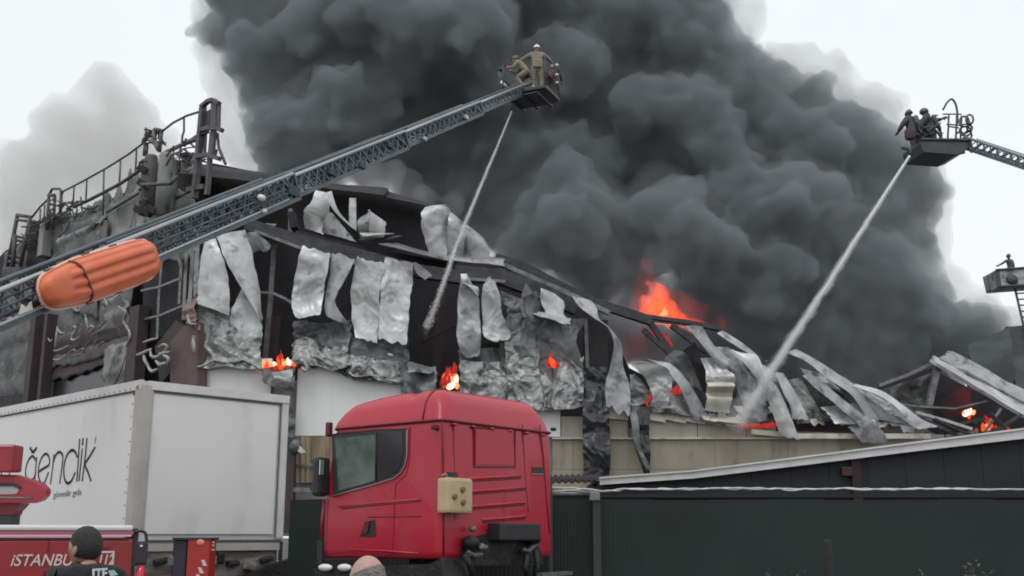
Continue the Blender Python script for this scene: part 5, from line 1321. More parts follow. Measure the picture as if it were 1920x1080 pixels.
# ================================================================ WATER JETS
m_jet = vol_mat('water_spray', (0.995, 0.995, 0.995), 5.0, g=0.0)
m_jet2 = vol_mat('water_spray_loose', (0.995, 0.995, 0.995), 2.2)
m_jet3 = vol_mat('water_spray_haze', (0.995, 0.995, 0.995), .5)
m_mist = vol_mat('water_mist', (0.95, 0.955, 0.96), 0.55)
m_water = mat('white_water', (0.95, 0.955, 0.96), 0.6)
def jet(name, label, pts, Ya, Yb, r0, r1, mist):
    root = thing(name, label, 'water jet', at(pts[0][0], pts[0][1], Ya))
    n = len(pts)
    P3 = []
    for i, (u, v) in enumerate(pts):
        P3.append(tuple(at(u, v, Ya + (Yb - Ya) * i / (n - 1))))
    N = 90
    cl = [Vector(p) for p in catmull(P3, N)]
    for nm_, mt_, q0_, q1_, fr_ in (('core_spray', m_jet, .9, .62, .10), ('spray', m_jet2, 1.1, 1.15, .22), ('outer_spray', m_jet3, 1.2, 1.75, .4)):
        m = MB(); m.tube([c + Vector((fbm(i * .23, 1, 3, 3), 0, fbm(i * .23, 5, 3, 3))) * .35 * (r0 + (r1 - r0) * i / N) for i, c in enumerate(cl)],
                     [(r0 + (r1 - r0) * (i / N) ** .8) * (q0_ + (q1_ - q0_) * i / N) * (1 + fr_ * fbm(i * .35, 9, q0_ * 9, 3)) for i in range(N)], 12)
        o = m.build(nm_, mt_, root, True); o['kind'] = 'stuff'
    rr = random.Random(len(label))
    for k in range(2):
        m = MB(); ph = rr.uniform(0, 6)
        i0, i1 = ((0, 60), (5, 75), (20, 85), (0, 40))[k]
        pp = []; rad = []
        for i in range(i0, i1):
            q = (r0 + (r1 - r0) * i / N)
            a = ph + 2.2 * fbm(i * .12, k, 2, 2)
            pp.append(cl[i] + Vector((math.cos(a), math.sin(a), math.sin(a))) * q * (.12 if k else 0)); rad.append(max(.008, (r0 * .55 + .015) * (1 - (i - i0) / (i1 - i0)) ** .5 * (1 + .4 * fbm(i * .5, k, 7, 2))))
        m.tube(pp, rad, 6); m.build('stream', m_water, root, True)
    m = MB()
    for k in range(500):
        t = rr.random() ** .6; i = int(t * (N - 1)); q = (r0 + (r1 - r0) * t)
        c = cl[i] + Vector((rr.gauss(0, 1), rr.gauss(0, 1), rr.gauss(0, 1))) * q * .75
        s_ = rr.uniform(.004, .010) * (1 + t)
        m._add([c + Vector((s_, 0, 0)), c + Vector((-s_ * .5, s_, 0)), c + Vector((-s_ * .5, -s_, 0)), c + Vector((0, 0, s_ * 2.2))], [(0, 2, 1), (0, 1, 3), (1, 2, 3), (2, 0, 3)])
    o = m.build('droplets', m_water, root); o['kind'] = 'stuff'
    return root
jet('water_jet', 'thin white water jet from the long ladder platform into the dark opening', [(960, 207), (943, 250), (922, 300), (896, 362), (862, 445), (832, 530), (812, 585), (800, 612)], 33.0, 36.3, .026, .10, None)
jet('water_jet', 'wide white water jet from the right-hand basket onto the curled panels', [(1706, 292), (1672, 345), (1640, 395), (1597, 462), (1548, 540), (1500, 613), (1440, 705), (1385, 795)], 33.2, 35.4, .046, .155, None)

def puffs(name, mt, lst, label, vox=.12, disp=(('CLOUDS', .5, .4),), seed=2, ns=10):
    return smoke_object(name, sph_volume(lst, seed, ns, (.3, .55)), vox, mt, list(disp), label)
puffs('jet_mist', m_mist, [(1385, 790, 22, 35.2), (1400, 765, 26, 35.2), (1425, 745, 20, 35.2), (1378, 770, 16, 35.2), (1410, 790, 18, 35.2)], 'white mist where the wide jet hits the panels')
puffs('roof_mist', m_mist, [(905, 470, 16, 36.6), (890, 485, 14, 36.6), (918, 480, 14, 36.8), (900, 450, 12, 36.8)], 'thin mist on the lying roof panels')
puffs('jet_mist', m_mist, [(803, 606, 13, 36.2), (798, 618, 10, 36.2), (812, 596, 9, 36.2)], 'faint mist where the thin jet enters the dark opening')
puffs('wisp_of_smoke', vol_mat('grey_wisp', (.72, .73, .73), .25), [(650, 335, 35, 43), (700, 330, 36, 43), (730, 345, 28, 43), (790, 370, 24, 43), (850, 385, 25, 43), (740, 320, 30, 43)],
      'pale grey smoke wisps above the black roof edge', vox=.2, disp=(('CLOUDS', .9, .9),))

# ================================================================ FLAMES
def fire_mat(name, cols, strength, scale, sig, lo=.42, hi=.62):
    """burning gas and imitated firelight: emission that varies through the volume with a stretched noise"""
    m = bpy.data.materials.new(name); MATS[name] = m; m.use_nodes = True
    t = m.node_tree; N = t.nodes; L = t.links; N.clear()
    out = N.new('ShaderNodeOutputMaterial'); tc = N.new('ShaderNodeTexCoord'); mp = N.new('ShaderNodeMapping')
    mp.inputs['Scale'].default_value = (1.0, 1.0, .45)
    n1 = N.new('ShaderNodeTexNoise'); n1.inputs['Scale'].default_value = scale; n1.inputs['Detail'].default_value = 4; n1.inputs['Distortion'].default_value = .8
    r1 = N.new('ShaderNodeValToRGB'); r1.color_ramp.elements[0].position = lo; r1.color_ramp.elements[0].color = (*cols[0], 1)
    r1.color_ramp.elements[1].position = hi; r1.color_ramp.elements[1].color = (*cols[-1], 1)
    if len(cols) > 2:
        e_ = r1.color_ramp.elements.new((lo + hi) / 2); e_.color = (*cols[1], 1)
    e = N.new('ShaderNodeEmission'); e.inputs['Strength'].default_value = strength
    ab = N.new('ShaderNodeVolumeAbsorption'); ab.inputs['Color'].default_value = (.1, .05, .05, 1); ab.inputs['Density'].default_value = sig
    ad = N.new('ShaderNodeAddShader')
    L.new(tc.outputs['Object'], mp.inputs[0]); L.new(mp.outputs[0], n1.inputs['Vector']); L.new(n1.outputs[0], r1.inputs[0]); L.new(r1.outputs[0], e.inputs['Color'])
    L.new(e.outputs[0], ad.inputs[0]); L.new(ab.outputs[0], ad.inputs[1]); L.new(ad.outputs[0], out.inputs['Volume'])
    return m
def flame_vol(name, root, balls_, em, st, vox=.09, disp=(('CLOUDS', .35, .35),), sig=.25, mt=None):
    mt = mt or vol_mat('flame_' + name + str(rnd.random())[2:6], (.2, .1, .1), sig, emit=em, estr=st)
    B_ = [(at(u, v, Y), r * px(Y)) for u, v, r, Y in balls_]
    o = smoke_object(name, B_, vox, mt, list(disp), None)
    o.parent = root; o.location = -ORG[root.name]
    return o
def tongue(root, u, v, w, h, Y, mt, lean=0):
    m = MB(); N = 9; P = []; rr = []
    ph = rnd.uniform(0, 9)
    for i in range(N):
        t = i / (N - 1)
        P.append(at(u + lean * t + w * .35 * fbm(t * 2, ph, 1, 2), v - h * t, Y + .1 * fbm(t * 2, ph, 5, 2)))
        rr.append(max(.006, w / 2 * px(Y) * (math.sin(math.pi * (.28 + .72 * t)) ** 1.1 + .02)))
    m.tube(P, rr, 8); return m.build('tongue', mt, root, True)
m_fl = emis('flame_orange', (1.0, 0.12, 0.028), 1.15, (1.0, 0.06, 0.02), 2.2)
m_fl_b = emis('flame_bright', (1.0, 0.42, 0.20), 1.6, (1.0, 0.16, 0.05), 3)
m_fl_w = emis('flame_white_hot', (1.0, 0.66, 0.42), 2.6)
m_fl_r = emis('flame_red', (0.60, 0.045, 0.035), 0.9, (0.35, 0.02, 0.02), 3)
fm3 = fire_mat('painted_firelight_volume', [(.004, .0005, .001), (.10, .008, .010), (.35, .02, .02)], .30, .8, .2, .36, .68)  # dim emitting volume imitates the glow of firelight inside
fm4 = fire_mat('fire_small_gas', [(.1, .005, .003), (.9, .08, .02), (1.0, .40, .16)], 6, 3.5, .5, .36, .66)
fr = thing('flame', 'tall orange flame bursting through the roof under the black smoke', 'flame', at(1240, 600, 41))
fm = fire_mat('fire_orange_gas', [(.5, .018, .01), (1.0, .075, .025), (1.0, .16, .06)], 1.7, 1.5, .5, .36, .64)
fm2 = fire_mat('fire_red_gas', [(.02, .001, .001), (.35, .02, .012), (.8, .05, .03)], .55, .9, .25, .36, .66)
for (u, v, w, h, mt, ln) in ((1216, 596, 12, 22, m_fl, 2), (1230, 599, 14, 30, m_fl, -2), (1242, 601, 14, 26, m_fl_b, 2), (1256, 603, 12, 22, m_fl, 2)):
    tongue(fr, u, v, w, h, 41.4, mt, ln)
for (u, v, w, h) in ((1208, 592, 10, 40), (1222, 596, 18, 46), (1238, 600, 20, 50), (1262, 604, 16, 26), (1278, 607, 12, 18)): tongue(fr, u, v, w, h, 41.7, m_fl, 1)
flame_vol('fire_core', fr, [(1300, 606, 13, 41), (1316, 609, 9, 41), (1206, 580, 12, 41), (1232, 536, 8, 41), (1212, 590, 18, 41), (1222, 580, 23, 41), (1238, 584, 29, 41), (1256, 592, 23, 41), (1274, 600, 17, 41), (1288, 605, 12, 41), (1238, 560, 18, 41), (1226, 562, 17, 41), (1212, 570, 16, 41), (1242, 548, 12, 41), (1222, 545, 10, 41), (1216, 530, 9, 41)], None, 0, mt=fm, disp=(('CLOUDS', .5, .5), ('CLOUDS', .2, .25)), vox=.07)
flame_vol('fire_glow', fr, [(1290, 578, 26, 41.3), (1320, 592, 22, 41.3), (1345, 606, 16, 41.3), (1206, 530, 18, 41.3), (1212, 550, 26, 41.3), (1218, 525, 23, 41.3), (1214, 505, 17, 41.3), (1250, 560, 26, 41.3), (1275, 582, 26, 41.3), (1300, 594, 23, 41.3), (1325, 605, 16, 41.3), (1200, 580, 21, 41.3), (1230, 540, 23, 41.3)], None, 0, mt=fm2, disp=(('CLOUDS', .7, .9),), vox=.1)
fr = thing('flame', 'red glowing flame behind the bent rafters under the roof edge', 'flame', at(1235, 640, 39))
for (u, v, w, h) in ((1226, 628, 12, 16), (1236, 642, 16, 24), (1246, 652, 14, 30), (1256, 655, 8, 22)): tongue(fr, u, v, w, h, 38.8, m_fl_r)
flame_vol('fire_glow', fr, [(1200, 650, 34, 39), (1225, 672, 26, 39), (1180, 640, 24, 39), (1240, 640, 20, 39), (1215, 625, 22, 39)], None, 0, vox=.12, mt=fm3, disp=(('CLOUDS', .7, 1.0),))  # emitting puff stands in for red firelight on the interior
fr = thing('flame', 'row of small bright flames on the wall edge left of the white cladding', 'flame', at(520, 684, 35.9))
for (u, v, w, h, mt) in ((494, 690, 7, 16, m_fl_b), (500, 690, 9, 14, m_fl), (508, 686, 10, 10, m_fl_b), (515, 686, 8, 8, m_fl_w), (522, 688, 8, 22, m_fl), (526, 684, 6, 28, m_fl_r), (533, 686, 9, 10, m_fl_b), (540, 684, 8, 14, m_fl_w), (546, 684, 8, 10, m_fl_b), (552, 686, 7, 14, m_fl), (528, 692, 10, 8, m_fl), (518, 692, 10, 7, m_fl_r)):
    tongue(fr, u, v, w, h, 35.75, mt)
flame_vol('fire_glow', fr, [(u, v, r, 35.8) for u, v, r in ((496, 684, 6), (506, 684, 6), (516, 684, 6), (526, 680, 7), (526, 668, 4), (536, 682, 7), (546, 678, 7), (552, 682, 5), (520, 690, 6), (540, 690, 6))], None, 0, vox=.04, mt=fm4, disp=(('CLOUDS', .25, .25),))
fr = thing('flame', 'white-hot little fire in the gap just above the red cab roof', 'flame', at(848, 716, 36))
for (u, v, w, h, mt) in ((834, 722, 10, 22, m_fl_r), (842, 728, 10, 26, m_fl_r), (848, 714, 10, 8, m_fl_b), (856, 716, 9, 14, m_fl_w), (846, 726, 14, 8, m_fl_w), (858, 728, 8, 12, m_fl_b), (852, 700, 10, 22, m_fl_r), (838, 705, 8, 18, m_fl_r)):
    tongue(fr, u, v, w, h, 35.9, mt)
flame_vol('fire_glow', fr, [(846, 716, 13, 36.1), (838, 704, 10, 36.1), (852, 704, 9, 36.1), (848, 692, 7, 36.1), (834, 722, 9, 36.1)], None, 0, vox=.05, mt=fm4, disp=(('CLOUDS', .3, .35),))
fr = thing('flame', 'small red flame licking through the crumpled middle panels', 'flame', at(1036, 678, 35.6))
for (u, v, w, h) in ((1030, 687, 8, 18), (1038, 688, 12, 20), (1046, 689, 8, 12), (1034, 672, 6, 12)): tongue(fr, u, v, w, h, 35.45, m_fl_r if u != 1038 else m_fl, -3)
fr = thing('flame', 'pink red flame between the collapsed ribbons right of the black opening', 'flame', at(1265, 728, 35.6))
for (u, v, w, h) in ((1258, 736, 6, 12), (1266, 738, 10, 18), (1274, 738, 6, 12), (1217, 752, 6, 16), (1213, 760, 5, 12)): tongue(fr, u, v, w, h, 35.4, m_fl_r, 2)
fr = thing('flame', 'low red flames along the ledge below the wide jet', 'flame', at(1420, 798, 35.7))
for k in range(9): tongue(fr, 1392 + 8 * k, 800, 9, rnd.uniform(3, 6) + (6 if k > 6 else 0), 35.7, m_fl_r)
fr = thing('flame', 'bright yellow fire glowing inside the collapsed shed', 'flame', at(1815, 776, 41.5))
for (u, v, w, h, mt) in ((1810, 778, 10, 10, m_fl_w), (1817, 777, 10, 12, m_fl_w), (1824, 776, 8, 8, m_fl_b), (1806, 776, 6, 6, m_fl_b), (1816, 784, 6, 6, m_fl)): tongue(fr, u, v, w, h, 41.5, mt, 3)
flame_vol('fire_glow', fr, [(1810, 740, 22, 43), (1785, 765, 22, 43), (1830, 775, 22, 43), (1850, 785, 18, 43)], None, 0, vox=.15, mt=fm3, disp=(('CLOUDS', .8, 1.2),))
fr = thing('flame', 'upright orange red fire at the foot of the collapsed shed roof', 'flame', at(1850, 806, 41))
for (u, v, w, h, mt) in ((1843, 808, 10, 16, m_fl), (1850, 808, 12, 14, m_fl_b), (1857, 808, 10, 24, m_fl), (1852, 796, 8, 14, m_fl_r), (1848, 788, 6, 10, m_fl_r), (1866, 806, 8, 10, m_fl_r), (1876, 806, 10, 5, m_fl_r), (1890, 806, 10, 4, m_fl_r), (1832, 810, 8, 8, m_fl_r)): tongue(fr, u, v, w, h, 41.0, mt)

# ================================================================ RED TRUCK CAB
m_red = mat('glossy_red_paint', (0.46, 0.013, 0.036), 0.40, base2=(0.41, 0.011, 0.030), scale=0.8, coat=.22, bump=.02, bscale=2, base3=(.42, .06, .065), scale3=1.6, lo3=.56, hi3=.9)
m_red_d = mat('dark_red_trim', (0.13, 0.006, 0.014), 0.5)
m_blk = mat('black_plastic', (0.018, 0.018, 0.02), 0.5, base2=(0.03, 0.03, 0.032), scale=4)
m_chas = mat('oily_black_chassis', (0.012, 0.012, 0.014), 0.55, .2, base2=(0.028, 0.027, 0.027), scale=5, bump=.4)
m_glass_g = mat('green_cab_glass', (0.055, 0.08, 0.068), 0.12, base2=(0.12, 0.16, 0.14), scale=2.2, lo=.38, hi=.62)  # paler green patches paint reflections into the glass colour
m_glass_d = mat('dark_cab_glass', (0.022, 0.018, 0.024), 0.12)
m_seal = mat('grey_window_seal', (0.30, 0.22, 0.24), 0.5)
m_beige = mat('beige_box', (0.56, 0.43, 0.26), 0.55, base2=(0.48, 0.36, 0.2), scale=5)
m_fig = mat('brown_fittings', (0.22, 0.12, 0.05), .6)
m_steelg = mat('greasy_grey_steel', (0.22, 0.22, 0.22), 0.5, .4, base2=(0.1, 0.1, 0.1), scale=6)
m_tyre = mat('tyre_rubber', (0.02, 0.02, 0.02), 0.85)

BETA = R(51.6)
c0 = at(826, 900, 14.0)
CB = Vector((c0.x, 14.0, 0))
ex_ = Vector((-math.sin(BETA), math.cos(BETA), 0))      # along the side, towards the front
ey_ = Vector((math.cos(BETA), math.sin(BETA), 0))       # across the rear wall
def cb(x, y, z): return CB + ex_ * x + ey_ * y + Vector((0, 0, z))
def side_pt(u, v, off=0.0):
    """point on the near side plane (y = -off) seen at (u, v); returns local x, z"""
    d = ray(u, v); n = -ey_; A = CB + n * off
    t = (A - CAM).dot(n) / d.dot(n); p = CAM + d * t
    return (p - CB).dot(ex_), p.z
def rear_pt(u, v, off=0.0):
    d = ray(u, v); n = -ex_; A = CB + n * off
    t = (A - CAM).dot(n) / d.dot(n); p = CAM + d * t
    return (p - CB).dot(ey_), p.z
cab = thing('truck_cab', 'red truck cab without trailer, beige box on its rear corner, dented roof', 'truck', CB)
zg = side_pt(826, 786)[1]; zb = side_pt(800, 1052)[1]; CW = 2.42; CL = side_pt(600, 900)[0]
zb2 = rear_pt(900, 1005)[1]
print('cab', zg, zb, CL, zb2, rear_pt(1020, 785), rear_pt(1043, 900), side_pt(612, 800))
rr_ = .10
def loop_at(z, grow=0.0, xf=None, xr=0.0):
    """rounded footprint at height z"""
    L_ = xf if xf is not None else CL
    pts = []
    segs = 6
    for (cx, cy, a0, r) in ((L_ - .22, CW - .22, 0, .22), (xr + rr_, CW - rr_, 90, rr_), (xr + rr_, rr_, 180, rr_), (L_ - .22, .22, 270, .22)):
        for k in range(segs + 1):
            a = R(a0 + 90 * k / segs)
            # x axis = a 0 deg, y axis = 90 deg
            pts.append(cb(cx + (r + grow) * math.cos(a), cy + (r + grow) * math.sin(a), z))
    return pts
def xfront(z):
    """the windscreen leans back, the lower front is upright"""
    zw = 2.45
    return CL if z < zw else CL - .16 * ((z - zw) / (zg - zw)) ** 1.2 * 1.0
stations = [(zb + .02, -.05), (zb + .05, -.01), (zb + .12, 0), (1.9, 0), (2.2, 0.0), (2.5, 0), (2.9, -.005), (zg - .12, -.01), (zg - .03, -.015), (zg, -.03)]
vs = []; fs = []
for z, g_ in stations: vs += loop_at(z, g_, xfront(z))
nn = len(vs) // len(stations)
for j in range(len(stations) - 1):
    for i in range(nn): fs.append((j * nn + i, j * nn + (i + 1) % nn, (j + 1) * nn + (i + 1) % nn, (j + 1) * nn + i))
fs.append(tuple(range(nn))[::-1]); fs.append(tuple((len(stations) - 1) * nn + i for i in range(nn)))
body = link_mesh('body', vs, fs, m_red, cab, True)
for p in body.data.polygons: p.use_smooth = len(p.vertices) == 4
# the lower edge arch at the rear corner is cut by the black underside (below)
# roof: rises steeply behind, long fall to the front
HT = at(880, 735, 14.6).z - zg + .01
def roof_h(a, b):
    """a: 0 rear..1 front, b: 0..1 across"""
    def ease(x, p=2.0): x = min(max(x, 0), 1); return (1 - (1 - x) ** p) ** (1 / p)
    h = ease(a * CL / .30, 1.8) * (.60 * ease((1 - a) * CL / .30, 1.9) + .40 * ease((1 - a) * CL / 1.45, 1.7)) * ease(b * CW / .32, 1.9) * ease((1 - b) * CW / .32, 1.9)
    x, y = a * CL, b * CW
    h -= .10 * math.exp(-((x - .72) / .13) ** 2 - ((y - .30) / .15) ** 2)      # dent
    h += .05 * math.exp(-((x - .60) / .10) ** 2 - ((y - .22) / .12) ** 2)
    return h
NR = 46; vs = []; fs = []
Lr = xfront(zg)
for j in range(NR):
    for i in range(NR):
        a = i / (NR - 1); b = j / (NR - 1)
        x = a * (Lr - .06) + .03; y = .03 + b * (CW - .06)
        # round the corners of the plan
        cx_, cy_ = min(max(x, .2), Lr - .3), min(max(y, .25), CW - .25)
        vs.append(cb(x, y, zg + max(0, roof_h(a, b)) * HT + .004))
for j in range(NR - 1):
    for i in range(NR - 1): fs.append((j * NR + i, j * NR + i + 1, (j + 1) * NR + i + 1, (j + 1) * NR + i))
m_redroof = m_red
roof = link_mesh('roof', vs, fs, m_redroof, cab, True)
m = MB(); m.tube(loop_at(zg - .005, .0, xfront(zg) + .01), .018, 6, closed=True); m.build('gutter', m_red_d, cab, True)
m = MB(); a = .36 / CL
m.tube([cb(.36, .03 + b * (CW - .06), zg + max(0, roof_h(a, b)) * HT + .006) for b in np.linspace(0, 1, 40)], .014, 6)
m.build('roof_seam', m_red_d, cab, True)
for b in (.10, .26, .42, .58, .74, .9):
    m = MB(); m.ball(cb(-.01, b * CW, zg - .05), (.05, .03, .02), 8, 6, Matrix.Rotation(BETA, 3, 'Z')); m.build('clip', m_red, cab, True)
for (a, b) in ((.14, .14), (.16, .86)):
    m = MB(); m.tube([cb(a * CL, b * CW, zg + roof_h(a, b) * HT - .01), cb(a * CL, b * CW, zg + roof_h(a, b) * HT + .03)], .025, 8); m.build('roof_plug', m_blk, cab, True)

def side_poly(name, pts, off, th, mt, round_=0):
    P = [side_pt(u, v, off) for u, v in pts]
    m = MB(); m.prism([cb(x, -off, z) for x, z in P], ey_ * th); return m.build(name, mt, cab)
def rear_poly(name, pts, off, th, mt):
    P = [rear_pt(u, v, off) for u, v in pts]
    m = MB(); m.prism([cb(-off, y, z) for y, z in P], ex_ * th); return m.build(name, mt, cab)
def side_tube(name, pts, off, r, mt, closed=False, n=7):
    m = MB(); m.tube([cb(side_pt(u, v, off)[0], -off, side_pt(u, v, off)[1]) for u, v in pts], r, n, closed); return m.build(name, mt, cab, True)
def rear_tube(name, pts, off, r, mt, closed=False):
    m = MB(); m.tube([cb(-off, rear_pt(u, v, off)[0], rear_pt(u, v, off)[1]) for u, v in pts], r, 7, closed); return m.build(name, mt, cab, True)
# side window
win = [(622, 814), (640, 810), (700, 806), (757, 803), (761, 808), (761, 852), (757, 872), (750, 885), (738, 894), (700, 906), (660, 917), (624, 928)]
side_poly('window_frame', win, .012, .012, m_blk)
side_poly('door_window', [(628, 822), (702, 815), (704, 900), (680, 908), (634, 920)], .018, .006, m_glass_g)
side_poly('rear_side_window', [(706, 812), (754, 808), (756, 850), (752, 871), (744, 885), (732, 892), (706, 900)], .018, .006, m_glass_d)
side_tube('window_seal', [(624, 930), (660, 920), (700, 909), (738, 897), (751, 887), (759, 873), (763, 852), (763, 806)], .012, .010, m_seal)
side_tube('window_seal', [(763, 804), (700, 806), (622, 815)], .012, .008, m_red_d)
side_tube('window_divider', [(704, 812), (705, 901)], .022, .014, m_blk)
# door seam, creases, handle
side_tube('door_seam', [(768, 800), (768, 860), (762, 890), (742, 908), (738, 1000), (735, 1040), (690, 1046), (600, 1050)], .0, .006, m_red_d)
side_tube('crease', [(636, 950), (700, 944), (790, 936)], .0, .012, m_red)
side_tube('crease', [(640, 954), (700, 948), (790, 940)], -.004, .010, m_red_d)
side_tube('crease', [(690, 970), (790, 968)], -.002, .009, m_red_d)
side_tube('crease', [(655, 1030), (720, 1033), (785, 1038)], .0, .012, m_red)
side_poly('door_handle', [(674, 1006), (684, 978), (702, 974), (704, 1006)], .010, .012, m_blk)
side_poly('handle_grip', [(684, 980), (692, 977), (688, 1000), (678, 1002)], .03, .015, m_red_d)
side_tube('corner_fold', [(608, 936), (604, 975), (602, 1010)], .01, .02, m_red)
side_poly('corner_vent', [(594, 1013), (604, 1012), (604, 1056), (594, 1058)], .02, .03, m_blk)
# corner brackets (top rear corner) and marker
m = MB(); z_ = side_pt(812, 802)[1]; m.rbox(cb(.08, -.03, z_), (.12, .06, .07), .02, Matrix.Rotation(BETA, 3, 'Z')); m.build('marker_lamp', m_red_d, cab)
m = MB(); m.rbox(cb(.0, CW + .02, rear_pt(1030, 804)[1]), (.06, .08, .05), .02, Matrix.Rotation(BETA, 3, 'Z')); m.build('marker_lamp', m_blk, cab)
# mirror
mx, mz = side_pt(606, 892)
mb = MB(); mb.rbox(cb(CL - .15, -.12, side_pt(606, 895)[1]), (.14, .24, .54), .06, Matrix.Rotation(BETA + R(90), 3, 'Z')); mb.build('mirror_housing', m_blk, cab)
mb = MB(); mb.rbox(cb(CL - .10, -.24, side_pt(606, 893)[1]), (.17, .012, .42), .005, Matrix.Rotation(BETA, 3, 'Z') @ Matrix.Rotation(R(0), 3, 'Z')); 
mb = MB(); mb.prism([cb(CL - .235, -.22, side_pt(600, 880)[1] - .09), cb(CL - .235, -.15, side_pt(600, 880)[1] - .09), cb(CL - .235, -.15, side_pt(600, 880)[1] + .11), cb(CL - .235, -.22, side_pt(600, 880)[1] + .11)], ex_ * .01); mb.build('mirror_glass', mat('mirror_glass', (.75, .8, .78), .05, 1.0), cab)
for z in (-.18, .2):
    mb = MB(); zz = side_pt(606, 893)[1] + z; mb.tube([cb(CL - .05, .02, zz), cb(CL - .04, -.2, zz)], .02, 6); mb.build('mirror_arm', m_blk, cab, True)
# far mirror bracket above the window (left edge)
mb = MB(); mb.rbox(cb(CL - .17, -.02, side_pt(613, 806)[1]), (.08, .08, .20), .02, Matrix.Rotation(BETA, 3, 'Z')); mb.build('mirror_bracket', m_red_d, cab)
# windscreen and front end
zl, zh = 2.38, zg - .10
mb = MB(); mb.prism([cb(xfront(zl) + .012, .22, zl), cb(xfront(zl) + .012, CW - .22, zl), cb(xfront(zh) + .02, CW - .26, zh), cb(xfront(zh) + .02, .26, zh)], ex_ * .02); mb.build('windscreen', m_glass_d, cab)
mb = MB(); mb.rbox(cb(CL + .01, CW / 2, 1.85), (.06, CW - .7, .5), .02, Matrix.Rotation(BETA + R(90), 3, 'Z')); mb.build('grille', m_blk, cab)
# rear wall pressings
def rear_frame(name, u0, v0, u1, v1, r=.012, mt=m_red):
    rear_tube(name, [(u0, v0), (u1, v0), (u1, v1), (u0, v1)], .0, r, mt, True)
rear_poly('pressed_panel', [(892, 806), (962, 806), (962, 872), (892, 872)], .016, .02, m_red)
rear_frame('pressed_rim', 888, 802, 966, 876, .010, m_red_d)
for pts in (([(880, 898), (976, 892)]), ([(882, 922), (985, 914)]), ([(884, 950), (984, 942)]), ([(904, 975), (985, 968)])):
    rear_tube('pressed_rib', pts, .0, .022, m_red)
    rear_tube('painted_rib_shadow', [(u, v + 5) for u, v in pts], -.005, .010, m_red_d)  # dark red line painted as the shade below each rib
rear_tube('wall_seam', [(850, 792), (852, 880), (852, 975)], -.004, .008, m_red_d)
rear_tube('wall_seam', [(980, 795), (984, 880), (990, 960)], -.004, .008, m_red_d)
rear_tube('wall_seam', [(1012, 796), (1018, 850), (1024, 930), (1030, 1000)], -.002, .012, m_red_d)
rear_tube('corner_seam', [(829, 790), (831, 850), (832, 990), (832, 1040)], .004, .010, m_red_d)
rear_poly('vent', [(998, 876), (1018, 876), (1019, 888), (999, 888)], .008, .01, m_blk)
rear_poly('vent', [(838, 885), (858, 886), (858, 896), (838, 895)], .008, .01, m_blk)
rear_tube('vent_lip', [(997, 889), (1019, 889)], .01, .008, m_seal)
# corner grab and the beige box
y0, z0 = rear_pt(833, 962, .12); y1, z1 = rear_pt(881, 898, .12)
box = MB(); box.rbox(cb(-.10, (y0 + y1) / 2 - .02, (z0 + z1) / 2), (abs(y1 - y0) * .98, .20, abs(z1 - z0)), .04, Matrix.Rotation(BETA, 3, 'Z'))
bx = box.build('beige_box', m_beige, cab, False)
for (u, v) in ((853, 931), (868, 918), (869, 942)):
    y_, z_ = rear_pt(u, v, .21); m = MB(); m.tube([cb(-.20, y_, z_), cb(-.235, y_, z_)], [.045, .03], 8); o_ = link_mesh('fitting', m.v, m.f, m_fig, bx); 
rear_tube('grab_handle', [(828, 892), (836, 888), (840, 900)], .06, .014, m_seal)
# underside: black tray, frame rails, steering joints, hoses
yA, zA = rear_pt(915, 982); yB, zB = rear_pt(992, 1012)
m = MB(); m.rbox(cb(-.10, (yA + yB) / 2, (zA + zB) / 2), (abs(yB - yA), .22, abs(zA - zB) + .02), .02, Matrix.Rotation(BETA, 3, 'Z')); m.build('battery_tray', m_blk, cab)
m = MB(); m.prism([cb(-.015, y, z) for y, z in [rear_pt(u, v) for u, v in ((864, 1030), (880, 1008), (912, 1000), (912, 992), (992, 990), (996, 1008), (1008, 1020), (1018, 1060), (860, 1060))]], ex_ * .9); m.build('wheel_arch', m_chas, cab)
m = MB(); m.prism([cb(x, -.012, z) for x, z in [side_pt(u, v, .012) for u, v in ((826, 1046), (814, 1054), (800, 1058), (590, 1066), (590, 1092), (834, 1092))]], ey_ * .5); m.build('step_panel', m_chas, cab)
for y in (.75, 1.65):
    m = MB(); m.beam(cb(-3.6, y, 1.02), cb(1.9, y, 1.02), .09, .26); m.build('frame_rail', m_chas, cab)
for pts in (([(876, 1034), (888, 1042), (902, 1040)]), ([(898, 1028), (912, 1026)]), ([(980, 1030), (990, 1034), (1004, 1020)]), ([(986, 1004), (998, 996), (1002, 985)])):
    rear_tube('linkage', pts, .12, .035, m_steelg)
for (u, v, r) in ((882, 1018, .12), (1000, 1010, .11), (886, 992, .05), (903, 1024, .05), (1004, 1022, .05), (878, 1040, .05), (1000, 990, .04)):
    y_, z_ = rear_pt(u, v, .1); m = MB(); m.ball(cb(-.1, y_, z_), (r, r, r * .8)); m.build('air_bellow', m_chas if r > .06 else m_steelg, cab, True)
for pts in (([(870, 1040), (880, 1058), (886, 1080)]), ([(1004, 1030), (1008, 1060), (1004, 1080)]), ([(988, 1040), (984, 1064), (990, 1085)])):
    rear_tube('hose', pts, .15, .04, m_chas)
y_, z_ = rear_pt(1020, 1078, .3); m = MB(); m.beam(cb(-.3, y_ - .1, z_), cb(-.3, y_ + .6, z_ + .01), .1, .05); m.build('bumper_bar', m_steelg, cab)
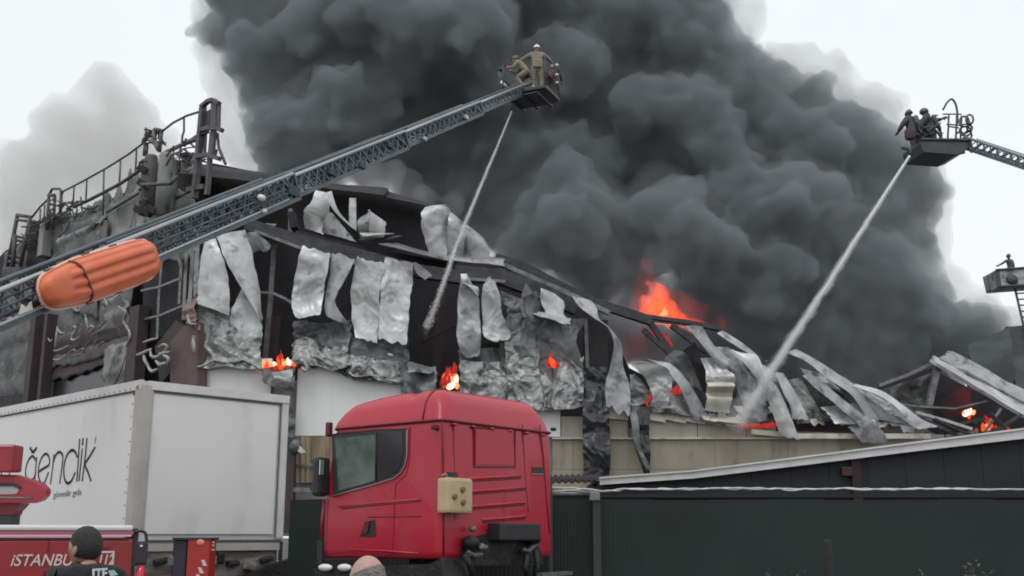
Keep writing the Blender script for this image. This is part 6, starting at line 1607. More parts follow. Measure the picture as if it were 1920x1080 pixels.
# white lamps under the door
for (u0, u1) in ((594, 620), (630, 656)):
    xa, za = side_pt(u0, 1064, .08); xb, zb_ = side_pt(u1, 1064, .08)
    m = MB(); m.ball(cb((xa + xb) / 2, -.05, za), (abs(xb - xa) / 2, .05, .05), 12, 8, Matrix.Rotation(BETA + R(90), 3, 'Z')); m.build('side_lamp', m_wht, cab, True)
for x in (.9, -2.8):
    for y in (.15, CW - .15):
        w = MB(); c = cb(x, y, .5); w.tube([c - ey_ * .15, c - ey_ * .12, c + ey_ * .12, c + ey_ * .15], [.42, .5, .5, .42], 24); wo = w.build('wheel', m_tyre, cab)
        w = MB(); w.tube([c - ey_ * .16, c + ey_ * .16], .27, 16); w.build('rim', m_steelg, wo, True)

# ================================================================ WHITE BOX TRAILER
m_tr = mat('white_trailer_skin', (0.77, 0.76, 0.745), 0.42, base2=(0.72, 0.71, 0.69), scale=0.5, lo=.3, hi=.7, base3=(0.50, 0.48, 0.45), scale3=1.3, lo3=.60, hi3=.95, bump=.03, bscale=1.2, stretch=(1, 1, .4))
m_tr_rail = mat('trailer_rail', (0.70, 0.685, 0.665), 0.45, base2=(0.60, 0.58, 0.565), scale=2)
m_tr_post = mat('weathered_corner_post', (0.47, 0.445, 0.415), 0.5, base2=(0.38, 0.36, 0.335), scale=1.5)
m_line = mat('dark_joint', (0.09, 0.085, 0.08), .7)
m_skirt = mat('muddy_skirt', (0.34, 0.31, 0.275), 0.7, base2=(0.13, 0.115, 0.095), scale=2.5, lo=.38, hi=.62, bump=.4, stretch=(.5, .5, 1.4), base3=(0.06, 0.05, 0.045), scale3=3, lo3=.6, hi3=.7)
TA = R(46)
t0 = at(258, 860, 17.6); TB = Vector((t0.x, 17.6, 0))
te = Vector((math.sin(R(45)), math.cos(R(45)), 0)); te = Vector((math.cos(TA), math.sin(TA), 0))   # along the end face, to the right and away
tl = Vector((-math.sin(TA), math.cos(TA), 0))                                                       # along the long side, to the left and away
def tr(a, b, z): return TB + tl * a + te * b + Vector((0, 0, z))
def end_pt(u, v, off=0):
    d = ray(u, v); n = -tl; A = TB + n * off; t = (A - CAM).dot(n) / d.dot(n); p = CAM + d * t
    return (p - TB).dot(te), p.z
def long_pt(u, v, off=0):
    d = ray(u, v); n = -te; A = TB + n * off; t = (A - CAM).dot(n) / d.dot(n); p = CAM + d * t
    return (p - TB).dot(tl), p.z
TW = end_pt(531, 900)[0]; zt = end_pt(262, 714)[1]; zbt = end_pt(400, 1014)[1]; TL = 11.5
print('trailer', TW, zt, zbt, end_pt(531, 742), end_pt(531, 1014), long_pt(7, 775), long_pt(245, 985))
tra = thing('box_trailer', 'white box trailer with thin black lettering on its side, parked left of the red cab', 'trailer', TB)
m = MB(); m.box(tr(TL / 2, TW / 2, (zt + zbt) / 2), (TL - .04, TW - .04, zt - zbt - .04), Matrix.Rotation(TA + R(90), 3, 'Z')); m.build('box_body', m_tr, tra)
m = MB(); m.box(tr(.0, TW / 2, (zt + zbt) / 2 - .04), (.05, TW - .36, zt - zbt - .30), Matrix.Rotation(TA + R(90), 3, 'Z')); m.build('end_panel', m_tr, tra)
nP = 4
for k in range(nP):
    a0 = .16 + k * (TL - .2) / nP; a1 = a0 + (TL - .2) / nP - .004
    m = MB(); m.box(tr((a0 + a1) / 2, .0, (zt + zbt) / 2), (a1 - a0, .05, zt - zbt - .28), Matrix.Rotation(TA + R(90), 3, 'Z')); m.build('side_panel', m_tr, tra)
# rails, posts
m = MB(); m.beam(tr(-.03, -.03, zt - .06), tr(TL, -.03, zt - .06), .06, .16); m.build('roof_rail', m_tr_rail, tra)
m = MB(); m.beam(tr(-.03, .08, zt - .06), tr(-.03, TW + .02, zt - .06), .06, .14); m.build('roof_rail', m_tr_rail, tra)
m = MB(); m.beam(tr(-.035, .16, zt - .15), tr(-.035, TW - .12, zt - .15), .03, .02); m.build('joint', m_line, tra)
m = MB(); m.beam(tr(.2, -.04, zt - .155), tr(TL, -.04, zt - .155), .02, .018); m.build('joint', m_line, tra)
m = MB(); m.rbox(tr(.07, .07, (zt + zbt) / 2), (.26, .26, zt - zbt + .02), .08, Matrix.Rotation(TA, 3, 'Z')); m.build('corner_post', m_tr_post, tra)
m = MB(); m.rbox(tr(.05, TW - .04, (zt + zbt) / 2 - .03), (.16, .18, zt - zbt - .10), .04, Matrix.Rotation(TA, 3, 'Z')); m.build('corner_post', m_tr_rail, tra)
m = MB(); m.beam(tr(-.045, TW - .15, zt - .17), tr(-.045, TW - .15, zbt + .05), .02, .02); m.build('joint', m_line, tra)
m = MB(); m.beam(tr(-.01, .05, zbt - .01), tr(-.01, TW, zbt - .01), .06, .05); m.build('joint', m_line, tra)
m = MB(); m.beam(tr(-.02, .05, zbt - .10), tr(-.02, TW, zbt - .10), .08, .12); m.build('floor_rail', m_tr_post, tra)
m = MB(); m.beam(tr(0, .0, zbt - .06), tr(TL, 0, zbt - .06), .1, .14); m.build('floor_rail', m_tr_post, tra)
m = MB(); m.beam(tr(.05, -.045, zt - .19), tr(.22, -.045, zt - .19), .02, .05); m.build('label_plate', m_line, tra)
# muddy bumper and underframe below the floor
vs_ = []
m = MB(); m.rbox(tr(.05, TW * .5, zbt - .36), (TW - .1, .1, .50), .04, Matrix.Rotation(TA, 3, 'Z')); m.build('muddy_skirt', m_skirt, tra)
for k in range(7):
    b = .5 + k * .33; m = MB(); m.rbox(tr(-.06, b, zbt - .32 - .05 * (k % 3)), (.24, .1, .10 + .05 * (k % 2)), .03, Matrix.Rotation(TA + .1 * (k % 3 - 1), 3, 'Z') @ Matrix.Rotation(.2 * (k % 3 - 1), 3, 'Y')); m.build('bracket', m_skirt if k % 2 else m_chas, tra)
m = MB(); m.beam(tr(-.1, TW - .8, zbt - .72), tr(-.1, TW + .15, zbt - .45), .1, .3); m.build('dark_guard', m_chas, tra)
m = MB(); m.rbox(tr(-.1, 1.55, zbt - .28), (.14, .1, .2), .04, Matrix.Rotation(TA, 3, 'Z')); m.build('coupling', m_chas, tra)
m = MB(); m.beam(tr(-.05, TW - .02, zbt - .02), tr(-.05, TW - .02, zbt - .34), .06, .06); m.build('side_rubber', m_chas, tra)
for b in (.7, TW - .7):
    m = MB(); m.beam(tr(.2, b, 1.15), tr(TL - .3, b, 1.15), .12, .3); m.build('frame_rail', m_chas, tra)
for a in (2.0, 3.3, TL - 1.5):
    for b in (.25, TW - .25):
        w = MB(); c = tr(a, b, .5); w.tube([c - te * .2, c - te * .17, c + te * .17, c + te * .2], [.42, .5, .5, .42], 22); w.build('wheel', m_tyre, tra)
for a in (.6, 2.6):
    m = MB(); m.box(tr(a, TW / 2, .95), (.15, TW - .6, .5), Matrix.Rotation(TA + R(90), 3, 'Z')); m.build('axle_block', m_chas, tra)

# rivets along the rails and post
for k in range(60):
    a = .3 + k * (TL - .5) / 60
    m = MB(); m.box(tr(a, -.065, zt - .11), (.022, .006, .022), Matrix.Rotation(TA + R(90), 3, 'Z')); o = m.build('rivet', m_line, tra)
for k in range(12):
    z = zbt + .15 + k * (zt - zbt - .3) / 11
    m = MB(); m.box(tr(.26, -.03, z), (.02, .006, .02), Matrix.Rotation(TA + R(90), 3, 'Z')); m.build('rivet', m_line, tra)
def text_obj(s, name, mat_, parent, M, size, shear=0.0, offset=0.0, extrude=.004, spacing=1.0, sx=1.0, align='LEFT', fit=None):
    cu = bpy.data.curves.new('t', 'FONT'); cu.body = s; cu.size = size; cu.shear = shear; cu.offset = offset; cu.extrude = extrude
    cu.space_character = spacing; cu.align_x = align
    o = bpy.data.objects.new('t', cu); C.objects.link(o)
    dg = bpy.context.evaluated_depsgraph_get()
    me = bpy.data.meshes.new_from_object(o.evaluated_get(dg)); bpy.data.objects.remove(o)
    org = ORG[parent.name]
    if fit: sx = fit / max(v.co.x for v in me.vertices)
    for v in me.vertices:
        p = M @ Vector((v.co.x * sx, v.co.y, v.co.z, 1)).to_3d() if False else M @ Vector((v.co.x * sx, v.co.y, v.co.z))
        v.co = p - org
    me.materials.append(mat_)
    ob = bpy.data.objects.new(name, me); C.objects.link(ob); ob.parent = parent; ORG[ob.name] = org
    return ob
def frame_M(o, X, Y):
    X = X.normalized(); Y = Y.normalized(); Z = X.cross(Y)
    return Matrix(((X.x, Y.x, Z.x, o.x), (X.y, Y.y, Z.y, o.y), (X.z, Y.z, Z.z, o.z), (0, 0, 0, 1)))
m_ink = mat('black_lettering', (0.03, 0.03, 0.03), .6)
m_inkg = mat('grey_lettering', (0.30, 0.31, 0.31), .6)
# thin rounded lettering built as strokes: beğendik
def stroke_text(strokes, name, mt, par, org, X, Y, wpx, off):
    """strokes in a local box, linked as one mesh per letter"""
    for st in strokes:
        m = MB()
        for pts, w in st:
            P = [tuple(p) + (0,) for p in pts]
            cl = catmull(P, max(2, len(P) * 5)) if len(P) > 2 else [np.array(p, float) for p in P]
            for i in range(len(cl) - 1):
                a = org + X * cl[i][0] + Y * cl[i][1]; b = org + X * cl[i + 1][0] + Y * cl[i + 1][1]
                dd_ = (b - a)
                if dd_.length < 1e-6: continue
                hor = abs(dd_.normalized().dot(Y)) 
                ww = w * (1.25 - .45 * hor)
                e_ = dd_.normalized() * ww * .25
                m.beam(a - e_, b + e_, ww, .012, up=off)
        m.build(name, mt, par)
# letter shapes traced from the photo, in photo pixels projected on the side wall
def trl(u, v): a, z = long_pt(u, v, .03); return TB + tl * a - te * .03 + Vector((0, 0, z))
def letter(strokes, w=.034, mt=m_ink):
    m = MB()
    for pts in strokes:
        cl = catmull([(p[0], p[1], 0) for p in pts], len(pts) * 6) if len(pts) > 2 else [np.array((p[0], p[1], 0.)) for p in pts]
        P = [trl(c[0], c[1]) for c in cl]
        for a, b in zip(P[:-1], P[1:]):
            d_ = b - a
            if d_.length < 1e-6: continue
            hz = abs(d_.normalized().z); ww = w * (1.35 - .6 * hz) * (1.0)
            e_ = d_.normalized() * ww * .3
            m.beam(a - e_, b + e_, .012, ww, up=Vector((0, 0, 1)) if hz < .9 else tl)
    return m.build('letter', mt, tra)
K = lambda L_: [(x / 1364 * 240, 800 + y / 1364 * 240) for x, y in L_]
letter([K([(-60, 200), (-75, 420), (-85, 600)]), K([(-60, 380), (-20, 320), (20, 400), (0, 560), (-50, 600), (-80, 540)])])
letter([K([(110, 450), (190, 390), (190, 330), (150, 310), (110, 380), (100, 500), (130, 580), (180, 540)])])
letter([K([(385, 360), (350, 315), (310, 345), (280, 420), (272, 500), (300, 580), (350, 560), (378, 500)]), K([(390, 330), (380, 440), (372, 540), (360, 640), (320, 700), (270, 680)])])
letter([K([(322, 228), (350, 268), (388, 230)])], .045)
letter([K([(412, 478), (470, 440), (525, 400), (520, 320), (490, 288), (450, 320), (418, 400), (408, 500), (430, 590), (470, 600), (515, 490)])])
letter([K([(575, 300), (560, 440), (537, 608)]), K([(568, 380), (595, 300), (635, 270), (668, 310), (664, 400), (650, 500), (636, 604)])])
letter([K([(822, 320), (800, 270), (765, 250), (715, 300), (685, 400), (680, 500), (695, 575), (725, 602), (765, 570), (800, 490)]), K([(848, 134), (838, 300), (828, 450), (818, 580)])], .038)
letter([K([(884, 130), (880, 190)])], .05); letter([K([(876, 236), (860, 400), (842, 575)])])
letter([K([(926, 126), (905, 350), (876, 575)]), K([(1010, 222), (960, 310), (908, 400), (935, 480), (968, 575)])], .038)
letter([K([(1020, 112), (1010, 170)])], .03, m_inkg)
# small grey line of print under the name (reads "süpermarket" size, unreadable letters in the photo)
o1 = trl(100, 933); X1 = (trl(166, 926) - o1); 
text_obj('güvenilir gıda', 'small_print', m_inkg, tra, frame_M(o1, X1, Vector((0, 0, 1))), .155, sx=X1.length / 1.02)

# ================================================================ FIRE ENGINE bottom left
m_fr = mat('fire_engine_red', (0.35, 0.022, 0.028), 0.35, base2=(0.27, 0.02, 0.024), scale=1.0, coat=.3)
m_fr_p = mat('pinkish_red_plastic', (0.33, 0.028, 0.046), 0.4, base2=(0.24, 0.02, 0.032), scale=3)
m_pinkline = mat('pale_pink_trim', (0.80, 0.42, 0.50), .4)
m_dkpur = mat('dark_lamp_housing', (0.028, 0.026, 0.04), .4)
EY = 12.6
xr = at(249, 1040, EY).x; xl = xr - 8.5; EA = R(21)
eng = thing('fire_engine', 'red fire engine rear deck with white top edge and iSTANBUL lettering behind the dark-haired man', 'fire engine', (xr, EY, 0))
eng.rotation_euler.z = EA
def EP(u, v=1040):
    """point of the engine's flank seen at (u, v), before the engine is turned"""
    k_ = at(u, v, 1.0).x; l = (k_ * EY - xr) / (math.cos(EA) - k_ * math.sin(EA))
    return Vector((xr + l, EY, at(u, v, EY + l * math.sin(EA)).z))
zt_ = at(249, 987, EY).z
def ebox(name, x0, x1, y0, y1, z0, z1, mt, r=.03):
    m = MB(); m.rbox(((x0 + x1) / 2, (y0 + y1) / 2, (z0 + z1) / 2), (x1 - x0, y1 - y0, z1 - z0), r); return m.build(name, mt, eng)
ZZ = lambda v: at(249, v, EY).z
ebox('body', xl, xr, EY, EY + 2.4, .75, ZZ(1008), m_fr, .05)
ebox('top_edge', xl, xr - .02, EY - .02, EY + 2.42, ZZ(995), ZZ(985), m_white, .025)
ebox('upper_band', xl, xr - .01, EY - .01, EY + 2.41, ZZ(1004), ZZ(995.5), mat('dusty_rose_band', (.34, .11, .16), .5), .01)
ebox('trim_line', xl, xr - .03, EY - .03, EY, ZZ(1006.5), ZZ(1003), m_pinkline, .006)
ebox('body_seam', xl, xr - .05, EY - .012, EY, ZZ(1012), ZZ(1008), m_red_d, .002)
for u in (88, -60, -200):
    ebox('locker_seam', EP(u, 1040).x, EP(u, 1040).x + .015, EY - .008, EY + .01, ZZ(1036), ZZ(1014), m_red_d, .002)
ebox('handle_recess', EP(82, 1065).x, EP(92, 1065).x, EY - .012, EY + .01, ZZ(1078), ZZ(1068), m_red_d, .01)
ebox('body_edge', xr - .03, xr + .05, EY + .02, EY + 2.38, .75, ZZ(990), m_blk, .04)
ebox('slot', EP(183, 1026).x, EP(208, 1026).x, EY - .012, EY, ZZ(1030), ZZ(1026), m_red_d, .002)
# tail lamp housing, grab rail, red lamp
x0_, x1_ = EP(250, 1040).x, EP(277, 1040).x
ebox('lamp_housing', x0_ + .02, x1_, EY + .02, EY + .35, ZZ(1060), ZZ(1015), m_dkpur, .03)
m = MB(); m.ball((EP(265, 1024).x, EY + .01, ZZ(1024)), (.018, .02, .014)); m.build('modelled_glint', m_wht, eng, True)  # white bead models a glint on the dark housing
m = MB(); m.tube([Vector(p) for p in catmull([tuple(EP(u, v)) for u, v in ((254, 997), (266, 996), (273, 1001), (275, 1015))], 16)], .017, 8); m.build('grab_rail', m_blk, eng, True)
ebox('rail_plate', EP(255, 1008).x, EP(273, 1008).x, EY + .05, EY + .08, ZZ(1016), ZZ(999), m_white, .005)
m_tail = mat('red_tail_lens', (0.62, 0.01, 0.05), .15, coat=.5)
m = MB(); m.tube([(EP(266, 1062).x, EY + .04, ZZ(1060)), (EP(266, 1062).x - .01, EY + .04, ZZ(1074)), (EP(266, 1062).x - .02, EY + .04, ZZ(1110))], [.02, .055, .06], 12); m.build('tail_lamp', m_tail, eng, True)
ebox('tail_strip', EP(252, 1070).x, EP(256, 1070).x, EY, EY + .05, ZZ(1130), ZZ(1062), m_steelg, .01)
# lettering
X_ = Vector((1, 0, 0)); 
m_lt = mat('dusty_white_lettering', (0.66, 0.56, 0.52), .6)
pA = EP(18, 1061); pB = EP(150, 1052); pA.y -= .013; pB.y -= .013; pB.z = pA.z
text_obj('iSTANBUL', 'lettering', m_lt, eng, frame_M(pA, pB - pA, Vector((0, 0, 1))), .175, shear=.25, offset=.0015, fit=(pB - pA).length)
fx0, fx1, fz0, fz1 = EP(181, 1045).x, EP(214, 1045).x, ZZ(1060), ZZ(1033)
for (a, b, c, d) in ((fx0, fx1, fz1 - .02, fz1), (fx1 - .02, fx1, fz0, fz1 - .021)):
    m = MB(); m.box(((a + b) / 2, EY - .006, (c + d) / 2), (b - a, .012, d - c)); m.build('number_frame', m_lt, eng)
text_obj('112', 'number', m_lt, eng, frame_M(Vector((fx0 + .01, EY - .012, fz0 + .01)), X_, Vector((0, 0, 1))), .16, shear=.2, offset=.003, sx=.72)
# wheels, deck plate and ladder turret further left (outside the photo)
for x in (xr - 1.2, xr - 2.5):
    w = MB(); w.tube([(x, EY + .02, .5), (x, EY + .32, .5)], .5, 22); w.build('wheel', m_tyre, eng)
    w = MB(); w.tube([(x, EY + 2.08, .5), (x, EY + 2.38, .5)], .5, 22); w.build('wheel', m_tyre, eng)
w = MB(); w.tube([(xr - 6.2, EY + .02, .5), (xr - 6.2, EY + .32, .5)], .5, 22); w.build('wheel', m_tyre, eng)
w = MB(); w.tube([(xr - 6.2, EY + 2.08, .5), (xr - 6.2, EY + 2.38, .5)], .5, 22); w.build('wheel', m_tyre, eng)
# red pedestal with rounded arm and box (the turret controls)
pedY = 13.6
ped = thing('control_pedestal', 'red control seat with rounded arm and red box above the fire engine deck', 'control station', (at(20, 980, pedY).x, pedY, at(20, 985, EY).z))
m = MB(); m.rbox(at(-16, 860, pedY), (.66, .30, .33), .03); m.build('red_box', m_fr_p, ped)
m = MB(); m.rbox(at(-16, 838, pedY - .01), (.67, .31, .025), .01); m.build('box_lid', mat('dusty_pink_edge', (.5, .22, .25), .5), ped)
P = [(-80, 889), (-20, 889), (30, 890), (58, 898), (78, 907), (88, 917), (86, 928), (76, 938), (60, 943), (-80, 943)]
m = MB(); m.prism([at(u, v, pedY) for u, v in P][::-1], (0, .16, 0)); arm = m.build('arm_rest', m_fr_p, ped)
bv = arm.modifiers.new('b', 'BEVEL'); bv.width = .03; bv.segments = 3
P = [(-80, 913), (28, 911), (36, 918), (30, 926), (-80, 930)]
m = MB(); m.prism([at(u, v, pedY - .01) for u, v in P][::-1], (0, .02, 0)); m.build('arm_slot', mat('grey_slot', (.34, .33, .33), .5), ped)
m = MB(); m.tube([at(-80, 910, pedY - .02), at(26, 909, pedY - .02), at(38, 915, pedY - .02)], .018, 6); m.build('slot_edge', m_blk, ped, True)
m = MB(); m.tube([at(-80, 932, pedY - .02), at(60, 933, pedY - .02)], .012, 6); m.build('slot_edge', m_steelg, ped, True)
P = [(-80, 943), (40, 943), (34, 950), (26, 958), (24, 965), (-80, 965)]
m = MB(); m.prism([at(u, v, pedY + .1) for u, v in P][::-1], (0, .25, 0)); m.build('arm_bracket', m_red_d, ped)
m = MB(); m.prism([at(u, v, pedY + .12) for u, v in ((-60, 962), (22, 962), (19, 992), (-60, 992))][::-1], (0, .25, 0)); m.build('column', m_blk, ped)
# ladder turret
tp = P0 + d1 * L1 * tt[0]
tur = thing('ladder_turret', 'ladder turret carrying the foot of the long ladder outside the left edge', 'turret', (tp.x, tp.y, zt_))
m = MB(); m.tube([(tp.x, tp.y, zt_ - .02), (tp.x, tp.y, zt_ + .35)], .8, 24); m.build('turntable', m_fr, tur)
for sx in (-1, 1):
    m = MB(); m.prism([Vector((tp.x, tp.y, zt_ + .35)) + s1 * sx * .5 + Vector((d1.x, d1.y, 0)).normalized() * a + Vector((0, 0, b)) for a, b in ((-.6, 0), (.6, 0), (.3, max(.3, tp.z - zt_)), (-.2, max(.3, tp.z - zt_)))], s1 * .05); m.build('cradle', m_fr, tur)

# ---- striped outrigger
oy = 12.9
orr = thing('outrigger', 'red upright stabiliser box with white diagonal stripes between fire engine and trailer', 'outrigger', (at(350, 1040, oy).x, oy, 0))
def o_poly(name, pts, mt, y0=0, th=.3, par=None):
    m = MB(); m.prism([at(u, v, oy + y0) for u, v in pts][::-1], (0, th, 0)); return m.build(name, mt, par or orr)
def o_down(name, u0, u1, v0, mt, y0, th):
    a = at(u0, v0, oy + y0); b = at(u1, v0, oy + y0)
    m = MB(); m.rbox(((a.x + b.x) / 2, oy + y0 + th / 2, a.z / 2), (b.x - a.x, th, a.z), .02); return m.build(name, mt, orr)
o_down('leg_box', 352, 394, 1011, mat('stabiliser_red', (0.40, 0.028, 0.022), .45, base2=(.33, .025, .02), scale=2), 0, .3)
o_down('side_box', 325, 351, 1011, m_dkpur, .05, .28)
o_poly('cap', [(323, 1008), (396, 1008), (396, 1012), (323, 1012)], m_blk, -.01, .34)
m = MB(); m.ball(at(376, 1017, oy), (.05, .02, .04)); m.build('lamp', mat('orange_marker', (.75, .25, .15), .3), orr, True)
for k, (u, v) in enumerate(((380, 1050), (374, 1064), (370, 1077), (368, 1092))):
    o_poly('stripe', [(u - 3, v), (u + 3, v), (u + 8, v + 11), (u + 1, v + 11)], m_lt, -.012, .01)
for v in (1016, 1022, 1030):
    m = MB(); m.beam(at(394, v, oy + .1), at(402, v + 1, oy + .1), .03, .02); m.build('hook', m_lt, orr)
m = MB(); m.rbox(at(323, 1052, oy + .1), (.1, .1, .12), .02); m.build('clamp', m_steelg, orr)

# ================================================================ FENCE, LEAN-TO SHED, CABLE
m_green = mat('dark_green_sheeting', (0.013, 0.026, 0.022), 0.7, base2=(0.010, 0.018, 0.016), scale=.6, bump=.1)
m_bluegrey = mat('dark_blue_grey_wall', (0.016, 0.019, 0.024), 0.7, base2=(0.010, 0.012, 0.015), scale=.8)
m_fpost = mat('grey_fence_post', (0.045, 0.048, 0.05), .6)
m_fascia = mat('white_fascia', (0.72, 0.71, 0.69), 0.5, base2=(0.60, 0.585, 0.57), scale=3)
GY = 17.6
fen = thing('green_fence', 'tall dark green sheet fence behind the red cab with a grey post', 'fence', (at(1200, 1000, GY).x, GY, 0))
us = [545, 580, 620, 720, 830, 940, 1040, 1118, 1225, 1330, 1440, 1545, 1650, 1760, 1865, 1975, 2090]
ztop = at(1200, 937, GY).z
for k, (a, b) in enumerate(zip(us[:-1], us[1:])):
    xa, xb = at(a, 937, GY).x, at(b, 937, GY).x
    n = 26; vs = []; fs = []
    for i in range(n + 1):
        x = xa + (xb - xa) * i / n; y = GY - .003 * math.cos(i * math.pi)
        vs += [(x, y, 0), (x, y, ztop + .01 * math.sin(k * 2.1))]
    for i in range(n): fs.append((2 * i, 2 * i + 2, 2 * i + 3, 2 * i + 1))
    o = link_mesh('fence_sheet', vs, fs, m_green, fen); so = o.modifiers.new('s', 'SOLIDIFY'); so.thickness = .02
for u, w in ((1118, .12), (1975, .1), (700, .1)):
    x = at(u, 937, GY - .1).x
    m = MB(); m.box((x, GY - .1, ztop / 2 - .02), (w, .08, ztop)); m.build('fence_post', m_fpost if u == 1118 else m_green, fen)
x = at(1115, 925, GY - .12).x; m = MB(); m.rbox((x, GY - .12, ztop + .05), (.16, .12, .14), .02); m.build('post_bracket', mat('pale_bracket', (.26, .26, .26), .6), fen)
for z in (.4, ztop - .06):
    m = MB(); m.beam((at(545, 937, GY).x, GY + .04, z), (at(2090, 937, GY).x, GY + .04, z), .05, .06); m.build('fence_rail', m_green, fen)

SY = 19.0
shd = thing('lean_to_shed', 'dark blue-grey lean-to with sloping white fascia behind the green fence at right', 'shed', (at(1500, 950, SY).x, SY, 0))
top = [(1120, 906), (1300, 890), (1500, 864), (1700, 838), (2120, 786)]
P = [at(u, v, SY) for u, v in top]
xs_ = [p.x for p in P]
nW = 14
x0, x1 = P[0].x, P[-1].x
def topz(x):
    for a, b in zip(P[:-1], P[1:]):
        if x <= b.x + 1e-6: return a.z + (b.z - a.z) * (x - a.x) / (b.x - a.x)
    return P[-1].z
for k in range(nW):
    a = x0 + (x1 - x0) * k / nW + .003; b = x0 + (x1 - x0) * (k + 1) / nW - .003
    m = MB(); m.prism([(a, SY, 0), (b, SY, 0), (b, SY, topz(b)), (a, SY, topz(a))], (0, .08, 0)); m.build('wall_sheet', m_bluegrey, shd)
m = MB(); m.prism([(x0, SY + .1, 0), (x1, SY + .1, 0), (x1, SY + .1, topz(x1) - .05), (x0, SY + .1, topz(x0) - .05)], (0, 3.5, 0)); m.build('shed_body', m_bluegrey, shd)
def fasc(v0s, v1s, Yf, mt, name, th=.05):
    m = MB()
    us_ = [1125, 1300, 1500, 1700, 1914, 2120]
    for i in range(len(us_) - 1):
        a, b = us_[i], us_[i + 1]
        m.prism([at(a, v1s[i], Yf), at(b, v1s[i + 1], Yf), at(b, v0s[i + 1], Yf), at(a, v0s[i], Yf)], (0, th, 0))
    m.build(name, mt, shd)
fasc([897, 884, 859, 833, 806, 779], [909, 897, 873, 848, 823, 797], SY - .15, m_fascia, 'fascia')
fasc([894.5, 881.5, 856, 830, 803, 776], [897.5, 884.5, 859.5, 833.5, 806.5, 779.5], SY - .19, m_tr_rail, 'drip_edge', .3)
m = MB(); 
Pr = [at(u, v, SY) for u, v in zip([1125, 1300, 1500, 1700, 1914, 2120], [897, 884, 859, 833, 806, 779])]
for a, b in zip(Pr[:-1], Pr[1:]): m.prism([a, b, b + Vector((0, 3.8, .02)), a + Vector((0, 3.8, .02))], (0, 0, -.04))
m.build('roof_sheet', mat('dull_roof', (.2, .2, .2), .7), shd)
for u in (1605,):
    m = MB(); q = at(u, 880, SY - .05); m.box((q.x, SY - .05, (topz(q.x) + 1.5) / 2), (.16, .06, topz(q.x) - 1.5 - .2)); m.build('rusty_post', mat('dark_rust', (.035, .018, .014), .8), shd)
m = MB(); m.rbox(at(1588, 884, SY - .08), (.18, .06, .16), .02); m.build('rust_patch', mat('rust_brown', (.06, .028, .022), .8), shd)
m = MB(); m.beam((x0, SY - .06, at(1300, 930, SY).z), (x1, SY - .06, at(1300, 930, SY).z), .05, .06); m.build('wall_rail', m_bluegrey, shd)
# the corrugated low roof left of it (behind the cab)
cor = thing('corrugated_awning', 'low corrugated roof edge and grey pipe between red cab and lean-to', 'awning', (at(1080, 905, SY + .5).x, SY + .5, 0))
n = 110; vs = []; fs = []
xa, xb = at(990, 900, SY + .4).x, at(1140, 900, SY + .4).x
z0_, z1_ = at(1040, 902, SY + .4).z, at(1130, 899, SY + .4).z
for i in range(n + 1):
    x = xa + (xb - xa) * i / n; z = z0_ + (z1_ - z0_) * i / n + .028 * math.sin(i * 2 * math.pi / 9)
    vs += [(x, SY + .4, z), (x, SY + 3.5, z + .25)]
for i in range(n): fs.append((2 * i, 2 * i + 2, 2 * i + 3, 2 * i + 1))
o = link_mesh('corrugated_sheet', vs, fs, mat('rusty_sheet', (.035, .022, .024), .8), cor, True); so = o.modifiers.new('s', 'SOLIDIFY'); so.thickness = .03
m = MB(); m.box(((xa + xb) / 2, SY + .6, (z0_ - .3) / 2), (xb - xa, .1, z0_ - .3 + .2)); m.build('awning_wall', mat('maroon_dark', (.022, .016, .018), .8), cor)
m = MB(); m.tube([at(1030, 927, SY), at(1080, 926, SY), at(1118, 924, SY)], .05, 8); m.build('pipe', m_steelg, cor, True)
for u in (1000, 1110):
    m = MB(); q = at(u, 905, SY + .45); m.box((q.x, SY + .45, q.z / 2 - .03), (.08, .08, q.z - .06)); m.build('awning_post', m_bluegrey, cor)

# twisted white cable
cab_ = thing('overhead_cable', 'twisted pale cable strung level in front of the green fence', 'cable', at(1500, 918, GY - .3))
for ph in (0, 1):
    m = MB(); P = []
    for i, u in enumerate(np.linspace(1030, 2100, 160)):
        v = 917 + 5.5 * fbm(u * .011, ph * 7.3, 2, 2) + 2.6 * fbm(u * .03, ph * 3.1, 5, 2) + 5 * math.exp(-((u - 1128) / 22) ** 2)
        P.append(at(u, v, GY - .3 - .03 * math.sin(u * .03 + ph * 3)))
    m.tube(P, .012, 6); m.build('cable_strand', mat('pale_cable', (.62, .62, .60), .5), cab_, True)
m = MB(); m.tube([at(1030, 917, GY - .3), at(1112, 926, GY - .15)], .008, 5); m.build('cable_tie', m_fpost, cab_)
q = at(2100, 917, GY - .3); q0 = at(1030, 917, GY - .3)
m = MB(); m.tube([(q.x, q.y, 0), (q.x, q.y, q.z + .3)], .08, 10); m.build('cable_pole', m_fpost, cab_)
m = MB(); m.tube([(q0.x, q0.y, 0), (q0.x, q0.y, q0.z + .2)], .05, 10); m.build('cable_pole', m_fpost, cab_)

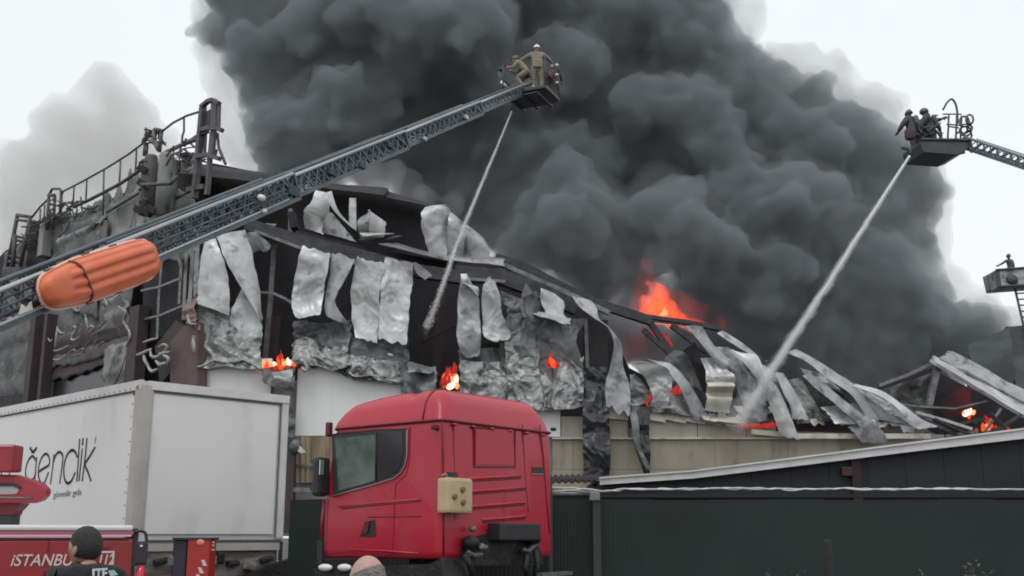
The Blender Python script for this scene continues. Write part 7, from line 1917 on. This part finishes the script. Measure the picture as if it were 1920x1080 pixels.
# weeds in front of the fence and a stump post
m_leaf = mat('dusty_leaf', (0.05, 0.06, 0.05), .8, base2=(0.09, 0.095, 0.085), scale=5)
m_stem = mat('weed_stem', (0.05, 0.045, 0.035), .8)
def weed(u, v, Yw, hgt, spread, seed, label):
    q = at(u, v, Yw); base = Vector((q.x, Yw, 0)); r = random.Random(seed)
    root = thing('weed', label, 'weed', base, 'weeds along the green fence')
    st = MB(); lf = MB(); H_ = q.z
    for k in range(7):
        a = r.uniform(0, 6.28); tip = base + Vector((math.cos(a) * spread * r.uniform(.3, 1), math.sin(a) * spread * .5, H_ * r.uniform(.75, 1.0)))
        mid = (base + tip) / 2 + Vector((r.uniform(-.05, .05), 0, .05)); st.tube([base, mid, tip], [.012, .009, .004], 5)
        for j in range(26):
            t = r.uniform(.35, 1); c = base.lerp(tip, t) + Vector((r.gauss(0, .06), r.gauss(0, .05), r.gauss(0, .04)))
            d_ = Vector((r.gauss(0, 1), r.gauss(0, 1), r.gauss(.3, 1))).normalized(); s_ = d_.cross(Vector((r.gauss(0, 1), r.gauss(0, 1), 1))).normalized()
            l = r.uniform(.04, .09); lf._add([c, c + d_ * l * .5 + s_ * l * .22, c + d_ * l, c + d_ * l * .5 - s_ * l * .22], [(0, 1, 2, 3)])
    st.build('stems', m_stem, root); o = lf.build('leaves', m_leaf, root); o['kind'] = 'stuff'
weed(1478, 1056, 15.5, 1.2, .30, 1, 'thin weed in front of the green fence left of the stump post')
weed(1812, 1050, 15.2, 1.3, .35, 2, 'leafy weed near the right edge in front of the green fence')
weed(1850, 1040, 15.6, 1.3, .3, 3, 'taller pale weed at far right in front of the green fence')
weed(1740, 1070, 15.4, 1.2, .3, 4, 'low weed left of the leafy one near the right edge')
q = at(1551, 1012, 15.8)
st = thing('stump_post', 'short weathered wooden post in front of the green fence', 'post', (q.x, 15.8, 0))
m = MB(); m.tube([(q.x + .02, 15.8, 0), (q.x + .01, 15.8, q.z * .5), (q.x, 15.8, q.z - .03), (q.x, 15.8, q.z)], [.075, .07, .06, .04], 9); m.build('post', mat('weathered_wood', (.022, .022, .023), .9), st, True)

# ================================================================ NEAR BYSTANDERS
from mathutils.bvhtree import BVHTree
def surf(obj, u, v):
    """point of an object's skin seen at photo pixel (u, v)"""
    org = ORG[obj.name]; me = obj.data
    bt = BVHTree.FromPolygons([vv.co + org for vv in me.vertices], [tuple(p.vertices) for p in me.polygons])
    h = bt.ray_cast(CAM, ray(u, v).normalized())
    return h[0], h[1]
YM = 6.75
ph = at(164, 984, YM)
k1 = ph.z / 1.755
d_yaw = R(50)      # facing left and away
root, Wm, Hr_, hc_ = person('person', 'dark-haired man in black printed jacket seen from behind in front of the fire engine', (ph.x + .03, YM, 0), d_yaw,
      joints=dict(neck=(0, .0, 1.50), head=(0, .045, 1.535), shl=(-.19, .0, 1.455), shr=(.19, .0, 1.455), ell=(-.25, -.02, 1.2), elr=(.25, -.02, 1.2), chest=(0, -.02, 1.40)), bulk=1.08, height=1.75 * k1, coat=m_navy, trousers=m_grey, hair=m_hair, near=True, head_tilt=(-.25, 0), head_yaw=R(18), cat='man')
m = MB(); m.tube([Wm((.068 * math.cos(a), .066 * math.sin(a) + .008, 1.522 + .012 * math.sin(a))) for a in np.linspace(0, 2 * math.pi, 18)[:-1]], .018, 8, closed=True); m.build('collar', m_navy, root, True)
bod = [c for c in root.children if c.name.startswith('body')][0]
for (txt, u0, v0, u1, v1, siz) in (('ITF', 171, 1082, 199, 1080, .085),):
    a_, n_a = surf(bod, u0, v0 - 4); b_, _ = surf(bod, u1, v1 - 4); c_, _ = surf(bod, (u0 + u1) / 2, v0 - 12)
    if a_ and b_:
        X1_ = (b_ - a_); Y1_ = Vector((0, 0, 1)) - X1_.normalized() * X1_.normalized().z
        nn_ = (n_a if n_a.y < 0 else -n_a)
        text_obj(txt, 'back_print', m_white, root, frame_M(a_ + nn_ * .02 - Vector((0, .01, .03)), X1_, Y1_), siz, offset=.002, fit=X1_.length)
q_ = [surf(bod, u, v)[0] for u, v in ((204, 1071), (214, 1070), (222, 1079), (208, 1082))]
if all(q_):
    m = MB(); m.prism([p + Vector((0, -.012, .004)) for p in q_], (0, .008, 0)); m.build('sleeve_badge', mat('pale_green_print', (.32, .5, .44), .6), root)
pb = at(699, 1027, 5.1)
k2 = pb.z / 1.79
person('person', 'bald man with short grey side hair at the bottom edge below the red cab', (pb.x, 5.1, 0), R(48), height=1.75 * k2, coat=mat('grey_jacket', (.06, .065, .065), .8, base2=(.09, .095, .095), scale=5), trousers=m_grey,
       hair=m_greyhair, near=True, bald=True, skin=m_skin2, head_tilt=(-.05, 0), cat='man')
